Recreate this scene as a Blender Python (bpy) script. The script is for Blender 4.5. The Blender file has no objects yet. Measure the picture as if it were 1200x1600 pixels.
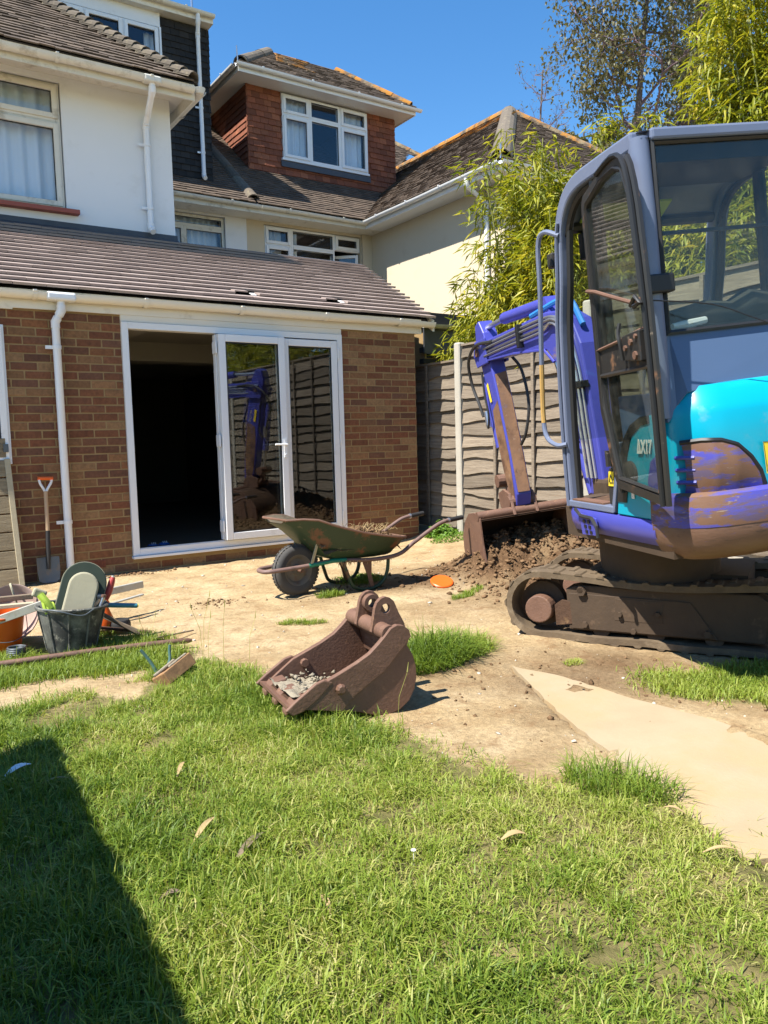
import bpy, bmesh, math, random
import numpy as np
from mathutils import Matrix, Vector
random.seed(7); rng = np.random.default_rng(11)
scene = bpy.context.scene
col = scene.collection
R = math.radians

# ------------------------------------------------------------------ camera
def cam_axes(yaw, pitch, roll):
    f0 = Vector((math.cos(yaw), math.sin(yaw), 0)); r0 = Vector((math.sin(yaw), -math.cos(yaw), 0)); u0 = Vector((0, 0, 1))
    f = f0*math.cos(pitch)-u0*math.sin(pitch); u = u0*math.cos(pitch)+f0*math.sin(pitch)
    return r0*math.cos(roll)-u*math.sin(roll), u*math.cos(roll)+r0*math.sin(roll), f
CAM = Vector((-5.552, -7.565, 1.181))
cr, cu, cf = cam_axes(R(56.259), R(5.191), R(1.519))
cd = bpy.data.cameras.new('camera'); cam = bpy.data.objects.new('camera', cd); col.objects.link(cam)
m = Matrix((cr, cu, -cf)).transposed().to_4x4(); m.translation = CAM
cam.matrix_world = m
cd.sensor_fit = 'VERTICAL'; cd.sensor_height = 24; cd.sensor_width = 18; cd.lens = 24*1231.76/1600
cd.clip_start = 0.05; cd.clip_end = 3000
scene.camera = cam

# ------------------------------------------------------------------ sky and sun
SUN_EL, SUN_ROT = R(57), R(268)
w = bpy.data.worlds.new('World'); scene.world = w; w.use_nodes = True
nt = w.node_tree; nt.nodes.clear()
sk = nt.nodes.new('ShaderNodeTexSky'); sk.sky_type = 'NISHITA'; sk.sun_disc = False
sk.sun_elevation = SUN_EL; sk.sun_rotation = SUN_ROT; sk.altitude = 50; sk.air_density = 1.0; sk.dust_density = 0.1; sk.ozone_density = 2.0
bg = nt.nodes.new('ShaderNodeBackground'); bg.inputs['Strength'].default_value = 0.105
wo = nt.nodes.new('ShaderNodeOutputWorld')
hs = nt.nodes.new('ShaderNodeHueSaturation'); hs.inputs['Saturation'].default_value = 1.30; hs.inputs['Value'].default_value = 1.0
nt.links.new(sk.outputs[0], hs.inputs['Color']); nt.links.new(hs.outputs[0], bg.inputs[0]); nt.links.new(bg.outputs[0], wo.inputs[0])
sl = bpy.data.lights.new('sun', 'SUN'); sl.energy = 5.0; sl.angle = R(0.53); sl.color = (1, 0.955, 0.87)
so = bpy.data.objects.new('sun', sl); col.objects.link(so)
sdir = Vector((math.sin(SUN_ROT)*math.cos(SUN_EL), math.cos(SUN_ROT)*math.cos(SUN_EL), math.sin(SUN_EL)))
so.rotation_euler = sdir.to_track_quat('Z', 'Y').to_euler(); so.location = (-20, -3, 30)
vs = scene.view_settings; vs.view_transform = 'Standard'; vs.look = 'None'; vs.exposure = 1.12; vs.gamma = 1; vs.use_curve_mapping = False
scene.cycles.max_bounces = 6; scene.cycles.diffuse_bounces = 2; scene.cycles.glossy_bounces = 3; scene.cycles.transparent_max_bounces = 12

# ------------------------------------------------------------------ materials
def _n(nt, t, **k):
    n = nt.nodes.new(t)
    for a, b in k.items(): setattr(n, a, b)
    return n
def ramp(nt, cols, stops=None, interp='LINEAR'):
    r = _n(nt, 'ShaderNodeValToRGB'); cr_ = r.color_ramp; cr_.interpolation = interp
    n = len(cols)
    stops = stops or [i/max(1, n-1) for i in range(n)]
    while len(cr_.elements) < n: cr_.elements.new(0.5)
    for e, c, s in zip(cr_.elements, cols, stops):
        e.position = s; e.color = (*c, 1)
    return r
def coords(nt, scl=(1, 1, 1), rand=True):
    tc = _n(nt, 'ShaderNodeTexCoord'); oi = _n(nt, 'ShaderNodeObjectInfo')
    mp = _n(nt, 'ShaderNodeMapping'); mp.inputs['Scale'].default_value = scl
    nt.links.new(tc.outputs['Object'], mp.inputs['Vector'])
    if rand:
        mu = _n(nt, 'ShaderNodeMath', operation='MULTIPLY'); mu.inputs[1].default_value = 37.0
        nt.links.new(oi.outputs['Random'], mu.inputs[0]); nt.links.new(mu.outputs[0], mp.inputs['Location'])
    return mp.outputs[0], oi.outputs['Random']
def noise(nt, vec, scale, detail=5, rough=0.6):
    n = _n(nt, 'ShaderNodeTexNoise'); n.inputs['Scale'].default_value = scale; n.inputs['Detail'].default_value = detail; n.inputs['Roughness'].default_value = rough
    nt.links.new(vec, n.inputs['Vector']); return n.outputs['Fac']
def mixc(nt, fac, a, b, mode='MIX'):
    mx = _n(nt, 'ShaderNodeMix', data_type='RGBA', blend_type=mode)
    for inp, v in ((0, fac), (6, a), (7, b)):
        if hasattr(v, 'links'): nt.links.new(v, mx.inputs[inp])
        elif isinstance(v, (int, float)): mx.inputs[inp].default_value = v
        else: mx.inputs[inp].default_value = (*v, 1)
    return mx.outputs[2]
def sep_rnd(nt, oirand):
    at = _n(nt, 'ShaderNodeAttribute', attribute_name='rnd')
    ad = _n(nt, 'ShaderNodeMath', operation='ADD'); fr = _n(nt, 'ShaderNodeMath', operation='FRACT')
    nt.links.new(at.outputs['Fac'], ad.inputs[0]); nt.links.new(oirand, ad.inputs[1]); nt.links.new(ad.outputs[0], fr.inputs[0])
    return fr.outputs[0]
def base(name):
    mt = bpy.data.materials.new(name); mt.use_nodes = True; nt = mt.node_tree; nt.nodes.clear()
    b = _n(nt, 'ShaderNodeBsdfPrincipled'); o = _n(nt, 'ShaderNodeOutputMaterial'); nt.links.new(b.outputs[0], o.inputs[0])
    return mt, nt, b, o
def bump(nt, b, h, strength, dist):
    bp = _n(nt, 'ShaderNodeBump'); bp.inputs['Strength'].default_value = strength; bp.inputs['Distance'].default_value = dist
    nt.links.new(h, bp.inputs['Height']); nt.links.new(bp.outputs[0], b.inputs['Normal'])
MT = {}
def mat(name, cols, scale=6, rough=0.6, metal=0.0, bmp=0.0, bscale=40, bdist=0.004, scl=(1, 1, 1), stops=None, var=0.0, pieces=None, spec=0.5, wear=None, detail=6):
    """cols: noise ramp; pieces: list of colours picked per piece; wear: (colour, scale, lo, hi) patches of another colour"""
    mt, nt, b, o = base(name); vec, oir = coords(nt, scl)
    n = noise(nt, vec, scale, detail)
    r = ramp(nt, cols, stops); nt.links.new(n, r.inputs[0]); c = r.outputs[0]
    if pieces or var:
        rd = sep_rnd(nt, oir)
    if pieces:
        pr = ramp(nt, pieces, [i/len(pieces) for i in range(len(pieces))], 'CONSTANT'); nt.links.new(rd, pr.inputs[0])
        c = mixc(nt, 0.5, c, pr.outputs[0], 'MIX')
        nn = noise(nt, vec, scale*5, 4); q = ramp(nt, [(0.72,)*3, (1.18,)*3], [0.3, 0.7]); nt.links.new(nn, q.inputs[0])
        c = mixc(nt, 1.0, c, q.outputs[0], 'MULTIPLY')
    if var:
        m2 = _n(nt, 'ShaderNodeMapRange'); m2.inputs[3].default_value = 1-var; m2.inputs[4].default_value = 1+var
        ml = _n(nt, 'ShaderNodeMath', operation='MULTIPLY'); ml.inputs[1].default_value = 7.31; fr = _n(nt, 'ShaderNodeMath', operation='FRACT')
        nt.links.new(rd, ml.inputs[0]); nt.links.new(ml.outputs[0], fr.inputs[0]); nt.links.new(fr.outputs[0], m2.inputs[0])
        c = mixc(nt, 1.0, c, m2.outputs[0], 'MULTIPLY')
    rv = None
    if wear:
        for (wc, ws, lo, hi) in (wear if isinstance(wear, list) else [wear]):
            wn = noise(nt, vec, ws, 8, 0.65); wr = ramp(nt, [(0, 0, 0), (1, 1, 1)], [lo, hi]); nt.links.new(wn, wr.inputs[0])
            c = mixc(nt, wr.outputs[0], c, wc); rv = wr.outputs[0] if rv is None else rv
    nt.links.new(c, b.inputs['Base Color'])
    b.inputs['Roughness'].default_value = rough; b.inputs['Metallic'].default_value = metal; b.inputs['Specular IOR Level'].default_value = spec
    if rv is not None and rough < 0.5:
        mr = _n(nt, 'ShaderNodeMapRange'); mr.inputs[3].default_value = rough; mr.inputs[4].default_value = 0.85
        nt.links.new(rv, mr.inputs[0]); nt.links.new(mr.outputs[0], b.inputs['Roughness'])
    if bmp: bump(nt, b, noise(nt, vec, bscale, 6), bmp, bdist)
    MT[name] = mt; return mt
def glass(name, tint=(0.85, 0.9, 0.9), ior=1.6, rough=0.0, dirt=0.0):
    mt, nt, b, o = base(name); nt.nodes.remove(b)
    tr = _n(nt, 'ShaderNodeBsdfTransparent'); tr.inputs[0].default_value = (*tint, 1)
    gl = _n(nt, 'ShaderNodeBsdfGlossy'); gl.inputs['Roughness'].default_value = rough; gl.inputs[0].default_value = (0.95, 0.97, 1, 1)
    fr = _n(nt, 'ShaderNodeFresnel'); ge = _n(nt, 'ShaderNodeNewGeometry'); mi = _n(nt, 'ShaderNodeMapRange'); mi.inputs[3].default_value = ior; mi.inputs[4].default_value = 1/ior; nt.links.new(ge.outputs['Backfacing'], mi.inputs[0]); nt.links.new(mi.outputs[0], fr.inputs[0])
    mx = _n(nt, 'ShaderNodeMixShader'); nt.links.new(fr.outputs[0], mx.inputs[0]); nt.links.new(tr.outputs[0], mx.inputs[1]); nt.links.new(gl.outputs[0], mx.inputs[2])
    last = mx.outputs[0]
    if dirt:
        vec, _ = coords(nt, (1, 1, 1)); n = noise(nt, vec, 9, 8, 0.7); r = ramp(nt, [(0.0,)*3, (dirt,)*3], [0.35, 0.75]); nt.links.new(n, r.inputs[0])
        df = _n(nt, 'ShaderNodeBsdfDiffuse'); df.inputs[0].default_value = (0.45, 0.42, 0.36, 1)
        m2 = _n(nt, 'ShaderNodeMixShader'); nt.links.new(r.outputs[0], m2.inputs[0]); nt.links.new(last, m2.inputs[1]); nt.links.new(df.outputs[0], m2.inputs[2]); last = m2.outputs[0]
    nt.links.new(last, o.inputs[0]); MT[name] = mt; return mt
def leafmat(name, cols, trans=0.35, rough=0.5, attr='rnd', scale=0.6):
    mt, nt, b, o = base(name); vec, oir = coords(nt)
    at = _n(nt, 'ShaderNodeAttribute', attribute_name=attr)
    n = noise(nt, vec, scale, 3)
    ad = _n(nt, 'ShaderNodeMath', operation='MULTIPLY_ADD'); ad.inputs[1].default_value = 0.75; nt.links.new(at.outputs['Fac'], ad.inputs[0])
    sm = _n(nt, 'ShaderNodeMath', operation='MULTIPLY_ADD'); sm.inputs[1].default_value = 0.7; sm.inputs[2].default_value = -0.22; nt.links.new(n, sm.inputs[0])
    nt.links.new(sm.outputs[0], ad.inputs[2])
    r = ramp(nt, cols); nt.links.new(ad.outputs[0], r.inputs[0])
    nt.links.new(r.outputs[0], b.inputs['Base Color']); b.inputs['Roughness'].default_value = rough; b.inputs['Specular IOR Level'].default_value = 0.35
    tl = _n(nt, 'ShaderNodeBsdfTranslucent'); tc = mixc(nt, 1.0, r.outputs[0], (1.25, 1.2, 0.6), 'MULTIPLY'); nt.links.new(tc, tl.inputs[0])
    mx = _n(nt, 'ShaderNodeMixShader'); mx.inputs[0].default_value = trans
    nt.links.new(b.outputs[0], mx.inputs[1]); nt.links.new(tl.outputs[0], mx.inputs[2]); nt.links.new(mx.outputs[0], o.inputs[0])
    MT[name] = mt; return mt

mat('brick', [(0.125, 0.046, 0.021), (0.205, 0.084, 0.036), (0.27, 0.145, 0.062)], scale=7, rough=0.9, bmp=0.5, bscale=90, bdist=0.003,
    pieces=[(0.19, 0.062, 0.026), (0.12, 0.048, 0.027), (0.24, 0.09, 0.03), (0.30, 0.165, 0.068), (0.09, 0.042, 0.03), (0.20, 0.075, 0.036), (0.17, 0.048, 0.021), (0.36, 0.225, 0.10), (0.22, 0.075, 0.03), (0.27, 0.145, 0.06), (0.13, 0.06, 0.042), (0.24, 0.12, 0.055)], var=0.16)
mat('mortar', [(0.27, 0.175, 0.075), (0.37, 0.25, 0.115)], scale=14, rough=0.95, bmp=0.6, bscale=120)
mat('leanto_tile', [(0.305, 0.24, 0.21), (0.365, 0.292, 0.258)], scale=2.5, rough=0.8, bmp=0.4, bscale=70, var=0.05, spec=0.25)
mat('old_tile', [(0.048, 0.034, 0.024), (0.10, 0.071, 0.05), (0.155, 0.115, 0.082)], scale=5, rough=0.95, bmp=0.6, bscale=50, var=0.25, wear=((0.28, 0.24, 0.17), 9, 0.62, 0.78))
mat('lichen_tile', [(0.075, 0.05, 0.032), (0.14, 0.095, 0.06)], scale=5, rough=0.95, bmp=0.6, bscale=50, var=0.25, wear=[((0.24, 0.19, 0.11), 6, 0.45, 0.65), ((0.38, 0.16, 0.02), 3.1, 0.45, 0.58)])
mat('hip_tile', [(0.075, 0.06, 0.045), (0.16, 0.13, 0.095)], scale=8, rough=0.95, bmp=0.8, bscale=40, var=0.2, wear=((0.24, 0.20, 0.12), 12, 0.55, 0.7))
mat('red_tile', [(0.20, 0.062, 0.030), (0.29, 0.10, 0.048)], scale=9, rough=0.9, bmp=0.5, bscale=60, var=0.22, pieces=[(0.23, 0.068, 0.033), (0.18, 0.055, 0.03), (0.28, 0.10, 0.048), (0.15, 0.05, 0.028)])
mat('black_tile', [(0.012, 0.011, 0.010), (0.03, 0.026, 0.022)], scale=9, rough=0.85, bmp=0.5, bscale=60, var=0.4, wear=((0.10, 0.08, 0.06), 6, 0.66, 0.8))
mat('upvc', [(0.78, 0.78, 0.77), (0.83, 0.83, 0.82)], scale=4, rough=0.35, wear=((0.55, 0.53, 0.48), 3, 0.62, 0.85))
mat('upvc_old', [(0.62, 0.58, 0.48), (0.76, 0.73, 0.64)], scale=5, rough=0.6, wear=[((0.30, 0.24, 0.15), 5, 0.55, 0.78), ((0.16, 0.14, 0.10), 14, 0.66, 0.8)])
mat('cream_paint', [(0.76, 0.71, 0.60), (0.82, 0.78, 0.68)], scale=5, rough=0.55, wear=((0.5, 0.44, 0.33), 4, 0.62, 0.85))
mat('white_render', [(0.74, 0.745, 0.74), (0.80, 0.80, 0.79)], scale=1.6, rough=0.9, bmp=0.25, bscale=60, bdist=0.003, wear=[((0.60, 0.595, 0.56), 1.3, 0.52, 0.80), ((0.48, 0.46, 0.40), 7, 0.72, 0.86)])
mat('cream_render', [(0.575, 0.485, 0.345), (0.63, 0.535, 0.39)], scale=1.2, rough=0.92, bmp=0.3, bscale=80, bdist=0.003, wear=[((0.56, 0.46, 0.32), 2.4, 0.55, 0.75), ((0.42, 0.34, 0.25), 9, 0.72, 0.84)])
mat('lead', [(0.045, 0.047, 0.052), (0.08, 0.083, 0.09)], scale=6, rough=0.55, bmp=0.3)
mat('red_sill', [(0.26, 0.06, 0.04), (0.34, 0.09, 0.06)], scale=12, rough=0.7)
mat('curtain', [(0.74, 0.80, 0.87), (0.82, 0.86, 0.9)], scale=3, rough=0.9)
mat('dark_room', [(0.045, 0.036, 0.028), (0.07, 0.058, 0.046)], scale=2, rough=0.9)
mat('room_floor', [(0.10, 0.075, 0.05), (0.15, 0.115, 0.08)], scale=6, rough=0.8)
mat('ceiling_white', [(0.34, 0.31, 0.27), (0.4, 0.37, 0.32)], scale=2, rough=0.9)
mat('black_rubber', [(0.012, 0.012, 0.012), (0.03, 0.028, 0.026)], scale=14, rough=0.6, wear=((0.12, 0.09, 0.06), 11, 0.6, 0.8))
mat('gasket', [(0.008, 0.008, 0.009), (0.016, 0.016, 0.016)], scale=14, rough=0.5)
mat('wood_fence', [(0.075, 0.055, 0.038), (0.19, 0.150, 0.108), (0.335, 0.28, 0.208)], scale=2.6, rough=0.95, bmp=0.9, bscale=11, bdist=0.007, scl=(9, 1.2, 20), var=0.30, detail=10, wear=[((0.085, 0.062, 0.045), 2.2, 0.58, 0.75), ((0.20, 0.13, 0.075), 1.4, 0.62, 0.8)])
mat('wood_panel', [(0.10, 0.075, 0.045), (0.23, 0.18, 0.11), (0.36, 0.30, 0.19)], scale=3, rough=0.95, bmp=0.8, bscale=14, bdist=0.006, scl=(1.5, 8, 14), var=0.15)
mat('old_plank', [(0.12, 0.085, 0.055), (0.24, 0.18, 0.12)], scale=5, rough=0.9, bmp=0.5, bscale=30, scl=(3, 9, 9), var=0.2)
mat('pale_timber', [(0.35, 0.29, 0.18), (0.48, 0.42, 0.29)], scale=5, rough=0.85, bmp=0.4, bscale=30, scl=(2, 9, 9))
mat('concrete', [(0.34, 0.31, 0.255), (0.46, 0.425, 0.355)], scale=7, rough=0.95, bmp=0.6, bscale=60, bdist=0.004, wear=((0.26, 0.22, 0.16), 5, 0.6, 0.8))
mat('slab', [(0.27, 0.20, 0.115), (0.345, 0.268, 0.165), (0.405, 0.325, 0.212)], scale=3.2, rough=0.95, bmp=0.5, bscale=70, bdist=0.003, wear=[((0.36, 0.26, 0.14), 2.1, 0.44, 0.62), ((0.50, 0.45, 0.36), 13, 0.70, 0.8), ((0.28, 0.20, 0.12), 24, 0.66, 0.76)])
mat('clod', [(0.09, 0.05, 0.025), (0.165, 0.10, 0.053), (0.25, 0.16, 0.09)], scale=16, rough=1.0, bmp=0.9, bscale=60, bdist=0.008, var=0.3, spec=0.1)
mat('stone', [(0.30, 0.25, 0.18), (0.55, 0.50, 0.42)], scale=10, rough=0.9, var=0.3)
mat('rust', [(0.085, 0.042, 0.027), (0.15, 0.078, 0.05), (0.225, 0.13, 0.088)], scale=8, rough=0.62, bmp=0.7, bscale=75, bdist=0.003, spec=0.5, detail=10, wear=[((0.065, 0.033, 0.022), 4, 0.56, 0.74), ((0.25, 0.135, 0.075), 26, 0.60, 0.72)])
mat('rust_dark', [(0.045, 0.022, 0.012), (0.09, 0.045, 0.022)], scale=10, rough=0.9, bmp=0.9, bscale=40, bdist=0.006, wear=((0.19, 0.11, 0.05), 9, 0.58, 0.7))
mat('cement', [(0.19, 0.155, 0.105), (0.35, 0.305, 0.225)], scale=20, rough=1.0, bmp=1.0, bscale=60, bdist=0.01)
mat('blue_paint', [(0.050, 0.056, 0.31), (0.068, 0.074, 0.37)], scale=3, rough=0.34, wear=((0.19, 0.13, 0.115), 5.5, 0.66, 0.72), spec=0.5)
mat('blue_rusty', [(0.062, 0.058, 0.32), (0.085, 0.08, 0.36)], scale=3, rough=0.36, wear=[((0.10, 0.07, 0.12), 3.0, 0.46, 0.56), ((0.16, 0.083, 0.048), 4.2, 0.50, 0.545), ((0.25, 0.19, 0.15), 16, 0.62, 0.68)], scl=(1.3, 1, 4.5))
mat('weight_rust', [(0.085, 0.045, 0.032), (0.145, 0.078, 0.05), (0.19, 0.115, 0.08)], scale=5, rough=0.5, bmp=0.3, bscale=40, wear=[((0.080, 0.070, 0.22), 3.4, 0.58, 0.63), ((0.06, 0.036, 0.027), 7, 0.56, 0.68)], scl=(1.3, 1, 4.0))
mat('lilac_paint', [(0.125, 0.15, 0.225), (0.165, 0.19, 0.27)], scale=3, rough=0.33, wear=((0.24, 0.14, 0.085), 11, 0.69, 0.74))
mat('slate_paint', [(0.066, 0.112, 0.205), (0.082, 0.13, 0.23)], scale=2, rough=0.42, wear=((0.19, 0.25, 0.35), 8, 0.62, 0.75))
mat('turquoise', [(0.0, 0.31, 0.44), (0.003, 0.35, 0.48)], scale=2, rough=0.28, wear=[((0.10, 0.33, 0.40), 5, 0.6, 0.8), ((0.30, 0.40, 0.40), 22, 0.70, 0.78)])
mat('black_paint', [(0.014, 0.013, 0.012), (0.03, 0.027, 0.024)], scale=9, rough=0.42, wear=[((0.15, 0.07, 0.03), 9, 0.60, 0.68), ((0.22, 0.17, 0.12), 17, 0.64, 0.74)])
mat('arm_rust', [(0.11, 0.10, 0.16), (0.17, 0.092, 0.052), (0.26, 0.14, 0.07)], stops=[0.34, 0.44, 0.68], scale=3.2, rough=0.62, bmp=0.5, bscale=50, detail=10, wear=[((0.10, 0.05, 0.028), 7, 0.52, 0.66), ((0.30, 0.20, 0.13), 22, 0.62, 0.72)])
mat('steel_tube', [(0.40, 0.41, 0.45), (0.55, 0.56, 0.6)], scale=5, rough=0.32, metal=0.85, wear=((0.22, 0.13, 0.08), 9, 0.62, 0.72))
mat('track_rubber', [(0.045, 0.031, 0.019), (0.115, 0.08, 0.046), (0.20, 0.142, 0.083)], scale=7, rough=0.85, bmp=0.6, bscale=40, bdist=0.006, wear=((0.22, 0.165, 0.105), 6, 0.56, 0.72))
mat('track_steel', [(0.036, 0.022, 0.012), (0.082, 0.05, 0.027)], scale=6, rough=0.8, bmp=0.5, bscale=40, wear=((0.14, 0.085, 0.048), 8, 0.60, 0.76))
mat('yellow_label', [(0.80, 0.58, 0.02), (0.85, 0.64, 0.04)], scale=3, rough=0.5)
mat('white_label', [(0.75, 0.75, 0.73), (0.8, 0.8, 0.78)], scale=3, rough=0.5)
mat('yellow_worn', [(0.42, 0.24, 0.06), (0.55, 0.34, 0.10)], scale=8, rough=0.6)
mat('blue_hose', [(0.02, 0.16, 0.50), (0.03, 0.22, 0.60)], scale=5, rough=0.45)
mat('seat_fabric', [(0.04, 0.04, 0.036), (0.09, 0.085, 0.07)], scale=9, rough=0.9, bmp=0.4)
mat('barrow_green', [(0.014, 0.034, 0.014), (0.025, 0.056, 0.024)], scale=5, rough=0.55, bmp=0.4, bscale=30, wear=[((0.13, 0.06, 0.03), 6, 0.56, 0.63), ((0.17, 0.15, 0.09), 11, 0.62, 0.72)])
mat('tray_inside', [(0.20, 0.16, 0.10), (0.30, 0.24, 0.15)], scale=10, rough=0.95, bmp=0.6, wear=((0.14, 0.06, 0.03), 8, 0.52, 0.65))
mat('green_tube', [(0.005, 0.16, 0.10), (0.01, 0.20, 0.12)], scale=5, rough=0.4)
mat('brown_tube', [(0.13, 0.075, 0.06), (0.20, 0.125, 0.105)], scale=10, rough=0.6, wear=((0.07, 0.045, 0.035), 9, 0.55, 0.7))
mat('tyre', [(0.035, 0.033, 0.032), (0.10, 0.095, 0.088)], scale=6, rough=0.9, bmp=0.4, wear=((0.16, 0.135, 0.10), 9, 0.58, 0.75))
mat('rim_dirty', [(0.10, 0.09, 0.075), (0.19, 0.165, 0.13)], scale=9, rough=0.85, wear=((0.13, 0.065, 0.035), 10, 0.55, 0.7))
mat('orange_plastic', [(0.70, 0.10, 0.006), (0.76, 0.125, 0.01)], scale=3, rough=0.4, wear=((0.5, 0.25, 0.12), 9, 0.66, 0.8))
mat('tub_rubber', [(0.018, 0.018, 0.017), (0.05, 0.049, 0.044)], scale=5, rough=0.8, wear=[((0.20, 0.20, 0.165), 6, 0.42, 0.66), ((0.30, 0.28, 0.22), 22, 0.58, 0.70)])
mat('green_felt', [(0.022, 0.035, 0.025), (0.035, 0.05, 0.036)], scale=20, rough=0.95)
mat('pale_pad', [(0.32, 0.29, 0.19), (0.40, 0.37, 0.26)], scale=8, rough=0.85, bmp=0.3)
mat('red_plastic', [(0.32, 0.028, 0.025), (0.42, 0.05, 0.04)], scale=20, rough=0.5, wear=((0.30, 0.2, 0.15), 20, 0.62, 0.75))
mat('blue_grip', [(0.03, 0.15, 0.20), (0.05, 0.20, 0.26)], scale=12, rough=0.6, wear=((0.25, 0.25, 0.2), 20, 0.62, 0.75))
mat('lime_plastic', [(0.35, 0.50, 0.04), (0.45, 0.58, 0.08)], scale=9, rough=0.5)
mat('alu', [(0.42, 0.40, 0.34), (0.55, 0.53, 0.46)], scale=9, rough=0.5, metal=0.4, wear=((0.36, 0.32, 0.24), 9, 0.5, 0.7))
mat('grey_steel', [(0.09, 0.105, 0.115), (0.14, 0.155, 0.165)], scale=9, rough=0.5, metal=0.5, wear=((0.20, 0.15, 0.11), 12, 0.55, 0.7))
mat('wood_shaft', [(0.42, 0.27, 0.15), (0.52, 0.36, 0.22)], scale=5, rough=0.6, scl=(8, 8, 1))
mat('pink_plastic', [(0.34, 0.235, 0.19), (0.42, 0.30, 0.25)], scale=6, rough=0.8, wear=((0.25, 0.18, 0.13), 12, 0.55, 0.75))
mat('wire_green', [(0.04, 0.10, 0.085), (0.06, 0.13, 0.11)], scale=12, rough=0.5)
mat('dry_leaf', [(0.30, 0.20, 0.085), (0.42, 0.31, 0.15)], scale=20, rough=0.8)
mat('petal', [(0.75, 0.74, 0.70), (0.82, 0.82, 0.8)], scale=20, rough=0.7)
mat('slipper', [(0.01, 0.06, 0.22), (0.02, 0.09, 0.30)], scale=8, rough=0.8)
mat('bark', [(0.07, 0.05, 0.045), (0.16, 0.13, 0.125)], scale=6, rough=0.95, wear=((0.35, 0.33, 0.31), 5, 0.62, 0.72))
mat('twig', [(0.115, 0.07, 0.085), (0.19, 0.13, 0.14)], scale=3, rough=0.9)
mat('culm', [(0.14, 0.17, 0.03), (0.25, 0.24, 0.06)], scale=6, rough=0.5)
mat('flat_roof', [(0.02, 0.02, 0.022), (0.035, 0.035, 0.037)], scale=6, rough=0.85)
leafmat('grass_blade', [(0.06, 0.115, 0.012), (0.14, 0.215, 0.022), (0.25, 0.32, 0.042), (0.37, 0.375, 0.095), (0.52, 0.45, 0.22)], trans=0.32, scale=1.4)
leafmat('bamboo_leaf', [(0.055, 0.095, 0.008), (0.15, 0.185, 0.015), (0.29, 0.30, 0.026), (0.44, 0.40, 0.04), (0.54, 0.40, 0.06)], trans=0.38, scale=0.8)
leafmat('birch_leaf', [(0.06, 0.062, 0.028), (0.105, 0.105, 0.046), (0.16, 0.145, 0.075), (0.20, 0.15, 0.115)], trans=0.3, scale=0.3)
leafmat('weed_leaf', [(0.06, 0.14, 0.015), (0.13, 0.24, 0.03), (0.22, 0.32, 0.06)], trans=0.3)
glass('pane_glass', (0.93, 0.95, 0.96), 1.5)
glass('door_glass', (0.74, 0.76, 0.74), 1.75)
glass('cab_glass', (0.86, 0.89, 0.86), 1.35, dirt=0.03)
glass('door_pane', (0.80, 0.83, 0.79), 1.35, dirt=0.06)
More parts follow.
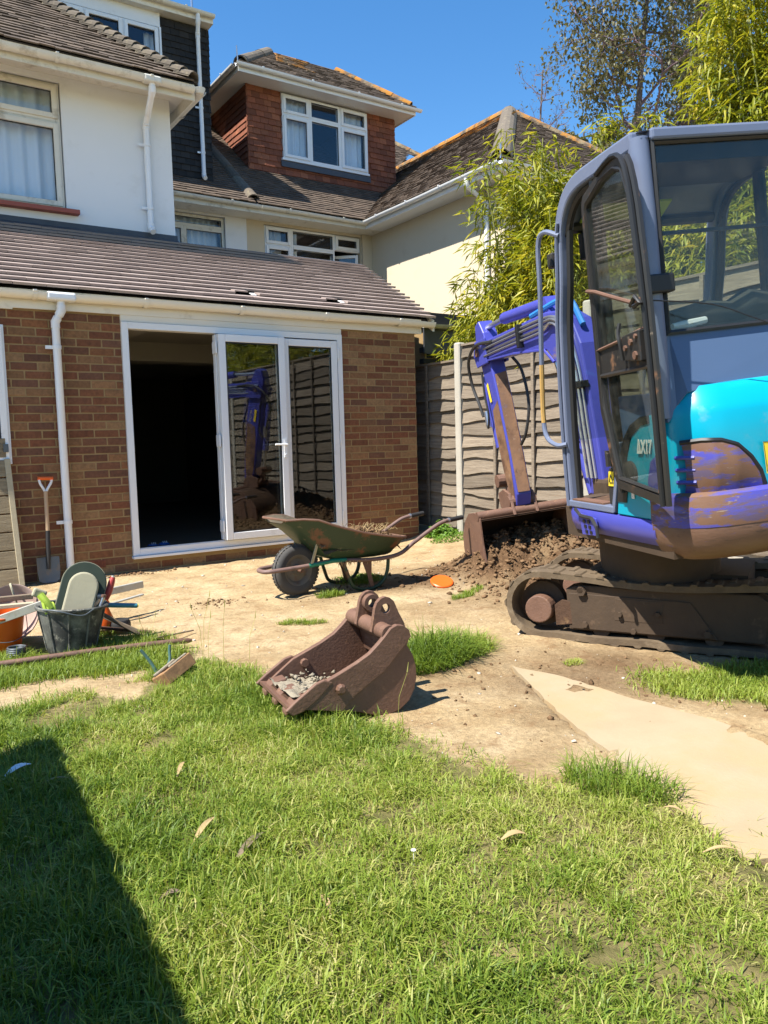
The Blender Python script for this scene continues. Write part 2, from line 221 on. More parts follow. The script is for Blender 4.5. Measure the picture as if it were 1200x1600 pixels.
# ------------------------------------------------------------------ mesh helpers
V = Vector
class MB:
    def __init__(s): s.v = []; s.f = []; s.r = []
    def add(s, vs, fs, rnd=0.0):
        o = len(s.v); s.v.extend([tuple(p) for p in vs])
        for f in fs: s.f.append(tuple(i+o for i in f)); s.r.append(rnd)
        return s
    def box(s, c, d, M=None, rnd=0.0):
        x, y, z = d[0]/2, d[1]/2, d[2]/2
        vs = [V((a*x, b*y, e*z)) for e in (-1, 1) for b in (-1, 1) for a in (-1, 1)]
        if M is not None: vs = [M @ q for q in vs]
        c = V(c); return s.add([c+q for q in vs], [(0, 2, 3, 1), (4, 5, 7, 6), (0, 1, 5, 4), (2, 6, 7, 3), (0, 4, 6, 2), (1, 3, 7, 5)], rnd)
    def bmm(s, a, b, rnd=0.0):
        return s.box([(a[i]+b[i])/2 for i in range(3)], [abs(b[i]-a[i]) for i in range(3)], None, rnd)
    def prism(s, pts, d, rnd=0.0):
        pts = [V(p) for p in pts]; d = V(d); n = len(pts)
        fs = [tuple(range(n))[::-1], tuple(range(n, 2*n))]+[(i, (i+1) % n, (i+1) % n+n, i+n) for i in range(n)]
        return s.add(pts+[p+d for p in pts], fs, rnd)
    def loft(s, secs, closed=False, caps=False, ring=False, rnd=0.0):
        n = len(secs[0]); k = len(secs); vs = [p for sec in secs for p in sec]; fs = []
        for i in range(k if ring else k-1):
            j2 = (i+1) % k
            for j in range(n if closed else n-1):
                fs.append((i*n+j, i*n+(j+1) % n, j2*n+(j+1) % n, j2*n+j))
        if caps and not ring: fs += [tuple(range(n))[::-1], tuple(range((k-1)*n, k*n))]
        return s.add(vs, fs, rnd)
    def tube(s, pts, r, n=8, caps=True, rnd=0.0, closed=False, sq=None, ph=0.0):
        pts = [V(p) for p in pts]; k = len(pts); rr = r if isinstance(r, (list, tuple)) else [r]*k; secs = []; prev = None
        for i, p in enumerate(pts):
            if closed: t = pts[(i+1) % k]-pts[i-1]
            else: t = pts[min(i+1, k-1)]-pts[max(i-1, 0)]
            t = t.normalized() if t.length > 1e-9 else V((0, 0, 1))
            if prev is None:
                a = V((0, 0, 1)) if abs(t.z) < 0.9 else V((1, 0, 0)); x = t.cross(a).normalized()
            else: x = (prev-t*prev.dot(t)).normalized()
            prev = x; y = t.cross(x)
            sx, sy = sq if sq else (1, 1)
            secs.append([p+(x*math.cos(2*math.pi*j/n+ph)*sx+y*math.sin(2*math.pi*j/n+ph)*sy)*rr[i] for j in range(n)])
        return s.loft(secs, closed=True, caps=caps and not closed, ring=closed, rnd=rnd)
    def lathe(s, prof, n=24, M=None, rnd=0.0, caps=False):
        secs = []
        for k in range(n):
            a = 2*math.pi*k/n; sec = [V((r*math.cos(a), r*math.sin(a), z)) for r, z in prof]
            secs.append([M @ q for q in sec] if M is not None else sec)
        return s.loft(secs, ring=True, rnd=rnd)
    def cyl(s, a, b, r, n=16, rnd=0.0): return s.tube([a, b], r, n, True, rnd)
    def mesh(s, name):
        me = bpy.data.meshes.new(name); me.from_pydata(s.v, [], s.f)
        if any(s.r):
            at = me.attributes.new('rnd', 'FLOAT', 'FACE'); at.data.foreach_set('value', s.r)
        return me
    def build(s, name, mt, parent=None, smooth=False, bevel=0.0, **tags):
        me = s.mesh(name)
        if bevel or smooth:
            bm = bmesh.new(); bm.from_mesh(me); bmesh.ops.recalc_face_normals(bm, faces=bm.faces); bm.to_mesh(me); bm.free()
        me.materials.append(MT[mt] if isinstance(mt, str) else mt)
        if smooth:
            me.shade_smooth()
            try: me.set_sharp_from_angle(angle=R(38))
            except Exception: pass
        o = link(name, me, parent)
        if bevel:
            b = o.modifiers.new('bevel', 'BEVEL'); b.width = bevel; b.segments = 2; b.limit_method = 'ANGLE'; b.angle_limit = R(40)
        tag(o, **tags); return o
ROOTM = {}
def wm(o):
    return ROOTM.get(o.name, Matrix())
def link(name, me, parent=None, local=False):
    o = bpy.data.objects.new(name, me); col.objects.link(o)
    if parent is not None:
        o.parent = parent
        if parent.name in ROOTM and not LOCAL.get(parent.name): o.matrix_parent_inverse = ROOTM[parent.name].inverted()
    return o
LOCAL = {}
def tag(o, label=None, category=None, group=None, kind=None):
    if label: o['label'] = label
    if category: o['category'] = category
    if group: o['group'] = group
    if kind: o['kind'] = kind
    return o
def thing(name, loc, label, category, group=None, M=None, local=False):
    """Empty at the base; parts are modelled in world space unless local"""
    o = bpy.data.objects.new(name, None); col.objects.link(o); o.empty_display_size = 0.2
    mm = M if M is not None else Matrix.Translation(V(loc)); o.matrix_world = mm; ROOTM[o.name] = mm.copy(); LOCAL[o.name] = local
    return tag(o, label, category, group)
def inst(name, me, parent, M):
    o = link(name, me, parent); o.matrix_basis = M
    return o
def npmesh(name, verts, faces, mt, rnd=None, parent=None, smooth=False, vattr=None, **tags):
    """verts (n,3), faces (m,k) with constant k"""
    me = bpy.data.meshes.new(name); nv = len(verts); nf, k = faces.shape
    me.vertices.add(nv); me.vertices.foreach_set('co', np.ascontiguousarray(verts, dtype=np.float32).ravel())
    me.loops.add(nf*k); me.loops.foreach_set('vertex_index', np.ascontiguousarray(faces, dtype=np.int32).ravel())
    me.polygons.add(nf); me.polygons.foreach_set('loop_start', np.arange(0, nf*k, k, dtype=np.int32)); me.polygons.foreach_set('loop_total', np.full(nf, k, dtype=np.int32))
    me.update(calc_edges=True)
    if rnd is not None:
        at = me.attributes.new('rnd', 'FLOAT', 'FACE'); at.data.foreach_set('value', np.ascontiguousarray(rnd, dtype=np.float32))
    if vattr:
        for an, av in vattr.items():
            at = me.attributes.new(an, 'FLOAT', 'POINT'); at.data.foreach_set('value', np.ascontiguousarray(av, dtype=np.float32))
    if smooth: me.polygons.foreach_set('use_smooth', np.ones(nf, dtype=bool))
    me.materials.append(MT[mt] if isinstance(mt, str) else mt)
    o = link(name, me, parent); tag(o, **tags); return o
def text_part(name, txt, size, mt, parent, M, shear=0.0, sx=1.0, space=1.0):
    cu_ = bpy.data.curves.new(name, 'FONT'); cu_.body = txt; cu_.size = size; cu_.extrude = 0.0008; cu_.align_x = 'CENTER'; cu_.align_y = 'CENTER'; cu_.shear = shear; cu_.offset = 0.004*size/0.1; cu_.space_character = space
    to = bpy.data.objects.new('tmp', cu_); col.objects.link(to); dg = bpy.context.evaluated_depsgraph_get()
    me = bpy.data.meshes.new_from_object(to.evaluated_get(dg)); bpy.data.objects.remove(to); bpy.data.curves.remove(cu_)
    me.name = name; me.materials.clear(); me.materials.append(MT[mt]); me.transform(M @ Matrix.Diagonal((sx, 1, 1, 1)))
    return link(name, me, parent)
# smooth value noise for layout
_NT = rng.random((64, 64))
def vnoise(x, y, s=1.0, k=0):
    x = np.asarray(x)*s+k*7.13+1000; y = np.asarray(y)*s+k*3.71+1000
    xi = np.floor(x).astype(int); yi = np.floor(y).astype(int); fx = x-xi; fy = y-yi; fx = fx*fx*(3-2*fx); fy = fy*fy*(3-2*fy)
    a = _NT[xi % 64, yi % 64]; b = _NT[(xi+1) % 64, yi % 64]; c_ = _NT[xi % 64, (yi+1) % 64]; d = _NT[(xi+1) % 64, (yi+1) % 64]
    return (a*(1-fx)+b*fx)*(1-fy)+(c_*(1-fx)+d*fx)*fy
def fbm(x, y, s, k=0, o=4): return sum(vnoise(x, y, s*2**i, k+i)*0.5**i for i in range(o))/sum(0.5**i for i in range(o))
def inpoly(x, y, poly):
    x = np.asarray(x, float); y = np.asarray(y, float); r = np.zeros(x.shape, bool); n = len(poly)
    for i in range(n):
        x1, y1 = poly[i]; x2, y2 = poly[(i+1) % n]
        cnd = ((y1 > y) != (y2 > y)); xx = (x2-x1)*(y-y1)/((y2-y1) if y2 != y1 else 1e-9)+x1
        r ^= cnd & (x < xx)
    return r
# ------------------------------------------------------------------ building kit
def ring(mb, xa, xb, za, zb, w, y0, y1):
    mb.bmm((xa, y0, za), (xa+w, y1, zb)); mb.bmm((xb-w, y0, za), (xb, y1, zb))
    mb.bmm((xa+w, y0, za), (xb-w, y1, za+w)); mb.bmm((xa+w, y0, zb-w), (xb-w, y1, zb))
def window(parent, y, lights, mt='upvc', fw=0.035, curtains=(), sill=None, depth=0.07, name='window', room=True):
    """lights: (xa, xb, za, zb, sash) cells in a wall facing -Y at y"""
    fr = MB(); panes = []
    for xa, xb, za, zb, sash in lights:
        ring(fr, xa, xb, za, zb, fw, y-0.02, y+depth)
        w = fw
        if sash:
            ring(fr, xa+fw*0.55, xb-fw*0.55, za+fw*0.55, zb-fw*0.55, 0.055, y-0.04, y+0.03); w = fw*0.55+0.055
        panes.append((xa+w, xb-w, za+w, zb-w))
    wo_ = fr.build(name, mt, parent, bevel=0.005)
    for k, (xa, xb, za, zb) in enumerate(panes):
        MB().bmm((xa-0.006, y+0.005, za-0.006), (xb+0.006, y+0.015, zb+0.006)).build('pane', 'pane_glass', wo_)
        g = MB(); ring(g, xa, xb, za, zb, 0.008, y-0.012, y+0.004); g.build('glazing_seal', 'gasket', wo_)
    for (xa, xb, za, zb, folds) in curtains:
        n = max(8, int((xb-xa)*60)); top = []; bot = []
        for i in range(n+1):
            t = i/n; x = xa+(xb-xa)*t; ph = t*folds*2*math.pi+0.9*math.sin(t*9+xa)
            top.append((x, y+0.16+0.022*math.sin(ph), zb)); bot.append((x+0.01*math.sin(t*17), y+0.16+0.034*math.sin(ph+0.3), za))
        MB().loft([bot, top]).build('curtain', 'curtain', wo_, smooth=True)
    if sill: MB().bmm((sill[0], y-sill[3], sill[2]-0.05), (sill[1], y-0.021, sill[2])).build('sill', sill[4] if len(sill) > 4 else mt, wo_, bevel=0.006)
    if room:
        x0 = min(l[0] for l in lights); x1 = max(l[1] for l in lights); z0 = min(l[2] for l in lights); z1 = max(l[3] for l in lights)
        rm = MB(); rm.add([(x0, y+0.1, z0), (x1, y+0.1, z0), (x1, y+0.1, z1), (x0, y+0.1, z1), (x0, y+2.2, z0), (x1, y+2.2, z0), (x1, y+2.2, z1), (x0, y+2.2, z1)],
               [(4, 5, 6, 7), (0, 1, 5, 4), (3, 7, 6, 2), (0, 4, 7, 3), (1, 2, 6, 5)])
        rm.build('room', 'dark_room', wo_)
    return wo_
def holewall(parent, name, mt, x0, x1, z0, z1, y0, y1, holes, **k):
    """wall facing -Y as slabs round its openings (holes do not overlap in x)"""
    mb = MB(); hs = sorted(holes); x = x0
    for (a, b, c_, d) in hs:
        if a > x: mb.bmm((x, y0, z0), (a, y1, z1))
        if c_ > z0: mb.bmm((a, y0, z0), (b, y1, c_))
        if d < z1: mb.bmm((a, y0, d), (b, y1, z1))
        x = b
    if x < x1: mb.bmm((x, y0, z0), (x1, y1, z1))
    return mb.build(name, mt, parent, **k)
def gutter_run(parent, p0, p1, out, mt, r=0.055, clips=0.9, name='gutter'):
    """half-round gutter from p0 to p1 (top inner edge), bulging towards out"""
    p0, p1, out = V(p0), V(p1), V(out).normalized(); up = V((0, 0, 1)); d = (p1-p0); L = d.length; d.normalize()
    prof = [out*(r-r*math.cos(math.pi*k/8))-up*(r*math.sin(math.pi*k/8)) for k in range(9)]
    prof2 = [out*(r-(r-0.006)*math.cos(math.pi*k/8))-up*((r-0.006)*math.sin(math.pi*k/8)) for k in range(8, -1, -1)]
    sec = prof+prof2; mb = MB(); nseg = max(1, int(L/0.6))
    secs = [[p0+d*(L*i/nseg)+q+up*(0.004*math.sin(i*1.7)) for q in sec] for i in range(nseg+1)]
    mb.loft(secs, closed=True, caps=True); g = mb.build(name, mt, parent, smooth=True)
    cl = int(L/clips)
    for i in range(cl):
        t = (i+0.5)/cl*L; c = MB()
        s1 = [p0+d*(t-0.02)+q*1.0+out*(r*0.0) for q in [out*(r-(r+0.008)*math.cos(math.pi*k/8))-up*((r+0.008)*math.sin(math.pi*k/8)) for k in range(9)]]
        s2 = [q+d*0.04 for q in s1]
        c.loft([s1, s2]); c.box(p0+d*t+out*(2*r+0.004)+up*0.006, (0.03, 0.02, 0.014)); c.build('gutter_bracket', mt, g)
    return g
def downpipe(parent, pts, r, mt, clips, outdir=(0, -1, 0), name='downpipe', shoe=False):
    g = MB().tube(pts, r, 14).build(name, mt, parent, smooth=True)
    for z, x, y in clips:
        c = MB(); c.lathe([(r+0.001, -0.016), (r+0.006, -0.016), (r+0.006, 0.016), (r+0.001, 0.016)], 16, Matrix.Translation((x, y, z)))
        c.box((x-r-0.03, y+r*0.4, z), (0.06, 0.012, 0.03)); c.build('pipe_clip', mt, g)
    for i in range(1, len(pts)-1):
        a = V(pts[i]); MB().tube([a+(V(pts[i-1])-a).normalized()*0.045, a, a+(V(pts[i+1])-a).normalized()*0.05], r+0.005, 14).build('elbow', mt, g, smooth=True)
    return g
def tile_rows(o, ud, vd, poly, gauge, width, thick=0.016, lift=0.022, jit=0.004, stagger=True):
    """plain tiles on a slope: o origin, ud along eave, vd up slope, poly in (u, v). Returns list of 8-corner tiles"""
    o, ud, vd = V(o), V(ud).normalized(), V(vd).normalized(); nd = ud.cross(vd).normalized()
    if nd.z < 0 and abs(nd.z) > 0.05: nd = -nd
    elif abs(nd.z) <= 0.05 and nd.dot(V(CAM)-o) < 0: nd = -nd
    vmin = min(p[1] for p in poly); vmax = max(p[1] for p in poly); out = []; k = 0; v = vmin
    while v < vmax-0.01:
        vm = v+gauge*0.5; xs = []
        for i in range(len(poly)):
            (a, b), (c_, d) = poly[i], poly[(i+1) % len(poly)]
            if (b > vm) != (d > vm): xs.append(a+(c_-a)*(vm-b)/(d-b))
        xs.sort()
        for i in range(0, len(xs)-1, 2):
            u0, u1 = xs[i], xs[i+1]; st = math.floor(u0/width)*width-(width/2 if (stagger and k % 2) else 0); u = st
            while u < u1:
                a, b = max(u, u0), min(u+width-0.004, u1)
                if b-a > 0.02:
                    dz = random.uniform(-jit, jit); dv = random.uniform(-jit, jit)
                    v0 = v+dv; v1 = min(v+gauge*1.25, vmax+0.02)
                    h0 = lift+dz; h1 = 0.004
                    c8 = [o+ud*a+vd*v0+nd*(h0-thick), o+ud*b+vd*v0+nd*(h0-thick+random.uniform(-jit, jit)*0.5), o+ud*b+vd*v1+nd*(h1-thick), o+ud*a+vd*v1+nd*(h1-thick),
                          o+ud*a+vd*v0+nd*h0, o+ud*b+vd*v0+nd*(h0+random.uniform(-jit, jit)*0.5), o+ud*b+vd*v1+nd*h1, o+ud*a+vd*v1+nd*h1]
                    out.append(c8)
                u += width
        v += gauge; k += 1
    return out
TF = [(0, 3, 2, 1), (4, 5, 6, 7), (0, 1, 5, 4), (1, 2, 6, 5), (2, 3, 7, 6), (3, 0, 4, 7)]
def tiles_stuff(tl, name, mt, parent):
    mb = MB()
    for c in tl: mb.add(c, TF, random.random())
    return mb.build(name, mt, parent, kind='stuff')
def tiles_objs(tl, name, mt, parent):
    for c in tl:
        ctr = sum(c, V((0, 0, 0)))/8; mb = MB().add([p-ctr for p in c], TF); me = mb.mesh(name); me.materials.append(MT[mt]); inst(name, me, parent, Matrix.Translation(ctr))
def slope_board(name, mt, parent, pts, d=(0, 0, -0.05)): return MB().prism(pts, d).build(name, mt, parent)
def ridge_tiles(parent, p0, p1, r, seg, mt='hip_tile', name='ridge_tile', up=(0, 0, 1), lap=0.03, arc=1.0, ends=True):
    p0, p1 = V(p0), V(p1); d = p1-p0; L = d.length; d.normalize(); side = d.cross(V(up)).normalized(); nup = side.cross(d).normalized(); n = max(1, round(L/seg))
    for i in range(n):
        a = p0+d*(L*i/n); b = p0+d*(L*(i+1)/n+lap); mb = MB(); A = []; B = []
        ro = r*random.uniform(0.96, 1.04); lift = random.uniform(-0.006, 0.006)
        for (rr) in (ro, ro-0.018):
            pts = [side*(rr*math.cos(math.pi*(0.5+(k/8-0.5)*arc)))+nup*(rr*math.sin(math.pi*(0.5+(k/8-0.5)*arc))-r*0.45+lift) for k in range(9)]
            A.append(pts)
        sec = A[0]+A[1][::-1]
        mb.loft([[a+q*1.03 for q in sec], [b+q*0.97 for q in sec]], closed=True, caps=True)
        mb.build(name, mt, parent)
BR_ME = []
def brick_mesh(L, H=0.065, D=0.09, seed=0):
    rd = random.Random(seed); c = 0.0035; x, z = L/2, H/2; j = lambda: rd.uniform(-0.0018, 0.0018)
    fr = [(-x+c+j(), 0+j(), -z+c+j()), (x-c+j(), j(), -z+c+j()), (x-c+j(), j(), z-c+j()), (-x+c+j(), j(), z-c+j())]
    md = [(-x+j(), 0.006, -z+j()), (x+j(), 0.006, -z+j()), (x+j(), 0.006, z+j()), (-x+j(), 0.006, z+j())]
    bk = [(-x, D, -z), (x, D, -z), (x, D, z), (-x, D, z)]
    fs = [(0, 1, 2, 3)]+[(i, 4+i, 4+(i+1) % 4, (i+1) % 4) for i in range(4)]+[(4+i, 8+i, 8+(i+1) % 4, 4+(i+1) % 4) for i in range(4)]
    me = bpy.data.meshes.new('brick'); me.from_pydata(fr+md+bk, [], fs); me.materials.append(MT['brick']); return me, (fr+md+bk, fs)

# ------------------------------------------------------------------ brick extension
EX = thing('brick_extension', (-2.2, 1.0, 0), 'single storey brick extension with tiled lean-to roof and folding glass doors', 'extension')
DX0, DX1, DZ0, DZ1 = -3.402, -1.017, 0.123, 2.346
core = MB()
core.bmm((-5.6, 0.0035, -0.2), (DX0, 0.26, 2.44)); core.bmm((DX1, 0.0035, -0.2), (-0.004, 0.26, 2.44)); core.bmm((DX0, 0.0035, -0.2), (DX1, 0.26, DZ0-0.002))
core.prism([(-0.006, 0.26, -0.2), (-0.25, 0.26, -0.2), (0.15, 2.2, -0.2), (0.41, 2.2, -0.2)], (0, 0, 2.75))
core.bmm((DX0, 0.03, DZ1+0.11), (DX1, 0.26, 2.44))
WALL = core.build('wall', 'mortar', EX)
cand = []
for rrow in range(-1, 32):
    z = 0.0375+rrow*0.075
    for (xa, xb) in ([(-5.6, DX0), (DX1, 0.0)] if z > DZ0-0.03 else [(-5.6, 0.0)]):
        x = xa if xa < -2 and rrow % 2 == 0 else (xa-0.1125 if xa < -2 else xa)
        if xa > -2 and rrow % 2: x = xa-0.1125
        while x < xb-0.02:
            a, b = max(x, xa), min(x+0.215, xb)
            if b-a > 0.03: cand.append(((a+b)/2, z, b-a))
            x += 0.225
vis = sorted([q for q in cand if q[0] > -4.55 and q[1] > 0.0], key=lambda q: (V((q[0], 0, q[1]))-CAM).length)
meshes = {}
objs = set()
for q in vis[:298]:
    key = round(q[2]*50)/50 if abs(q[2]-0.215) > 0.004 else 0.215
    sd = random.randrange(4)
    if (key, sd) not in meshes: meshes[(key, sd)] = brick_mesh(q[2] if key != 0.215 else 0.215, seed=sd+int(key*1000))[0]
    inst('brick', meshes[(key, sd)], WALL, Matrix.Translation((q[0], random.uniform(-0.002, 0.0005), q[1]+random.uniform(-0.001, 0.001)))); objs.add(q)
rest = MB()
for q in cand:
    if q in objs: continue
    me, (vv, ff) = brick_mesh(q[2], seed=random.randrange(99)); bpy.data.meshes.remove(me)
    rest.add([(v[0]+q[0], v[1], v[2]+q[1]) for v in vv], ff, random.random())
sd_ = V((0.41, 2.2-0.0, 0)).normalized()
for rrow in range(0, 33):
    t = 0.11 if rrow % 2 else 0.0
    while t < 2.1:
        me, (vv, ff) = brick_mesh(0.215, seed=random.randrange(99)); bpy.data.meshes.remove(me); Mx = Matrix.Translation((0, 0, 0.0375+rrow*0.075)) @ Matrix.Rotation(math.atan2(sd_.y, sd_.x), 4, 'Z')
        nrm = V((sd_.y, -sd_.x, 0)); rest.add([Mx @ V((v[0]+t+0.115, v[1]-0.004, v[2])) for v in vv], ff, random.random()); t += 0.225
rest.build('brick_field', 'brick', WALL, kind='stuff')
# airbrick
ab = MB(); ab.bmm((-3.875, -0.006, 0.065), (-3.66, 0.02, 0.135))
for k in range(5):
    for j in range(9): ab.bmm((-3.868+j*0.0232, -0.012, 0.070+k*0.0125), (-3.868+j*0.0232+0.018, -0.004, 0.076+k*0.0125))
ab.build('air_brick', 'red_tile', EX)
# fascia, trim, gutter
FA = MB().bmm((-5.6, -0.03, 2.41), (0.075, -0.006, 2.575)).build('fascia', 'cream_paint', EX)
MB().bmm((-5.6, -0.026, 2.398), (-4.32, -0.0, 2.415)).build('fascia_joint', 'cream_paint', FA)
MB().bmm((DX0+0.0, -0.022, DZ1+0.003), (DX1, 0.024, 2.409)).build('door_head_trim', 'cream_paint', EX)
gutter_run(EX, (-5.6, -0.032, 2.545), (0.19, -0.032, 2.535), (0, -1, 0), 'cream_paint', r=0.06, clips=0.95)
MB().prism([(0.19, -0.032, 2.545)]+[(0.19, -0.092+0.062*math.cos(a), 2.535-0.062*math.sin(a)) for a in [math.pi*k/8 for k in range(9)]], (0.012, 0, 0)).build('gutter_end', 'cream_paint', EX)
# downpipe with outlet
PX = -3.985
dp = downpipe(EX, [(PX+0.05, -0.095, 2.5), (PX+0.05, -0.095, 2.40), (PX, -0.06, 2.30), (PX, -0.06, 0.03)], 0.034, 'upvc', [(2.08, PX, -0.06), (0.52, PX, -0.06)])
MB().bmm((PX-0.075, -0.155, 2.478), (PX+0.175, -0.04, 2.552)).build('outlet', 'upvc', dp, bevel=0.02)
# lean-to roof
ev, tv, ez, tz = -0.105, 2.10, 2.575, 3.665
vd = V((0, tv-ev, tz-ez)); SL = vd.length; vd.normalize(); xr = lambda v: 0.215+0.41*v/SL
ROOF = slope_board('roof', 'flat_roof', EX, [(-5.6, ev+0.12, ez+0.02), (0.2, ev+0.12, ez+0.02), (0.60, tv, tz-0.03), (-5.6, tv, tz-0.03)], (0, 0, -0.05))
NC = 16; gz = SL/NC
tl = tile_rows((0, ev, ez), (1, 0, 0), vd, [(-5.55, 0), (0.215, 0), (0.625, SL), (-5.55, SL)], gz, 0.27, thick=0.024, lift=0.043, jit=0.002)
hole_c = [V((-2.30, 0, 0)), V((-1.20, 0, 0))]
keep = []; openings = []
for c in tl:
    ctr = sum(c, V((0, 0, 0)))/8; v = (ctr-V((0, ev, ez))).dot(vd)
    if gz*2.0 < v-gz*0.12 < gz*3.0 and (abs(ctr.x+2.08) < 0.10 or abs(ctr.x+1.02) < 0.10) and len(openings) < 2 and not any(abs(ctr.x-q.x) < 0.5 for q, _ in openings): openings.append((ctr, c)); continue
    keep.append(c)
near = sorted(keep, key=lambda c: (sum(c, V((0, 0, 0)))/8-CAM).length)
viskeep = [c for c in keep if c[1].x > -4.75]; other = [c for c in keep if not c[1].x > -4.75]
viskeep.sort(key=lambda c: (sum(c, V((0, 0, 0)))/8-CAM).length)
tiles_objs(viskeep[:298], 'roof_tile', 'leanto_tile', ROOF); tiles_stuff(other+viskeep[298:], 'roof_tile_field', 'leanto_tile', ROOF)
for ctr, c in openings:   # slipped tiles: a dark slot with the batten and a tilted tile left in it
    n8 = [V(p) for p in c]; ax = (n8[1]-n8[0]).normalized()
    mb = MB().add([n8[0]+(p-n8[0])*0.55+V((0, 0, 0.02))+vd*0.02 for p in n8], TF); mb.build('slipped_tile', 'leanto_tile', ROOF)
    MB().box(n8[0]+ax*0.22+vd*0.06+V((0, 0, -0.004)), (0.05, 0.08, 0.006), Matrix.Rotation(R(25), 3, 'X')).build('underlay_flap', 'upvc', ROOF)
tp = [(0.0, tv-0.16, tz-0.06), (0, tv-0.02, tz+0.028), (0, tv-0.012, tz+0.085), (0, tv+0.02, tz+0.085), (0, tv+0.02, tz-0.06)]
MB().prism([(-5.6, b, c_+0.0) for a, b, c_ in tp], (3.55, 0, 0)).build('flashing', 'lead', EX)
MB().prism([(-2.05, tv-0.14, tz-0.045), (-2.05, tv-0.02, tz+0.012), (-2.05, tv+0.10, tz-0.02), (-2.05, tv+0.10, tz-0.06)], (2.67, 0, 0)).build('flashing', 'lead', EX)
vb = MB(); vb.prism([(0.20, ev+0.02, ez-0.005), (0.225, ev+0.02, ez-0.005), (0.635, tv, tz-0.005), (0.61, tv, tz-0.005)], (0, 0, -0.13)); vb.build('verge_board', 'cream_paint', EX)
# room inside
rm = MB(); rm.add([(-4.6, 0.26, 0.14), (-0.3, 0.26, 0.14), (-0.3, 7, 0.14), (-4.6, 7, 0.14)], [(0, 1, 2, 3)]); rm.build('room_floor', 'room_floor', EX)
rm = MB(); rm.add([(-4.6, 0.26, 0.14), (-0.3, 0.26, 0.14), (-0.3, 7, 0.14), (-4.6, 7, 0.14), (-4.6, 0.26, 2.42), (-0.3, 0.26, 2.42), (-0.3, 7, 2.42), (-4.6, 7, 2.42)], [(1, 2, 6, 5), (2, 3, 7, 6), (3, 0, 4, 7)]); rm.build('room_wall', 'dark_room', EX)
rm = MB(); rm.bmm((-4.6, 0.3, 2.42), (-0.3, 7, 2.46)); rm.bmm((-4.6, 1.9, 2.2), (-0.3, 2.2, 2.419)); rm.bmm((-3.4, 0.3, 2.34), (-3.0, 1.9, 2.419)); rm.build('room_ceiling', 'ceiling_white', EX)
rm = MB(); rm.bmm((-1.9, 6.2, 1.1), (-1.5, 6.25, 1.9)); rm.bmm((-2.7, 6.2, 1.0), (-2.5, 6.25, 1.7)); rm.bmm((-3.5, 5.9, 0.14), (-2.9, 6.3, 1.0)); rm.build('room_furniture', 'ceiling_white', EX)
# folding doors
DO = MB(); ring(DO, DX0, DX1, DZ0+0.02, DZ1, 0.062, -0.035, 0.075); DO.bmm((DX0-0.01, -0.07, DZ0-0.006), (DX1+0.01, 0.075, DZ0+0.018)); DO.bmm((DX0+0.062, -0.028, DZ0+0.083), (DX1-0.062, -0.012, DZ0+0.09))
DOOR = DO.build('folding_door', 'upvc', EX, bevel=0.004)
MB().bmm((DX0+0.064, -0.011, DZ0+0.083), (DX1-0.064, 0.07, DZ0+0.088)).build('door_track', 'gasket', DOOR)
def leaf(x0, x1, y, M=None, handle=None):
    z0, z1 = DZ0+0.095, DZ1-0.075; f = MB(); ring(f, x0, x1, z0, z1, 0.072, y-0.033, y+0.033)
    if M is not None: f.v = [tuple(M @ V(p)) for p in f.v]
    lo = f.build('door_leaf', 'upvc', DOOR, bevel=0.005)
    g = MB(); g.bmm((x0+0.068, y-0.012, z0+0.068), (x1-0.068, y-0.004, z1-0.068))
    s = MB(); ring(s, x0+0.072, x1-0.072, z0+0.072, z1-0.072, 0.013, y-0.022, y-0.014)
    if M is not None:
        for q in (g, s): q.v = [tuple(M @ V(p)) for p in q.v]
    s.build('door_seal', 'gasket', DOOR); g.build('door_glass', 'door_glass', DOOR)
    return lo
leaf(-2.485, -1.760, -0.085)
leaf(-1.752, -1.088, -0.012)
leaf(-2.493, -1.762, -0.010)
Mf = Matrix.Translation((-2.525, -0.04, 0)) @ Matrix.Rotation(R(86.5), 4, 'Z')
for z in (0.36, 1.22, 2.14): MB().bmm((-2.512, -0.10, z-0.06), (-2.496, -0.005, z+0.06)).build('hinge', 'upvc', DOOR, bevel=0.006)
for z in (0.36, 1.22, 2.14): MB().bmm((-1.085, -0.05, z-0.06), (-1.062, -0.036, z+0.06)).build('hinge', 'upvc', DOOR, bevel=0.006)
h = MB(); h.bmm((-1.812, -0.128, 1.03), (-1.780, -0.112, 1.22)); h.tube([(-1.795, -0.12, 1.165), (-1.795, -0.165, 1.165), (-1.93, -0.165, 1.168)], 0.010, 8); h.cyl((-1.795, -0.12, 1.06), (-1.795, -0.134, 1.06), 0.010); h.build('door_handle', 'upvc', DOOR, smooth=True)
gk = MB(); gk.bmm((DX1-0.075, -0.03, 0.32), (DX1-0.066, -0.0362, 1.12)); gk.bmm((DX1-0.075, -0.03, 1.30), (DX1-0.066, -0.0362, 2.05)); gk.build('door_seal', 'gasket', DOOR)
# window at the left end of the facade
window(EX, -0.012, [(-5.35, -4.405, 1.06, 2.26, True)], room=False)

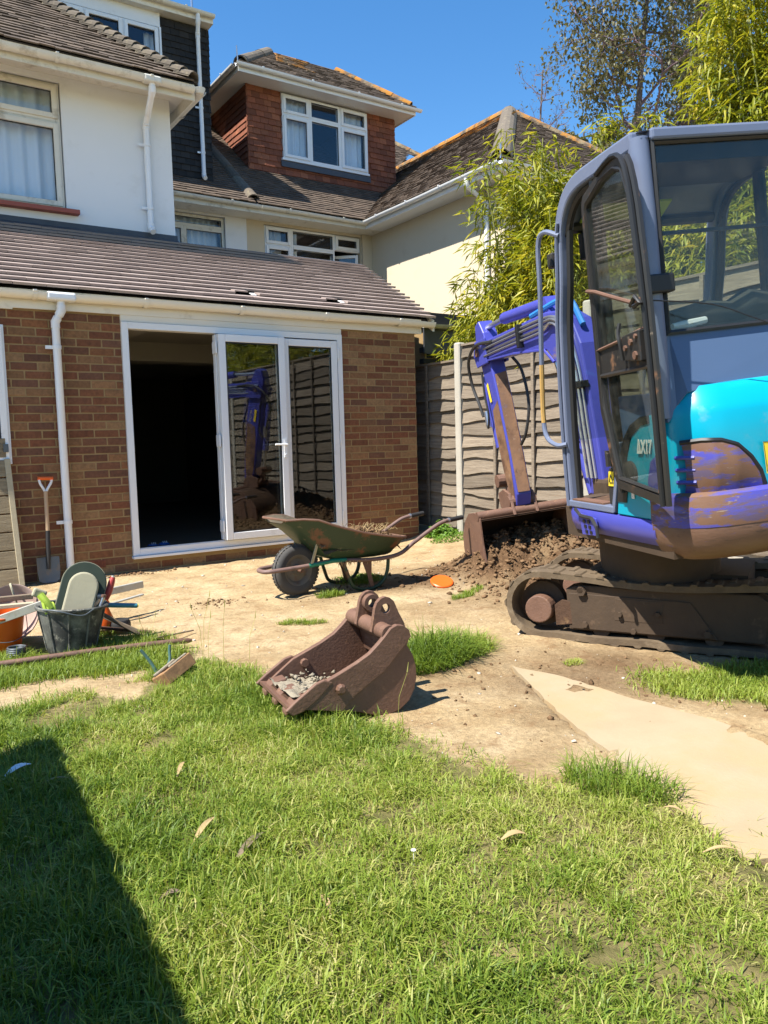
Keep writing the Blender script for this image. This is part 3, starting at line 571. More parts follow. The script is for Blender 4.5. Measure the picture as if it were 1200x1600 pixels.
# ------------------------------------------------------------------ white house
WH = thing('white_house', (-3.2, 4, 0), 'white rendered house with hipped tile roof and dark tile-hung dormer, left', 'house')
yw = 2.1; XC = -2.07
holewall(WH, 'front_wall', 'white_render', -8.0, XC, 2.6, 5.36, yw, yw+0.25, [(-5.6, -3.33, 3.90, 5.28)])
MB().bmm((XC-0.22, yw+0.25, 2.6), (XC-0.002, 6.3, 5.36)).build('side_wall', 'white_render', WH)
window(WH, yw+0.05, [(-5.58, -4.45, 3.90, 4.86, True), (-5.58, -4.45, 4.86, 5.27, False), (-4.45, -3.34, 3.90, 4.86, True), (-4.45, -3.34, 4.86, 5.27, True)], 'upvc_old', fw=0.05,
       curtains=[(-5.6, -3.36, 3.92, 5.26, 14)], sill=(-5.7, -3.21, 3.885, 0.15, 'red_sill'))
ef = V((0, 1.62, 5.30)); OH = 0.42
MB().bmm((-8, 1.68, 5.345), (-1.93, yw-0.001, 5.362)).build('soffit', 'upvc_old', WH)
MB().bmm((XC, yw-0.002, 5.345), (-1.93, 6.3, 5.362)).build('soffit', 'upvc_old', WH)
MB().bmm((-8, 1.655, 5.22), (-1.915, 1.679, 5.40)).build('fascia', 'upvc_old', WH)
MB().bmm((-1.93, 1.68, 5.22), (-1.906, 6.3, 5.40)).build('fascia', 'upvc_old', WH)
gutter_run(WH, (-8, 1.653, 5.345), (-1.95, 1.653, 5.335), (0, -1, 0), 'upvc_old', r=0.06, clips=0.95)
gutter_run(WH, (-1.904, 1.62, 5.335), (-1.904, 6.0, 5.345), (1, 0, 0), 'upvc_old', r=0.06, clips=1.2)
MB().lathe([(0.0, -0.062), (0.045, -0.05), (0.062, 0.0), (0.064, 0.012), (0.056, 0.012), (0.05, 0.0), (0, -0.04)], 16, Matrix.Translation((-1.87, 1.60, 5.335))).build('gutter_corner', 'upvc_old', WH, smooth=True)
dp = downpipe(WH, [(-2.44, 1.59, 5.30), (-2.44, 1.60, 5.20), (-2.39, 2.04, 4.98), (-2.39, 2.04, 3.80), (-2.385, 1.98, 3.735)], 0.036, 'upvc', [(4.75, -2.39, 2.04), (4.02, -2.39, 2.04)])
MB().bmm((-2.545, 1.53, 5.272), (-2.345, 1.65, 5.352)).build('outlet', 'upvc_old', dp, bevel=0.02)
s40 = math.tan(R(40)); RZ = 5.405; RX, RY = -1.90, 1.60; hv = 1/math.cos(R(40)); HL = 3.4
apx = V((RX-HL, RY+HL, RZ+HL*s40))
wr = MB(); wr.add([(-9, RY+0.03, RZ-0.0), (RX-0.03, RY+0.03, RZ), apx-V((0, 0, 0.02)), (-9, apx.y, apx.z-0.02), (RX-0.03, 7.5, RZ), (apx.x, 7.5, apx.z-0.02)], [(0, 1, 2, 3), (1, 4, 5, 2)])
WROOF = wr.build('roof', 'flat_roof', WH)
tiles_stuff(tile_rows((0, RY, RZ), (1, 0, 0), (0, 1, s40), [(-6.5, 0), (RX, 0), (RX-HL, HL*hv), (-6.5, HL*hv)], 0.1, 0.165, jit=0.005), 'roof_tile_field', 'old_tile', WROOF)
tiles_stuff(tile_rows((RX, 0, RZ), (0, 1, 0), (-1, 0, s40), [(RY, 0), (5.6, 0), (5.6, HL*hv), (RY+HL, HL*hv)], 0.1, 0.165, jit=0.005), 'roof_tile_field', 'old_tile', WROOF)
# bonnet hip tiles
hd = V((-1, 1, s40)).normalized(); nb = 34
for i in range(nb):
    p = V((RX, RY, RZ))+hd*(0.06+i*0.135); ml = MB(); side = hd.cross(V((0, 0, 1))).normalized(); upn = side.cross(hd).normalized()
    s1 = [p+side*(0.12*math.cos(math.pi*k/6))+upn*(0.085*math.sin(math.pi*k/6)+0.016) for k in range(7)]; s2 = [q+hd*0.20-upn*0.045 for q in s1]
    t1 = [q-upn*0.016 for q in s1]; t2 = [q-upn*0.016 for q in s2]
    ml.loft([s1, s2]); ml.loft([t1, t2]); ml.loft([s1, t1]); ml.build('bonnet_tile', 'hip_tile', WROOF)
# dark tile-hung flat roof dormer on the main roof
yd = 6.0; DT = 8.40
DM = MB(); DM.bmm((-0.77, yd+0.03, 5.70), (0.06, 9.5, DT-0.02)); DM.bmm((-6.0, yd+0.03, 5.70), (-0.77, yd+0.2, 6.9)); DORM = DM.build('dormer', 'black_tile', WH)
tiles_objs(tile_rows((0, yd+0.03, 5.72), (1, 0, 0), (0, 0, 1), [(-0.755, 0), (0.075, 0), (0.115, DT-5.76), (-0.755, DT-5.76)], 0.105, 0.165, jit=0.004, thick=0.014, lift=0.026), 'hung_tile', 'black_tile', DORM)
tiles_stuff(tile_rows((0.065, 0, 5.72), (0, 1, 0), (0, 0, 1), [(yd, 0), (9, 0), (9, DT-5.76), (yd, DT-5.76)], 0.105, 0.165, jit=0.006), 'hung_tile_field', 'black_tile', DORM)
MB().bmm((-6, yd-0.02, 8.18), (-0.765, yd+0.1, DT)).build('dormer_panel', 'upvc', DORM)
MB().bmm((-0.785, yd-0.035, 6.9), (-0.755, yd+0.1, 8.18)).build('corner_trim', 'upvc', DORM)
window(WH, yd, [(-1.385, -0.79, 6.9, 8.175, True), (-2.0, -1.385, 7.74, 8.175, True), (-2.0, -1.385, 6.9, 7.74, True), (-2.65, -2.0, 6.9, 8.175, True), (-3.3, -2.65, 6.9, 8.175, True)], fw=0.035, curtains=[(-1.0, -0.8, 6.95, 8.12, 2)])
MB().bmm((-6, yd-0.16, DT), (0.13, yd-0.13, DT+0.16)).build('fascia', 'upvc_old', DORM); MB().bmm((-6, yd-0.13, DT), (0.13, yd+0.12, DT+0.02)).build('soffit', 'upvc_old', DORM)
MB().bmm((-6, yd-0.12, DT+0.161), (0.16, 9.5, DT+0.20)).build('flat_roof', 'flat_roof', DORM)
gutter_run(DORM, (-6, yd-0.163, DT+0.13), (0.13, yd-0.163, DT+0.12), (0, -1, 0), 'upvc_old', r=0.055, clips=0.9)
dp = downpipe(DORM, [(-0.16, yd-0.21, DT+0.08), (-0.16, yd-0.20, DT-0.03), (-0.12, yd-0.06, DT-0.2), (-0.12, yd-0.06, 5.86), (-0.13, yd-0.14, 5.80)], 0.036, 'upvc', [(7.0, -0.12, yd-0.06), (6.25, -0.12, yd-0.06)])
MB().tube([(-0.02, yd+0.4, DT+0.2), (-0.02, yd+0.4, DT+1.6)], 0.02, 8).build('aerial_pole', 'steel_tube', DORM)
# recessed rear wall (left half), with its window
yb = 6.0
holewall(WH, 'rear_wall', 'white_render', XC, 0.67, 2.6, 5.30, yb, yb+0.25, [(-1.3, 0.26, 4.0, 5.22)])
window(WH, yb+0.06, [(-1.29, -0.5, 4.0, 5.0, False), (-0.5, 0.25, 4.0, 5.0, False), (-1.29, 0.25, 5.0, 5.21, False)], 'upvc_old', fw=0.05, curtains=[(-1.28, 0.2, 4.0, 5.2, 12)])
s38 = math.tan(R(38)); h38 = 1/math.cos(R(38)); EYR, EZR = 5.50, 5.40
mr = MB(); mr.prism([(XC, EYR+0.03, EZR-0.02), (0.68, EYR+0.03, EZR-0.02), (0.68, 9.5, EZR+4*s38-0.02), (XC, 9.5, EZR+4*s38-0.02)], (0, 0, -0.05)); MROOF = mr.build('rear_roof', 'flat_roof', WH)
tiles_stuff(tile_rows((0, EYR, EZR), (1, 0, 0), (0, 1, s38), [(XC+0.3, 0), (0.64, 0), (0.64, 4.6), (XC+0.3, 4.6)], 0.1, 0.165, jit=0.005), 'roof_tile_field', 'old_tile', MROOF)
MB().bmm((-1.6, 5.55, 5.25), (0.68, yb, 5.265)).build('soffit', 'upvc_old', WH); MB().bmm((-1.6, 5.525, 5.235), (0.68, 5.549, 5.38)).build('fascia', 'upvc_old', WH)
gutter_run(WH, (-1.5, 5.523, 5.365), (0.72, 5.523, 5.355), (0, -1, 0), 'upvc_old', r=0.055, clips=0.8)
ridge_tiles(WH, (0.66, 5.62, EZR+0.14*s38), (0.66, 9.0, EZR+3.5*s38), 0.13, 0.42, name='party_ridge_tile', up=(0, 0, 1))

# ------------------------------------------------------------------ cream house
CH = thing('cream_house', (5, 5, 0), 'cream rendered neighbouring house with red tile-hung dormer and hipped side wing', 'house')
XW = 3.35; YF = 2.08
holewall(CH, 'rear_wall', 'cream_render', 0.672, XW, 2.4, 5.30, yb, yb+0.25, [(1.02, 3.11, 4.0, 5.20)])
MB().bmm((XW, YF, 0.0), (8.3, 10.0, 5.36)).build('wing_wall', 'cream_render', CH)
MB().bmm((3.125, yb-0.07, 3.0), (XW-0.001, yb-0.001, 5.25)).build('corner_box', 'cream_render', CH)
window(CH, yb+0.03, [(1.03, 1.58, 4.85, 5.19, True), (1.03, 1.58, 4.0, 4.85, True), (1.58, 2.52, 4.86, 5.19, False), (1.58, 2.52, 4.0, 4.86, False), (2.52, 3.10, 4.90, 5.19, True)], fw=0.04, curtains=[(1.05, 1.45, 4.0, 5.15, 4), (1.6, 1.78, 4.0, 5.15, 2)])
ol = MB(); ring(ol, 2.53, 3.09, 4.02, 4.86, 0.055, 0, 0.05)
Mo = Matrix.Translation((3.06, yb+0.02, 0)) @ Matrix.Rotation(R(-38), 4, 'Z') @ Matrix.Translation((-3.09, -0.02, 0))
ol.v = [tuple(Mo @ V(p)) for p in ol.v]; oc = ol.build('open_casement', 'upvc', CH, bevel=0.004)
pg_ = MB().bmm((2.585, 0.02, 4.075), (3.035, 0.028, 4.805)); pg_.v = [tuple(Mo @ V(p)) for p in pg_.v]; pg_.build('pane', 'pane_glass', oc)
EX_, EY_, EZ_ = 2.90, 1.66, 5.40     # roof edge of the wing
MB().bmm((EX_+0.06, 5.55, 5.25), (XW, 6.0, 5.265)).build('soffit', 'upvc_old', CH)
MB().bmm((0.682, 5.55, 5.25), (EX_+0.06, yb, 5.265)).build('soffit', 'upvc_old', CH); MB().bmm((0.682, 5.525, 5.235), (EX_+0.04, 5.549, 5.38)).build('fascia', 'upvc_old', CH)
gutter_run(CH, (0.725, 5.523, 5.355), (2.95, 5.523, 5.345), (0, -1, 0), 'upvc_old', r=0.055, clips=0.8)
MB().bmm((EX_+0.06, EY_+0.06, 5.25), (XW, 5.55, 5.265)).build('soffit', 'upvc', CH); MB().bmm((XW, EY_+0.06, 5.25), (8.7, YF, 5.265)).build('soffit', 'upvc', CH)
MB().bmm((EX_+0.035, EY_+0.035, 5.235), (EX_+0.059, 5.52, 5.38)).build('fascia', 'upvc', CH); MB().bmm((EX_+0.06, EY_+0.035, 5.235), (8.7, EY_+0.059, 5.38)).build('fascia', 'upvc', CH)
gutter_run(CH, (EX_+0.033, 5.46, 5.355), (EX_+0.033, EY_, 5.36), (-1, 0, 0), 'upvc', r=0.055, clips=0.85)
gutter_run(CH, (EX_, EY_+0.033, 5.36), (8.7, EY_+0.033, 5.355), (0, -1, 0), 'upvc', r=0.055, clips=1.2)
dp = downpipe(CH, [(EX_-0.02, 2.44, 5.30), (EX_-0.02, 2.44, 5.2), (3.29, 2.44, 4.98), (3.29, 2.44, 2.4)], 0.04, 'upvc', [(4.85, 3.29, 2.44), (3.6, 3.29, 2.44)])
HT = 2.9; az = EZ_+HT*s38
A0, A1, A2 = V((EX_, EY_, EZ_)), V((EX_+HT, EY_+HT, az)), V((EX_+2*HT, EY_, EZ_))
wr = MB(); wr.add([A0+V((0.03, 0.03, 0)), (EX_+0.03, 5.5, EZ_), (EX_+0.03+HT, 5.5+HT+0.3, az-0.02), A1-V((0, 0, 0.02)), A2, (A2.x, 12, EZ_), (A1.x, 12, az-0.02)], [(0, 3, 2, 1), (0, 4, 3), (3, 4, 5, 6, 2)])
CROOF = wr.build('wing_roof', 'flat_roof', CH)
tiles_stuff(tile_rows((EX_, 0, EZ_), (0, 1, 0), (1, 0, s38), [(EY_, 0), (5.5, 0), (5.5+HT, HT*h38), (EY_+HT, HT*h38)], 0.1, 0.165, jit=0.005), 'roof_tile_field', 'old_tile', CROOF)
tiles_stuff(tile_rows((0, EY_, EZ_), (1, 0, 0), (0, 1, s38), [(EX_, 0), (EX_+2*HT, 0), (EX_+HT, HT*h38)], 0.1, 0.165, jit=0.005), 'roof_tile_field', 'old_tile', CROOF)
tiles_stuff(tile_rows((EX_, 0, EZ_+0.012), (0, 1, 0), (1, 0, s38), [(EY_+HT-0.75, HT*h38-0.72), (5.6+HT-1.1, HT*h38-0.28), (5.5+HT, HT*h38), (EY_+HT, HT*h38)], 0.1, 0.165, jit=0.005), 'roof_tile_field', 'lichen_tile', CROOF)
ridge_tiles(CROOF, A0+V((0.1, 0.1, 0.1*s38)), A1, 0.17, 1.3, name='hip_tile', arc=1.1)
ridge_tiles(CROOF, A2+V((-0.1, 0.1, 0.08)), A1, 0.12, 0.45, 'lichen_tile', name='hip_tile')
ridge_tiles(CROOF, A1, (A1.x, 11.0, az), 0.12, 0.45, 'lichen_tile')
MB().tube([A0+V((0.03, 0.03, 0.0)), A0+V((0.02, 0.02, 0.28))], 0.014, 8).build('hip_iron', 'steel_tube', CROOF)
# main roof of the cream house, with its valley and hip
mr = MB(); mr.prism([(0.70, EYR+0.03, EZR-0.02), (EX_+0.05, EYR+0.03, EZR-0.02), (EX_+3.6, EYR+3.6, EZR+3.6*s38-0.02), (7.3, 10.1, EZR+4.6*s38-0.02), (0.70, 10.1, EZR+4.6*s38-0.02)], (0, 0, -0.05)); CM = mr.build('main_roof', 'flat_roof', CH)
vm_ = 4.55*h38
tiles_stuff(tile_rows((0, EYR, EZR), (1, 0, 0), (0, 1, s38), [(0.70, 0), (EX_+0.03, 0), (EX_+3.9, 3.9*h38), (7.35, 3.98*h38), (6.85, vm_), (0.70, vm_)], 0.1, 0.165, jit=0.005), 'roof_tile_field', 'old_tile', CM)
ridge_tiles(CM, (7.45, 9.42, EZR+3.92*s38), (6.82, 10.08, EZR+4.58*s38), 0.12, 0.42, 'lichen_tile', name='hip_tile')
MB().prism([(EX_-0.1+0.3, EYR+0.12, EZR+0.1), (EX_+0.45, EYR+0.15, EZR+0.1), (EX_+4.0, EYR+3.7, EZR+3.6*s38+0.06), (EX_+3.7, EYR+3.8, EZR+3.6*s38+0.06)], (0, 0, -0.03)).build('valley_lead', 'lead', CM)
# red tile-hung dormer
yr = 6.8; RX0, RX1 = 1.17, 4.57; RZ0, RZ1 = 6.34, 8.02
dm = MB(); WX0, WX1, WZ0, WZ1 = 1.885, 3.865, 6.765, 7.985
dm.bmm((RX0, yr+0.03, RZ0-0.3), (WX0, yr+0.2, RZ1)); dm.bmm((WX1, yr+0.03, RZ0-0.3), (RX1, yr+0.2, RZ1)); dm.bmm((WX0, yr+0.03, RZ0-0.3), (WX1, yr+0.2, WZ0)); dm.bmm((RX0, yr+0.2, RZ0-0.3), (RX0+0.2, 9.6, RZ1)); dm.bmm((RX1-0.2, yr+0.2, RZ0-0.3), (RX1, 9.6, RZ1))
RD = dm.build('dormer', 'red_tile', CH)
hz = RZ1-RZ0
ft = tile_rows((0, yr+0.03, RZ0), (1, 0, 0), (0, 0, 1), [(RX0-0.03, 0), (RX1+0.02, 0), (RX1+0.02, hz), (RX0-0.03, hz)], 0.112, 0.168, thick=0.013, lift=0.028, jit=0.004)
ft = [c for c in ft if not (WX0-0.02 < sum(c, V((0, 0, 0))).x/8 < WX1+0.02 and sum(c, V((0, 0, 0))).z/8 > WZ0-0.10)]
ct = tile_rows((RX0, 0, RZ0), (0, 1, 0), (0, 0, 1), [(yr+0.0, 0), (yr+0.35, 0.0), (yr+2.3, hz), (yr+0.0, hz)], 0.112, 0.168, thick=0.013, lift=0.028, jit=0.004)
tiles_objs((ft+ct)[:299], 'hung_tile', 'red_tile', RD); 
if len(ft+ct) > 299: tiles_stuff((ft+ct)[299:], 'hung_tile_field', 'red_tile', RD)
xa, xb, xm1, xm2 = WX0, WX1, 2.50, 3.20
window(CH, yr, [(xa, xm1, 7.60, WZ1, True), (xa, xm1, WZ0, 7.60, True), (xm1, xm2, 7.62, WZ1, False), (xm1, xm2, WZ0, 7.62, False), (xm2, xb, 7.60, WZ1, True), (xm2, xb, WZ0, 7.60, True)], fw=0.045,
       curtains=[(xa+0.05, xm1+0.14, WZ0, WZ1, 5), (xm2+0.02, xb-0.05, WZ0, WZ1, 5)])
MB().bmm((xa-0.03, yr-0.03, WZ0-0.04), (xb+0.03, yr+0.03, WZ0-0.001)).build('dormer_sill', 'upvc', RD)
MB().prism([(xa-0.05, yr-0.012, WZ0-0.05), (xb+0.05, yr-0.012, WZ0-0.05), (xb+0.05, yr-0.03, WZ0-0.17), (xa-0.05, yr-0.03, WZ0-0.17)], (0, 0.02, 0)).build('lead_apron', 'lead', RD)
MB().prism([(RX0-0.04, yr-0.2, RZ0-0.09), (RX1+0.04, yr-0.2, RZ0-0.09), (RX1+0.04, yr+0.0, RZ0+0.06), (RX0-0.04, yr+0.0, RZ0+0.06)], (0, 0, -0.02)).build('lead_apron', 'lead', RD)
GX0, GX1, GY, GZ = 0.84, 4.83, 6.42, 8.09
MB().bmm((GX0, GY, RZ1), (GX1, 9.6, RZ1+0.018)).build('soffit', 'upvc', RD)
MB().bmm((GX0-0.02, GY-0.022, RZ1-0.01), (GX1+0.02, GY-0.001, RZ1+0.13)).build('fascia', 'upvc', RD); MB().bmm((GX0-0.022, GY, RZ1-0.01), (GX0-0.001, 9.6, RZ1+0.13)).build('fascia', 'upvc', RD); MB().bmm((GX1+0.001, GY, RZ1-0.01), (GX1+0.022, 9.6, RZ1+0.13)).build('fascia', 'upvc', RD)
gutter_run(RD, (GX0-0.09, GY-0.024, RZ1+0.11), (GX1+0.12, GY-0.024, RZ1+0.10), (0, -1, 0), 'upvc', r=0.055, clips=0.85); gutter_run(RD, (GX0-0.024, 9.6, RZ1+0.11), (GX0-0.024, GY, RZ1+0.11), (-1, 0, 0), 'upvc', r=0.055, clips=1.0)
q0 = V((GX0-0.05, GY-0.05, RZ1+0.14)); q1 = V((GX1+0.06, GY-0.05, RZ1+0.14)); t_ = 1.22; q2 = V((q1.x-t_, q1.y+t_, q1.z+t_*s38)); q3 = V((q0.x+t_, q0.y+t_, q0.z+t_*s38))
dr = MB(); dr.add([q0, q1, q2, q3, (q0.x, 10, q0.z), (q3.x, 10, q3.z), (q1.x, 10, q1.z), (q2.x, 10, q2.z)], [(0, 1, 2, 3), (0, 3, 5, 4), (1, 6, 7, 2), (3, 2, 7, 5)]); DR = dr.build('dormer_roof', 'flat_roof', CH)
a_ = q1.x-q0.x
tiles_stuff(tile_rows(q0, (1, 0, 0), (0, 1, s38), [(0, 0), (a_, 0), (a_-t_, t_*h38), (t_, t_*h38)], 0.1, 0.165, jit=0.005), 'roof_tile_field', 'old_tile', DR)
tiles_stuff(tile_rows(q0+V((0, 0.0, 0.012)), (1, 0, 0), (0, 1, s38), [(1.15, 0.85), (1.5, 0.72), (1.95, 0.62), (1.75, 0.9), (2.2, t_*h38), (1.4, t_*h38)], 0.1, 0.165, jit=0.005), 'roof_tile_field', 'lichen_tile', DR)
tiles_stuff(tile_rows(q0, (0, 1, 0), (1, 0, s38), [(0, 0), (3, 0), (3, t_*h38), (t_, t_*h38)], 0.1, 0.165, jit=0.005), 'roof_tile_field', 'old_tile', DR)
ridge_tiles(DR, q0+V((0.1, 0.1, 0.1*s38)), q3, 0.13, 0.55, name='hip_tile'); ridge_tiles(DR, q1+V((-0.1, 0.1, 0.1*s38)), q2, 0.11, 0.42, 'lichen_tile', name='hip_tile')
MB().tube([q0+V((0.02, 0.02, 0)), q0+V((0.0, 0.0, 0.27))], 0.013, 8).build('hip_iron', 'steel_tube', DR)

# ------------------------------------------------------------------ neighbour's flat-roofed lean-to behind the fence
NB = thing('flat_roof_outbuilding', (1.9, 1.6, 0), 'low flat-roofed brick outbuilding with grey gutter beyond the fence', 'outbuilding')
MB().bmm((0.85, 0.95, 2.68), (3.3, 4.5, 2.86)).build('flat_roof', 'flat_roof', NB)
MB().bmm((0.87, 0.975, 2.32), (3.3, 1.0, 2.66)).build('fascia', 'lead', NB)
nbw = MB(); nbw.bmm((0.90, 1.01, 0), (1.2, 1.25, 2.66)); nbw.bmm((1.9, 1.01, 0), (3.3, 1.25, 2.66)); nbw.bmm((1.2, 1.01, 0), (1.9, 1.25, 1.0)); nbw.bmm((1.2, 1.01, 2.5), (1.9, 1.25, 2.66)); NW = nbw.build('wall', 'mortar', NB)
for k in range(7):
    for j in range(2):
        me, (vv, ff) = brick_mesh(0.215 if (j+k) % 2 else 0.1, seed=k); me.materials[0] = MT['black_tile']; inst('brick', me, NW, Matrix.Translation((0.98+j*0.17, 1.002, 2.0+k*0.075)))
window(NB, 1.05, [(1.2, 1.9, 1.0, 2.5, True)], room=True)
gutter_run(NB, (0.82, 0.973, 2.70), (3.3, 0.973, 2.69), (0, -1, 0), 'alu', r=0.055, clips=0.7)
# ------------------------------------------------------------------ ground
MOUND = [(-0.75, -2.50, 0.58, 0.42, 0.32), (-0.25, -3.0, 0.60, 0.42, 0.33), (-1.15, -2.75, 0.35, 0.28, 0.10), (0.2, -2.4, 0.5, 0.5, 0.25), (-1.0, -3.3, 0.6, 0.3, 0.10)]
LAWN = [(-5.9, -3.55), (-5.12, -3.78), (-4.75, -3.62), (-4.55, -3.95), (-4.40, -3.70), (-4.20, -3.45), (-4.02, -3.45), (-3.95, -3.85), (-3.98, -4.3), (-3.97, -4.62), (-3.79, -4.92), (-3.82, -5.36), (-3.74, -5.78), (-3.50, -5.88), (-3.56, -6.24), (-3.38, -6.42), (-3.0, -6.75), (-2.2, -7.2), (-1.0, -9.5), (-7.5, -9.5), (-7.5, -3.6)]
UPLAWN = [(-6.2, -2.15), (-4.88, -2.15), (-4.40, -2.35), (-4.15, -2.62), (-4.05, -2.9), (-4.0, -3.25), (-4.1, -3.5), (-4.4, -3.42), (-4.7, -3.30), (-5.0, -3.30), (-6.2, -3.35)]
TRK = [(-2.42, -5.10), (-2.62, -5.30), (-2.5, -5.55), (-2.34, -5.75), (-2.0, -6.3), (-1.0, -7.2), (-1.1, -5.8), (-1.75, -5.40)]
SLAB = [(-2.83, -4.63), (-3.14, -5.24), (-3.53, -6.20), (-3.60, -6.40), (-3.15, -6.60), (-2.95, -6.40), (-2.74, -5.98), (-2.72, -5.73), (-2.76, -5.30), (-2.76, -4.92)]
def ground_h(x, y):
    x = np.asarray(x, float); y = np.asarray(y, float)
    h = (fbm(x, y, 1.3, 3)-0.5)*0.05+(fbm(x, y, 8, 5, 4)-0.5)*0.028
    near = np.exp(-(((x+2.5)/4)**2+((y+3.5)/4)**2)); h = h*(0.35+0.65*np.clip(near*2, 0, 1))
    for (mx, my, sx, sy, mh) in MOUND:
        g = np.exp(-(((x-mx)/sx)**2+((y-my)/sy)**2)); h = h+g*mh*(0.75+0.5*fbm(x, y, 5, 9))+g*(fbm(x, y, 12, 2, 3)-0.5)*0.20+g*(vnoise(x, y, 27, 6)-0.5)*0.05
    # bank of spoil at the brick wall foot is small; slab sits level
    ins = inpoly(x, y, SLAB); qd = x+2.62; h = np.where(ins, np.clip(-0.02+0.75*np.clip(fbm(x, y, 3.5, 14)-0.68+0.45*np.clip(qd+0.25, 0, 1)+0.12*np.exp(-((y+4.7)/0.2)**2), 0, 0.06), -0.02, 0.022), h)
    h = h-0.01*np.exp(-((y+0.05)/0.25)**2)*((x < 0.1) & (x > -6))+0.085*np.clip((x+0.35)/0.5, 0, 1)*np.exp(-((y+0.3)/0.9)**2)
    return h
def axis(lo, hi, fine0, fine1, step):
    a = list(np.arange(fine0, fine1, step)); s = step
    x = fine1
    while x < hi: a.append(x); s *= 1.35; x += s
    a.append(hi); s = step; x = fine0; b = []
    while x > lo: x -= s; s *= 1.35; b.append(max(x, lo))
    return np.array(sorted(set(b+a)))
gx = axis(-400, 400, -6.4, 1.5, 0.03); gy = axis(-400, 600, -7.6, 1.0, 0.03)
GX, GY_ = np.meshgrid(gx, gy); hh = ground_h(GX, GY_)
vv = np.stack([GX, GY_, hh], -1).reshape(-1, 3); nx, ny = len(gx), len(gy)
ii = (np.arange(ny-1)[:, None]*nx+np.arange(nx-1)[None, :]).ravel(); ff = np.stack([ii, ii+1, ii+nx+1, ii+nx], 1)
dark = np.zeros_like(GX)
for (mx, my, sx, sy, mh) in MOUND: dark = np.maximum(dark, np.exp(-(((GX-mx)/(sx*1.5))**2+((GY_-my)/(sy*1.6))**2)))
dark = np.maximum(dark, 0.75*np.exp(-(((GX+1.7)/0.7)**2+((GY_+2.35)/0.35)**2)))
dark = np.maximum(dark, 0.55*np.exp(-(((GX+2.45)/0.8)**2+((GY_+5.0)/0.45)**2)))
dark = np.clip(dark*1.25+(fbm(GX, GY_, 2.5, 8)-0.5)*0.7*(dark > 0.05), 0, 1)
lawn = (inpoly(GX, GY_, LAWN) | inpoly(GX, GY_, UPLAWN) | inpoly(GX, GY_, TRK)).astype(float)
far = ((np.abs(GX) > 30) | (GY_ > 25) | (GY_ < -10)).astype(float); lawn = np.maximum(lawn, far)
mt, nt, b, o = base('ground_earth'); vec, _ = coords(nt, rand=False)
n1 = noise(nt, vec, 2.3, 8, 0.65); r1 = ramp(nt, [(0.32, 0.222, 0.115), (0.435, 0.318, 0.175), (0.52, 0.40, 0.24)], [0.32, 0.5, 0.68]); nt.links.new(n1, r1.inputs[0])
n2 = noise(nt, vec, 42, 8, 0.75); r2 = ramp(nt, [(0.66,)*3, (1.12,)*3], [0.30, 0.60]); nt.links.new(n2, r2.inputs[0]); c = mixc(nt, 1.0, r1.outputs[0], r2.outputs[0], 'MULTIPLY')
n3 = noise(nt, vec, 6.5, 6, 0.7); r3 = ramp(nt, [(0, 0, 0), (0.8,)*3], [0.52, 0.68]); nt.links.new(n3, r3.inputs[0]); c = mixc(nt, r3.outputs[0], c, (0.26, 0.155, 0.075))
n4 = noise(nt, vec, 110, 3, 0.6); r4 = ramp(nt, [(0, 0, 0), (1, 1, 1)], [0.72, 0.76]); nt.links.new(n4, r4.inputs[0]); c = mixc(nt, r4.outputs[0], c, (0.62, 0.54, 0.40))
ad = _n(nt, 'ShaderNodeAttribute', attribute_name='dark'); r5 = ramp(nt, [(0.085, 0.048, 0.025), (0.18, 0.108, 0.058)], [0.35, 0.7]); nt.links.new(n2, r5.inputs[0]); c = mixc(nt, ad.outputs['Fac'], c, r5.outputs[0])
al = _n(nt, 'ShaderNodeAttribute', attribute_name='lawn'); r6 = ramp(nt, [(0.10, 0.10, 0.032), (0.20, 0.17, 0.07), (0.33, 0.25, 0.125)], [0.35, 0.52, 0.70]); nt.links.new(n3, r6.inputs[0]); c = mixc(nt, al.outputs['Fac'], c, r6.outputs[0])
nt.links.new(c, b.inputs['Base Color']); b.inputs['Roughness'].default_value = 1.0; b.inputs['Specular IOR Level'].default_value = 0.1
bump(nt, b, noise(nt, vec, 45, 8, 0.75), 0.85, 0.02); MT['ground_earth'] = mt
npmesh('ground', vv, ff, 'ground_earth', smooth=True, vattr={'dark': dark.ravel(), 'lawn': lawn.ravel()}, kind='structure')
def gz_(x, y): return float(ground_h(np.array([x]), np.array([y]))[0])
# concrete slab path, with a slightly broken edge
sp = []
for i in range(len(SLAB)):
    a, b_ = V(SLAB[i]), V(SLAB[(i+1) % len(SLAB)])
    k = max(2, int((b_-a).length/0.05))
    for j in range(k):
        p = a+(b_-a)*(j/k); sp.append((p.x+random.uniform(-0.006, 0.006), p.y+random.uniform(-0.006, 0.006), 0.012))
SP = MB().prism(sp, (0, 0, -0.08)).build('concrete_path', 'slab', kind='structure')

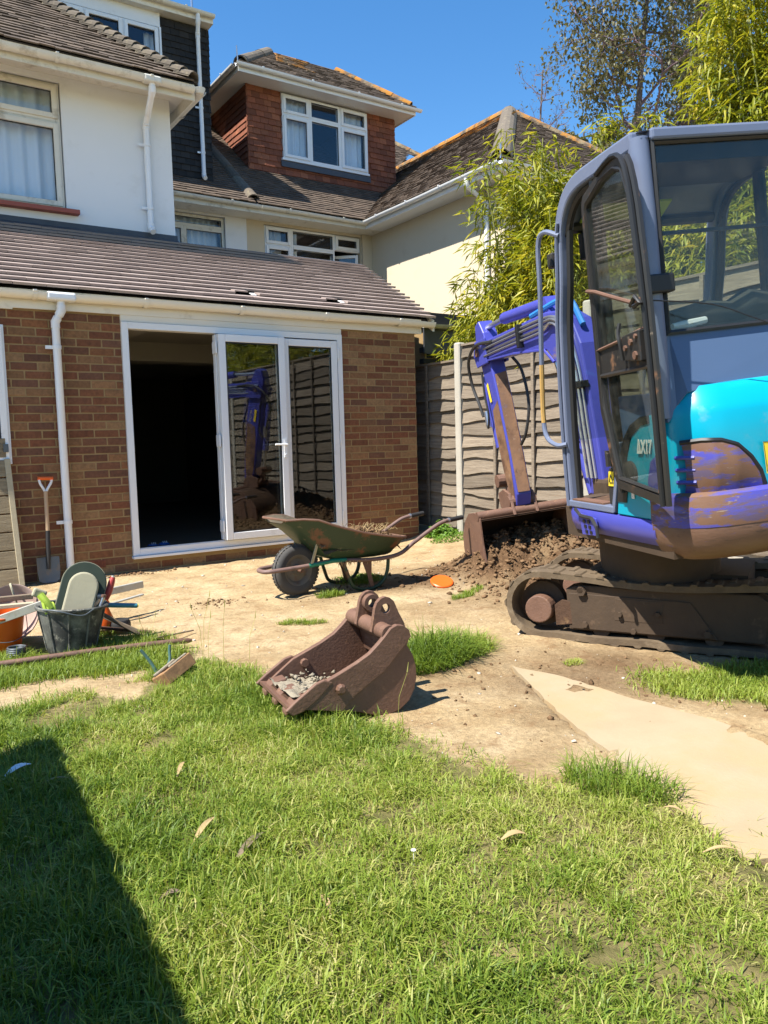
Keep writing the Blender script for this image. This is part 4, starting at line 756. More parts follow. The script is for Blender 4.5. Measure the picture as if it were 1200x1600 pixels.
# ------------------------------------------------------------------ grass
def blades(x, y, L, W, lean, rnd, name, mt, z=None, curl=1.0, **tags):
    n = len(x); az = rng.random(n)*2*np.pi; ca, sa = np.cos(az), np.sin(az); wa = az+np.pi/2+rng.normal(0, 0.5, n); wx, wy = np.cos(wa)*W/2, np.sin(wa)*W/2
    z = ground_h(x, y) if z is None else z
    d1 = lean*L*0.35; d2 = lean*L*(0.95)*curl; z1 = L*(0.55-0.12*lean); z2 = L*np.clip(1.0-0.55*lean*curl, 0.05, 1)
    P = np.zeros((n, 5, 3))
    P[:, 0] = np.stack([x-wx, y-wy, z-0.004], 1); P[:, 1] = np.stack([x+wx, y+wy, z-0.004], 1)
    P[:, 2] = np.stack([x+ca*d1+wx*0.8, y+sa*d1+wy*0.8, z+z1], 1); P[:, 3] = np.stack([x+ca*d1-wx*0.8, y+sa*d1-wy*0.8, z+z1], 1)
    P[:, 4] = np.stack([x+ca*d2, y+sa*d2, z+z2], 1)
    o5 = np.arange(n)[:, None]*5; F = np.concatenate([o5+np.array([0, 1, 2]), o5+np.array([0, 2, 3]), o5+np.array([3, 2, 4])], 0)
    return npmesh(name, P.reshape(-1, 3), F, mt, rnd=np.tile(rnd, 3), **tags)
def scatter(poly, dens, box=None):
    xs = [p[0] for p in poly]; ys = [p[1] for p in poly]; x0, x1, y0, y1 = box or (min(xs), max(xs), min(ys), max(ys))
    n = int((x1-x0)*(y1-y0)*dens); x = rng.uniform(x0, x1, n); y = rng.uniform(y0, y1, n); k = inpoly(x+(fbm(x, y, 6, 1)-0.5)*0.22+rng.normal(0, 0.05, n), y+(fbm(x, y, 6, 2)-0.5)*0.22+rng.normal(0, 0.05, n), poly); return x[k], y[k]
bx, by = scatter(LAWN, 30000, (-5.75, -2.9, -6.95, -3.4)); ox, oy = scatter(LAWN, 1500)
x = np.concatenate([bx, ox]); y = np.concatenate([by, oy])
pat = fbm(x, y, 1.6, 21); fine = fbm(x, y, 7, 23, 3)
# lusher strip along the bare earth and at the left, thin and dry towards the right
lush = np.clip(0.85*np.exp(-((x+4.15)/0.35)**2-((y+4.15)/0.6)**2)+0.6*np.exp(-((x+4.75)/0.45)**2-((y+5.9)/0.9)**2)+0.5*np.exp(-((x+5.2)/0.5)**2)+0.9*np.exp(-((x+4.0)/0.15)**2-((y+4.8)/0.3)**2), 0, 1)
clump = vnoise(x, y, 19, 41); keep = rng.random(len(x)) < np.clip(0.20+1.7*(fine-0.33)+0.5*lush+0.35*(clump-0.5), 0.10, 1)
bare = (np.exp(-((x+4.86)/0.20)**2-((y+3.95)/0.22)**2)+np.exp(-((x+4.50)/0.16)**2-((y+3.82)/0.14)**2)+0.8*np.exp(-((x+4.62)/0.12)**2-((y+4.55)/0.10)**2)) > 0.45+0.5*(fine-0.5)
keep &= ~bare | (rng.random(len(x)) < 0.10)
x, y, pat, fine, lush, clump = x[keep], y[keep], pat[keep], fine[keep], lush[keep], clump[keep]
n = len(x); L = (0.015+0.046*rng.random(n)**2)*(0.45+1.0*fine)+lush*rng.random(n)**1.5*0.085+np.clip(clump-0.62, 0, 1)*0.16*rng.random(n); lean = np.clip(rng.normal(1.05, 0.40, n)-0.35*lush, 0.1, 1.6)
W = 0.0022+0.0026*rng.random(n)**1.5+0.0012*lush; dry = np.clip(0.345+0.9*(pat-0.5)-0.25*(clump-0.5)+0.10*rng.normal(0, 1, n)+0.05-0.24*lush+0.10*np.clip((x+4.4)/0.8, -1, 1)+0.45*(rng.random(n) < 0.26), 0, 1)
blades(x, y, L, W, lean, dry, 'lawn_grass', 'grass_blade', label='patchy green lawn of short grass with dry straw in front', category='grass', kind='stuff')
x, y = scatter(UPLAWN, 26000, (-5.4, -3.9, -3.6, -2.1)); f1 = fbm(x, y, 3.2, 31); k = (f1 > 0.47) & (rng.random(len(x)) < 0.75); x, y = x[k], y[k]; n = len(x)
blades(x, y, 0.035+0.07*rng.random(n), 0.003+0.002*rng.random(n), np.clip(rng.normal(0.7, 0.3, n), 0.1, 1.4), np.clip(rng.normal(0.33, 0.13, n), 0, 1), 'rough_grass', 'grass_blade', label='rough grass growing round the black rubble tub and rusty pole', category='grass', kind='stuff')
x, y = scatter(TRK, 24000, (-2.7, -1.5, -6.2, -5.0)); k = rng.random(len(x)) < 0.6; x, y = x[k], y[k]; n = len(x)
blades(x, y, 0.03+0.05*rng.random(n), 0.003+0.002*rng.random(n), np.clip(rng.normal(0.85, 0.3, n), 0.1, 1.4), np.clip(rng.normal(0.44, 0.14, n), 0, 1), 'track_grass', 'grass_blade', label='strip of thin grass along the digger track', category='grass', kind='stuff')
def tuft(cx, cy, rx, ry, cnt, L0, L1, label, name='grass_tuft', mt='grass_blade', dryc=0.30, lean=0.6, ang=0.0, W=0.004):
    r = np.sqrt(rng.random(cnt)); a = rng.random(cnt)*2*np.pi; px, py = r*np.cos(a)*rx, r*np.sin(a)*ry; ca, sa = math.cos(ang), math.sin(ang)
    x = cx+px*ca-py*sa; y = cy+px*sa+py*ca; L = L0+(L1-L0)*rng.random(cnt)*(1.15-0.6*r)
    return blades(x, y, L, W*(0.6+0.6*rng.random(cnt)), np.clip(rng.normal(lean, 0.3, cnt), 0.05, 1.5), np.clip(rng.normal(dryc, 0.13, cnt), 0, 1), name, mt, label=label, category='grass tuft')
tuft(-2.86, -4.22, 0.24, 0.16, 900, 0.05, 0.22, 'loose right-hand fringe of the tall grass tuft by the bucket', lean=1.0, dryc=0.34, W=0.0046)
tuft(-3.08, -4.28, 0.28, 0.19, 2700, 0.05, 0.30, 'big tall green grass tuft on bare earth beside the rusty digging bucket', lean=0.85, ang=R(20), dryc=0.24, W=0.0052)
tuft(-3.52, -5.90, 0.20, 0.11, 700, 0.06, 0.18, 'dark grass tuft overhanging the concrete path corner', lean=0.8, ang=R(-60), dryc=0.16)
tuft(-2.60, -2.38, 0.12, 0.06, 420, 0.04, 0.10, 'small grass tuft in front of the wheelbarrow wheel', lean=0.7)
tuft(-3.19, -3.02, 0.16, 0.04, 420, 0.03, 0.07, 'low grass tuft on bare earth behind the rusty bucket', lean=0.9, ang=R(-30))
tuft(-2.08, -1.95, 0.26, 0.16, 700, 0.04, 0.12, 'weedy grass tuft behind the wheelbarrow legs', lean=0.8, dryc=0.36)
tuft(-1.80, -3.05, 0.22, 0.05, 520, 0.03, 0.07, 'short grass tuft beside the spoil heap near the track', lean=0.8, ang=R(20))
tuft(-2.56, -4.80, 0.06, 0.04, 130, 0.02, 0.05, 'tiny dry grass tuft on earth by the digger track', lean=1.0, dryc=0.6)
# seed-head stalks
sm = MB()
for (px, py, hgt) in ((-4.02, -3.42, 0.28), (-4.0, -3.45, 0.22), (-3.93, -3.5, 0.30), (-4.28, -3.3, 0.24), (-3.83, -3.62, 0.22), (-4.16, -2.95, 0.17), (-3.80, -5.0, 0.24), (-3.97, -3.3, 0.33)):
    a = random.random()*6.28; z0 = gz_(px, py); tip = V((px+0.05*math.cos(a), py+0.05*math.sin(a), z0+hgt)); mid = V((px+0.01*math.cos(a), py+0.01*math.sin(a), z0+hgt*0.6))
    sm.tube([(px, py, z0), mid, tip], [0.0012, 0.0011, 0.0009], 4, rnd=0.8); sm.tube([tip, tip+V((0.006*math.cos(a), 0.006*math.sin(a), 0.04))], [0.003, 0.0008], 5, rnd=0.9)
sm.build('grass_stalks', 'grass_blade', label='thin upright grass seed stalks near the rusty bucket and tub', category='grass', kind='stuff')
# broad-leaved weeds
def weeds(cx, cy, rx, ry, cnt, L0, L1, label, name='weed_patch', hmax=0.12, zoff=0.0):
    r = np.sqrt(rng.random(cnt)); a = rng.random(cnt)*2*np.pi; x = cx+r*np.cos(a)*rx; y = cy+r*np.sin(a)*ry; z = ground_h(x, y)+zoff+rng.random(cnt)*hmax*(1.1-r)
    return leaves(x, y, z, L0+(L1-L0)*rng.random(cnt), 0.55, rng.normal(0, 0.5, cnt), np.clip(rng.normal(0.45, 0.2, cnt), 0, 1), name, 'weed_leaf', label=label, category='weeds')
def leaves(x, y, z, L, wr, pitch, rnd, name, mt, parent=None, az=None, fold=0.25, **tags):
    n = len(x); az = rng.random(n)*2*np.pi if az is None else az; d = np.stack([np.cos(az)*np.cos(pitch), np.sin(az)*np.cos(pitch), np.sin(pitch)], 1)
    s = np.stack([-np.sin(az), np.cos(az), np.zeros(n)], 1); tw = rng.normal(0, 0.5, n)[:, None]; up = np.cross(d, s); s = s*np.cos(tw)+up*np.sin(tw); up = np.cross(s, d)
    p0 = np.stack([x, y, z], 1); Ln = L[:, None]; W = Ln*wr*0.5
    P = np.stack([p0, p0+d*Ln*0.42+s*W-up*W*fold, p0+d*Ln, p0+d*Ln*0.42-s*W-up*W*fold], 1); P[:, 2, 2] -= L*0.18
    F = np.arange(n*4).reshape(n, 4); F = np.concatenate([F[:, [0, 1, 2]], F[:, [0, 2, 3]]], 0)
    return npmesh(name, P.reshape(-1, 3), F, mt, rnd=np.tile(rnd, 2), parent=parent, **tags)
weeds(0.10, -0.28, 0.16, 0.22, 900, 0.03, 0.07, 'leafy green weeds at the foot of the fence by the brick corner', hmax=0.16)
weeds(0.02, -0.60, 0.24, 0.22, 500, 0.02, 0.05, 'pale low weeds on dry ground in front of the concrete post', hmax=0.06)
weeds(-2.02, -1.85, 0.22, 0.14, 320, 0.02, 0.05, 'small broad-leaved weeds under the wheelbarrow', hmax=0.05)

# ------------------------------------------------------------------ soil clods and stones
ico = bmesh.new(); bmesh.ops.create_icosphere(ico, subdivisions=1, radius=1.0); IV = np.array([v.co[:] for v in ico.verts]); IF = np.array([[v.index for v in f.verts] for f in ico.faces]); ico.free()
def lumps(x, y, z, s, name, mt, flat=0.75, **tags):
    n = len(x); k = len(IV); j = np.clip(1+0.42*rng.normal(0, 1, (n, k)), 0.35, 1.9); P = IV[None]*j[..., None]*s[:, None, None]*np.stack([0.55+1.0*rng.random(n), 0.55+0.8*rng.random(n), flat*(0.6+0.7*rng.random(n))], 1)[:, None, :]
    a = rng.random(n)*6.28; ca, sa = np.cos(a)[:, None], np.sin(a)[:, None]; X = P[..., 0]*ca-P[..., 1]*sa; Y = P[..., 0]*sa+P[..., 1]*ca
    P = np.stack([X+x[:, None], Y+y[:, None], P[..., 2]+z[:, None]], -1); F = (IF[None]+(np.arange(n)*k)[:, None, None]).reshape(-1, 3)
    return npmesh(name, P.reshape(-1, 3), F, mt, rnd=np.repeat(rng.random(n), len(IF)), **tags)
xs, ys = [], []
for (mx, my, sx, sy, mh) in MOUND:
    k = int(7500*sx*sy/0.2*(0.4+mh*2)); xs.append(mx+rng.normal(0, 0.62, k)*sx); ys.append(my+rng.normal(0, 0.62, k)*sy)
xs.append(-1.35+rng.normal(0, 0.40, 500)); ys.append(-2.35+rng.normal(0, 0.22, 500))
x = np.concatenate(xs); y = np.concatenate(ys); s = 0.002+0.020*rng.random(len(x))**9
lumps(x, y, ground_h(x, y)+s*0.35, s, 'spoil_heap', 'clod', label='heap of dark crumbly dug soil below the digger arm', category='soil', kind='stuff')
x = rng.uniform(-4.9, -0.5, 900); y = rng.uniform(-6.0, -0.2, 900); k = ~(inpoly(x, y, LAWN) | inpoly(x, y, UPLAWN)); x, y = x[k], y[k]; s = np.where(inpoly(x, y, SLAB), 0.6, 1.0)*(0.0025+0.010*rng.random(len(x))**5)
lumps(x, y, ground_h(x, y)+s*0.3+np.where(inpoly(x, y, SLAB), 0.024, 0), s, 'pebbles', 'stone', label='scattered small stones on the bare earth', category='stones', kind='stuff')
x = np.concatenate([rng.normal(-2.9, 0.5, 260), rng.normal(-3.35, 0.12, 160), rng.normal(-2.3, 0.3, 200)]); y = np.concatenate([rng.normal(-5.1, 0.5, 260), rng.normal(-1.95, 0.10, 160), rng.normal(-2.2, 0.15, 200)]); s = np.where(inpoly(x, y, SLAB), 0.6, 1.0)*(0.0025+0.011*rng.random(len(x))**4)
k = ~inpoly(x, y, LAWN); x, y, s = x[k], y[k], s[k]
lumps(x, y, ground_h(x, y)+s*0.3+np.where(inpoly(x, y, SLAB), 0.024, 0), s, 'earth_crumbs', 'clod', label='brown crumbs of earth strewn over path and yard', category='soil', kind='stuff')

# ------------------------------------------------------------------ fence
FX = 0.30
def fence_panel(y0, y1, ztop, zbot, label, seed, group='fence panels'):
    rd = random.Random(seed); r = thing('fence_panel', (FX, (y0+y1)/2, 0), label, 'fence panel', group)
    n = round((ztop-zbot)/0.137); g = (ztop-zbot)/n
    for k in range(n):
        z0 = zbot+g*k; L = y1-y0-0.02; m_ = 22; lo = []; hi = []; lo2 = []; hi2 = []; ph = rd.uniform(0, 9); tl_ = rd.uniform(-0.004, 0.004); amp = rd.uniform(0.007, 0.024); fq = rd.uniform(3.5, 7.5)
        for i in range(m_+1):
            t = i/m_; yy = y0+0.01+L*t; wob = amp*(math.sin(t*fq+ph)+0.45*math.sin(t*fq*2.7+ph*2))+rd.uniform(-0.003, 0.003); bow = 0.006*math.sin(t*3.1+ph)
            lo.append((FX-0.036-bow, yy, z0-0.012+wob+tl_*i*0.3)); hi.append((FX-0.002, yy, z0+g+0.022)); lo2.append((FX-0.020-bow, yy, z0-0.012+wob+tl_*i*0.3)); hi2.append((FX+0.004, yy, z0+g+0.022))
        MB().loft([hi, lo, lo2, hi2]).build('board', 'wood_fence', r)
    for yy in (y0+0.03, y0+(y1-y0)*0.36, y0+(y1-y0)*0.68, y1-0.03): MB().bmm((FX+0.005, yy-0.02, zbot-0.03), (FX+0.04, yy+0.02, ztop)).build('batten', 'wood_fence', r)
    for yy in (y0+(y1-y0)*0.36, y0+(y1-y0)*0.68): MB().bmm((FX-0.062, yy-0.018, zbot-0.03), (FX-0.044, yy+0.018, ztop)).build('front_batten', 'wood_fence', r)
    MB().bmm((FX-0.035, y0+0.01, ztop+0.005), (FX+0.03, y1-0.01, ztop+0.028)).build('cap_rail', 'wood_fence', r)
    if zbot > 0.12: MB().bmm((FX-0.015, y0, 0.0-0.05), (FX+0.02, y1, zbot-0.015)).build('gravel_board', 'concrete', r)
    return r
def post(y, zt, label):
    pr = MB(); c = 0.012; s = 0.05
    sec = lambda z: [(FX+a, y+b, z) for a, b in ((-s+c, -s), (s-c, -s), (s, -s+c), (s, -0.022), (s-0.02, -0.022), (s-0.02, 0.022), (s, 0.022), (s, s-c), (s-c, s), (-s+c, s), (-s, s-c), (-s, -s+c))]
    pr.loft([sec(-0.3), sec(zt-0.015), [(FX+(a-FX)*0.8, y+(b-y)*0.8, zt) for a, b, _ in sec(0)]], closed=True, caps=True); tag(pr.build('concrete_post', 'concrete'), label, 'fence post', 'fence posts')
fence_panel(-0.395, 1.05, 2.06, 0.13, 'grey waney-edge fence panel beside the brick corner, half in shade', 1)
fence_panel(-2.33, -0.505, 2.22, 0.10, 'grey waney-edge fence panel behind the digger arm', 2)
fence_panel(-4.26, -2.43, 2.44, 0.22, 'grey waney-edge fence panel seen behind the open cab door', 3)
fence_panel(-6.19, -4.36, 2.45, 0.22, 'grey waney-edge fence panel seen through the cab rear window', 4)
fence_panel(-8.12, -6.29, 2.46, 0.22, 'grey waney-edge fence panel hidden behind the cab at right', 5)
fence_panel(-10.05, -8.22, 2.46, 0.22, 'grey waney-edge fence panel beside the camera, reflected in the doors', 6); fence_panel(-11.98, -10.15, 2.46, 0.22, 'last grey waney-edge fence panel behind the camera', 7)
post(-0.45, 2.27, 'pale concrete fence post near the brick corner'); post(-2.38, 2.44, 'concrete fence post behind the digger boom'); post(-4.31, 2.48, 'concrete fence post seen through the cab window'); post(-6.24, 2.49, 'concrete fence post behind the cab at right'); post(-8.17, 2.49, 'concrete fence post beside the camera')
# tall close-board fence on the left boundary: throws the shadow over the lawn corner
LF = thing('boundary_fence', (-6.12, -6.7, 0), 'tall dark boarded boundary fence at the left of the lawn', 'fence')
for k in range(34):
    yy = -4.30-k*0.15; MB().bmm((-6.17+(yy+4.35)*0.055, yy-0.149, 0.0), (-6.14+(yy+4.35)*0.055+0.008*(k % 2), yy, 1.83+0.012*math.sin(k*2.1))).build('board', 'wood_fence', LF)
for k in range(4): MB().bmm((-6.27-k*0.09, -4.4-k*1.6, -0.1), (-6.19-k*0.09, -4.5-k*1.6, 1.85)).build('post', 'wood_fence', LF)

# ------------------------------------------------------------------ bamboo
def bamboo(name, label, stems, leafn, L0=0.10, L1=0.19, droop=0.5, sd=1, spread=0.42):
    rd = np.random.default_rng(sd); root = thing(name, (stems[0][0], stems[0][1], 0), label, 'bamboo', 'bamboo clumps behind the fence')
    cm = MB(); LX, LY, LZ, AZ, PT = [], [], [], [], []
    for (sx, sy, H) in stems:
        a = rd.random()*6.28; ln = rd.uniform(0.05, 0.30); pts = []
        for k in range(7):
            t = k/6; pts.append(V((sx+math.cos(a)*ln*t**2*H*0.35, sy+math.sin(a)*ln*t**2*H*0.35, H*(t-0.04*t**3))))
        cm.tube(pts, [0.013*(1-0.75*k/6)+0.003 for k in range(7)], 5, caps=False)
        nb_ = int(leafn/len(stems)/9)
        for j in range(nb_):
            t = 0.30+0.70*rd.random()**0.8; q = t*6; i = min(5, int(q)); p = pts[i].lerp(pts[i+1], q-i); ba = rd.random()*6.28; bl = rd.random()*spread*(1.2-0.55*t)+0.04
            e = p+V((math.cos(ba)*bl, math.sin(ba)*bl, bl*rd.uniform(-0.25, 0.5))); cnt = 9
            if bl > 0.22 and rd.random() < 0.3: cm.tube([p, e], [0.0025, 0.0015], 3, caps=False)
            for m_ in range(cnt):
                LX.append(e.x+rd.normal(0, 0.05)); LY.append(e.y+rd.normal(0, 0.05)); LZ.append(e.z+rd.normal(0, 0.05)); AZ.append(ba+rd.normal(0, 1.1)); PT.append(rd.normal(-0.15-droop*0.4, 0.5))
    cm.build('culms', 'culm', root, kind='stuff'); n = len(LX)
    leaves(np.array(LX), np.array(LY), np.array(LZ), L0+(L1-L0)*rng.random(n), 0.15, np.array(PT), np.clip(rng.normal(0.47, 0.22, n), 0, 1), 'foliage', 'bamboo_leaf', parent=root, az=np.array(AZ), kind='stuff')
rs = random.Random(5)
bamboo('bamboo', 'tall yellow-green bamboo between the cream house and the digger cab', [(rs.uniform(0.9, 2.1), rs.uniform(-1.5, -0.35), rs.uniform(3.5, 4.7)) for _ in range(27)]+[(rs.uniform(1.05, 1.5), rs.uniform(-0.3, 0.2), rs.uniform(2.9, 3.5)) for _ in range(7)]+[(1.25, 0.55, 2.6), (1.15, 0.75, 2.45), (1.2, 0.35, 2.9), (1.5, -0.45, 5.0), (2.2, -1.2, 5.0), (2.5, -1.5, 5.1)], 27000, sd=2)
bamboo('bamboo', 'bushy bamboo hanging over the fence, seen through the cab windows', [(rs.uniform(0.95, 2.0), rs.uniform(-3.6, -1.2), rs.uniform(2.9, 3.9)) for _ in range(30)], 26000, sd=3)
bamboo('bamboo', 'bamboo row further along the fence, reflected in the glass doors', [(rs.uniform(1.0, 2.2), rs.uniform(-10.5, -5.0), rs.uniform(3.4, 4.6)) for _ in range(34)], 24000, sd=6)
bamboo('bamboo', 'tallest bamboo clump rising above the cab roof at upper right', [(rs.uniform(1.9, 2.9), rs.uniform(-3.9, -2.15), rs.uniform(5.2, 6.8)) for _ in range(34)], 34000, sd=4, spread=0.55)

# ------------------------------------------------------------------ trees behind
def tree(name, label, basept, H, seed, leafn, crown, leafL, weep=0.4, mt='birch_leaf', start=0.25, twig_n=4, bare=False, lean=(0, 0), thick=0.016):
    rd = random.Random(seed); root = thing(name, basept, label, 'tree'); b0 = V(basept); tr = MB(); br = MB(); tips = []
    tp = [b0+V((lean[0]*t+0.25*math.sin(t*5+seed)*t, lean[1]*t+0.2*math.sin(t*4)*t, H*t)) for t in [k/10 for k in range(11)]]
    tr.tube(tp, [H*thick*(1-0.9*k/10)+0.01 for k in range(11)], 8)
    def grow(p, d, L, r, lev):
        pts = [p]; dd = d.copy(); k_ = 5
        for k in range(k_):
            dd = (dd+V((rd.gauss(0, 0.20), rd.gauss(0, 0.20), rd.gauss(0.02, 0.14)-weep*0.22*(lev >= 1)*(k/k_)))).normalized(); pts.append(pts[-1]+dd*L/k_)
        br.tube(pts, [max(0.004, r*(1-0.75*k/k_)) for k in range(k_+1)], 4 if lev > 0 else 5, caps=False)
        if lev < 2:
            for j in range(twig_n+(2 if lev else 1)):
                q = rd.uniform(0.25, 1.0)*k_; i = min(k_-1, int(q)); pp = pts[i].lerp(pts[i+1], q-i); nd = (dd*0.5+V((rd.gauss(0, 0.7), rd.gauss(0, 0.7), rd.gauss(0.25, 0.4)))).normalized(); grow(pp, nd, L*rd.uniform(0.42, 0.62), r*0.45, lev+1)
        else: tips.append((pts[2], pts[-1])); tips.append((pts[1], pts[4]))
    nb_ = 17
    for j in range(nb_):
        t = start+(1-start)*(j+rd.random())/nb_; q = t*10; i = min(9, int(q)); pp = tp[i].lerp(tp[i+1], q-i); a = j*2.4+rd.random(); L = crown*(1.15-0.75*t)*rd.uniform(0.7, 1.15)
        grow(pp, V((math.cos(a), math.sin(a), rd.uniform(0.35, 0.9))).normalized(), L, H*0.0055*(1.2-t), 0)
    tr.build('trunk', 'bark', root, smooth=True); br.build('branches', 'twig', root, kind='stuff')
    if leafn:
        X = np.zeros((leafn, 3)); idx = rng.integers(0, len(tips), leafn); T = rng.random(leafn)
        A = np.array([t[0][:] for t in tips]); B = np.array([t[1][:] for t in tips]); X = A[idx]+(B[idx]-A[idx])*T[:, None]+rng.normal(0, crown*0.035, (leafn, 3)); X[:, 2] -= weep*rng.random(leafn)**2*crown*0.25
        leaves(X[:, 0], X[:, 1], X[:, 2], leafL*(0.6+0.8*rng.random(leafn)), 0.6, rng.normal(-0.5*weep, 0.7, leafn), np.clip(rng.normal(0.45, 0.22, leafn), 0, 1), 'foliage', mt, parent=root, kind='stuff')
    return root
def along(px, py, dist):
    d = cf+cr*((px-600)/1231.76)-cu*((py-800)/1231.76); return CAM+d*dist
p = along(985, 300, 27); tree('birch_tree', 'large weeping birch tree with thin leaves and purple twigs behind the cab', (p.x, p.y, 0), 19, 3, 20000, 5.0, 0.14, weep=1.1, start=0.36, thick=0.012, lean=(0.4, -0.3), twig_n=5)
p = along(840, 300, 38); tree('bare_tree', 'leafless tree with fine purple twigs beyond the cream roof', (p.x, p.y, 0), 18.5, 9, 500, 3.6, 0.12, weep=-0.3, start=0.6, thick=0.009, twig_n=3)
p = along(915, 300, 24); tree('small_tree', 'dark leafy small tree between bamboo and birch', (p.x, p.y, 0), 10.2, 12, 9000, 2.4, 0.16, weep=0.2, start=0.4)
p = along(1085, 200, 33); tree('birch_tree', 'second birch tree further back at the right, mostly behind bamboo', (p.x, p.y, 0), 20, 15, 12000, 4.0, 0.14, weep=1.0, start=0.45, thick=0.011)
# ------------------------------------------------------------------ mini excavator
def digger_matrix():
    a = R(68.7); r = R(6.0); h = V((math.cos(a), math.sin(a), 0)); l0 = V((-math.sin(a), math.cos(a), 0)); v0 = V((0, 0, 1))
    l = l0*math.cos(r)-v0*math.sin(r); v = v0*math.cos(r)+l0*math.sin(r)
    mm = Matrix((h, l, v)).transposed().to_4x4(); mm.translation = V((-1.59, -4.54, 0)); return mm
DMX = digger_matrix(); DINV = DMX.inverted()
EXC = thing('mini_excavator', None, 'blue and turquoise mini excavator with grey cab and rusty rubber tracks', 'excavator', M=DMX, local=True)
def P(name, mb, mt, parent=EXC, **k): return mb.build(name, mt, parent, **k)
def arcpts(c, r, a0, a1, n, f): return [f(c[0]+r*math.cos(a0+(a1-a0)*i/n), c[1]+r*math.sin(a0+(a1-a0)*i/n)) for i in range(n+1)]
def bez(pts, n=10):
    """Catmull-Rom through points"""
    out = []; q = [V(p) for p in pts]; q = [q[0]*2-q[1]]+q+[q[-1]*2-q[-2]]
    for i in range(1, len(q)-2):
        for k in range(n):
            t = k/n; a, b, c, d = q[i-1:i+3]; out.append(0.5*((2*b)+(c-a)*t+(2*a-5*b+4*c-d)*t*t+(3*b-a-3*c+d)*t**3))
    out.append(q[-2]); return out
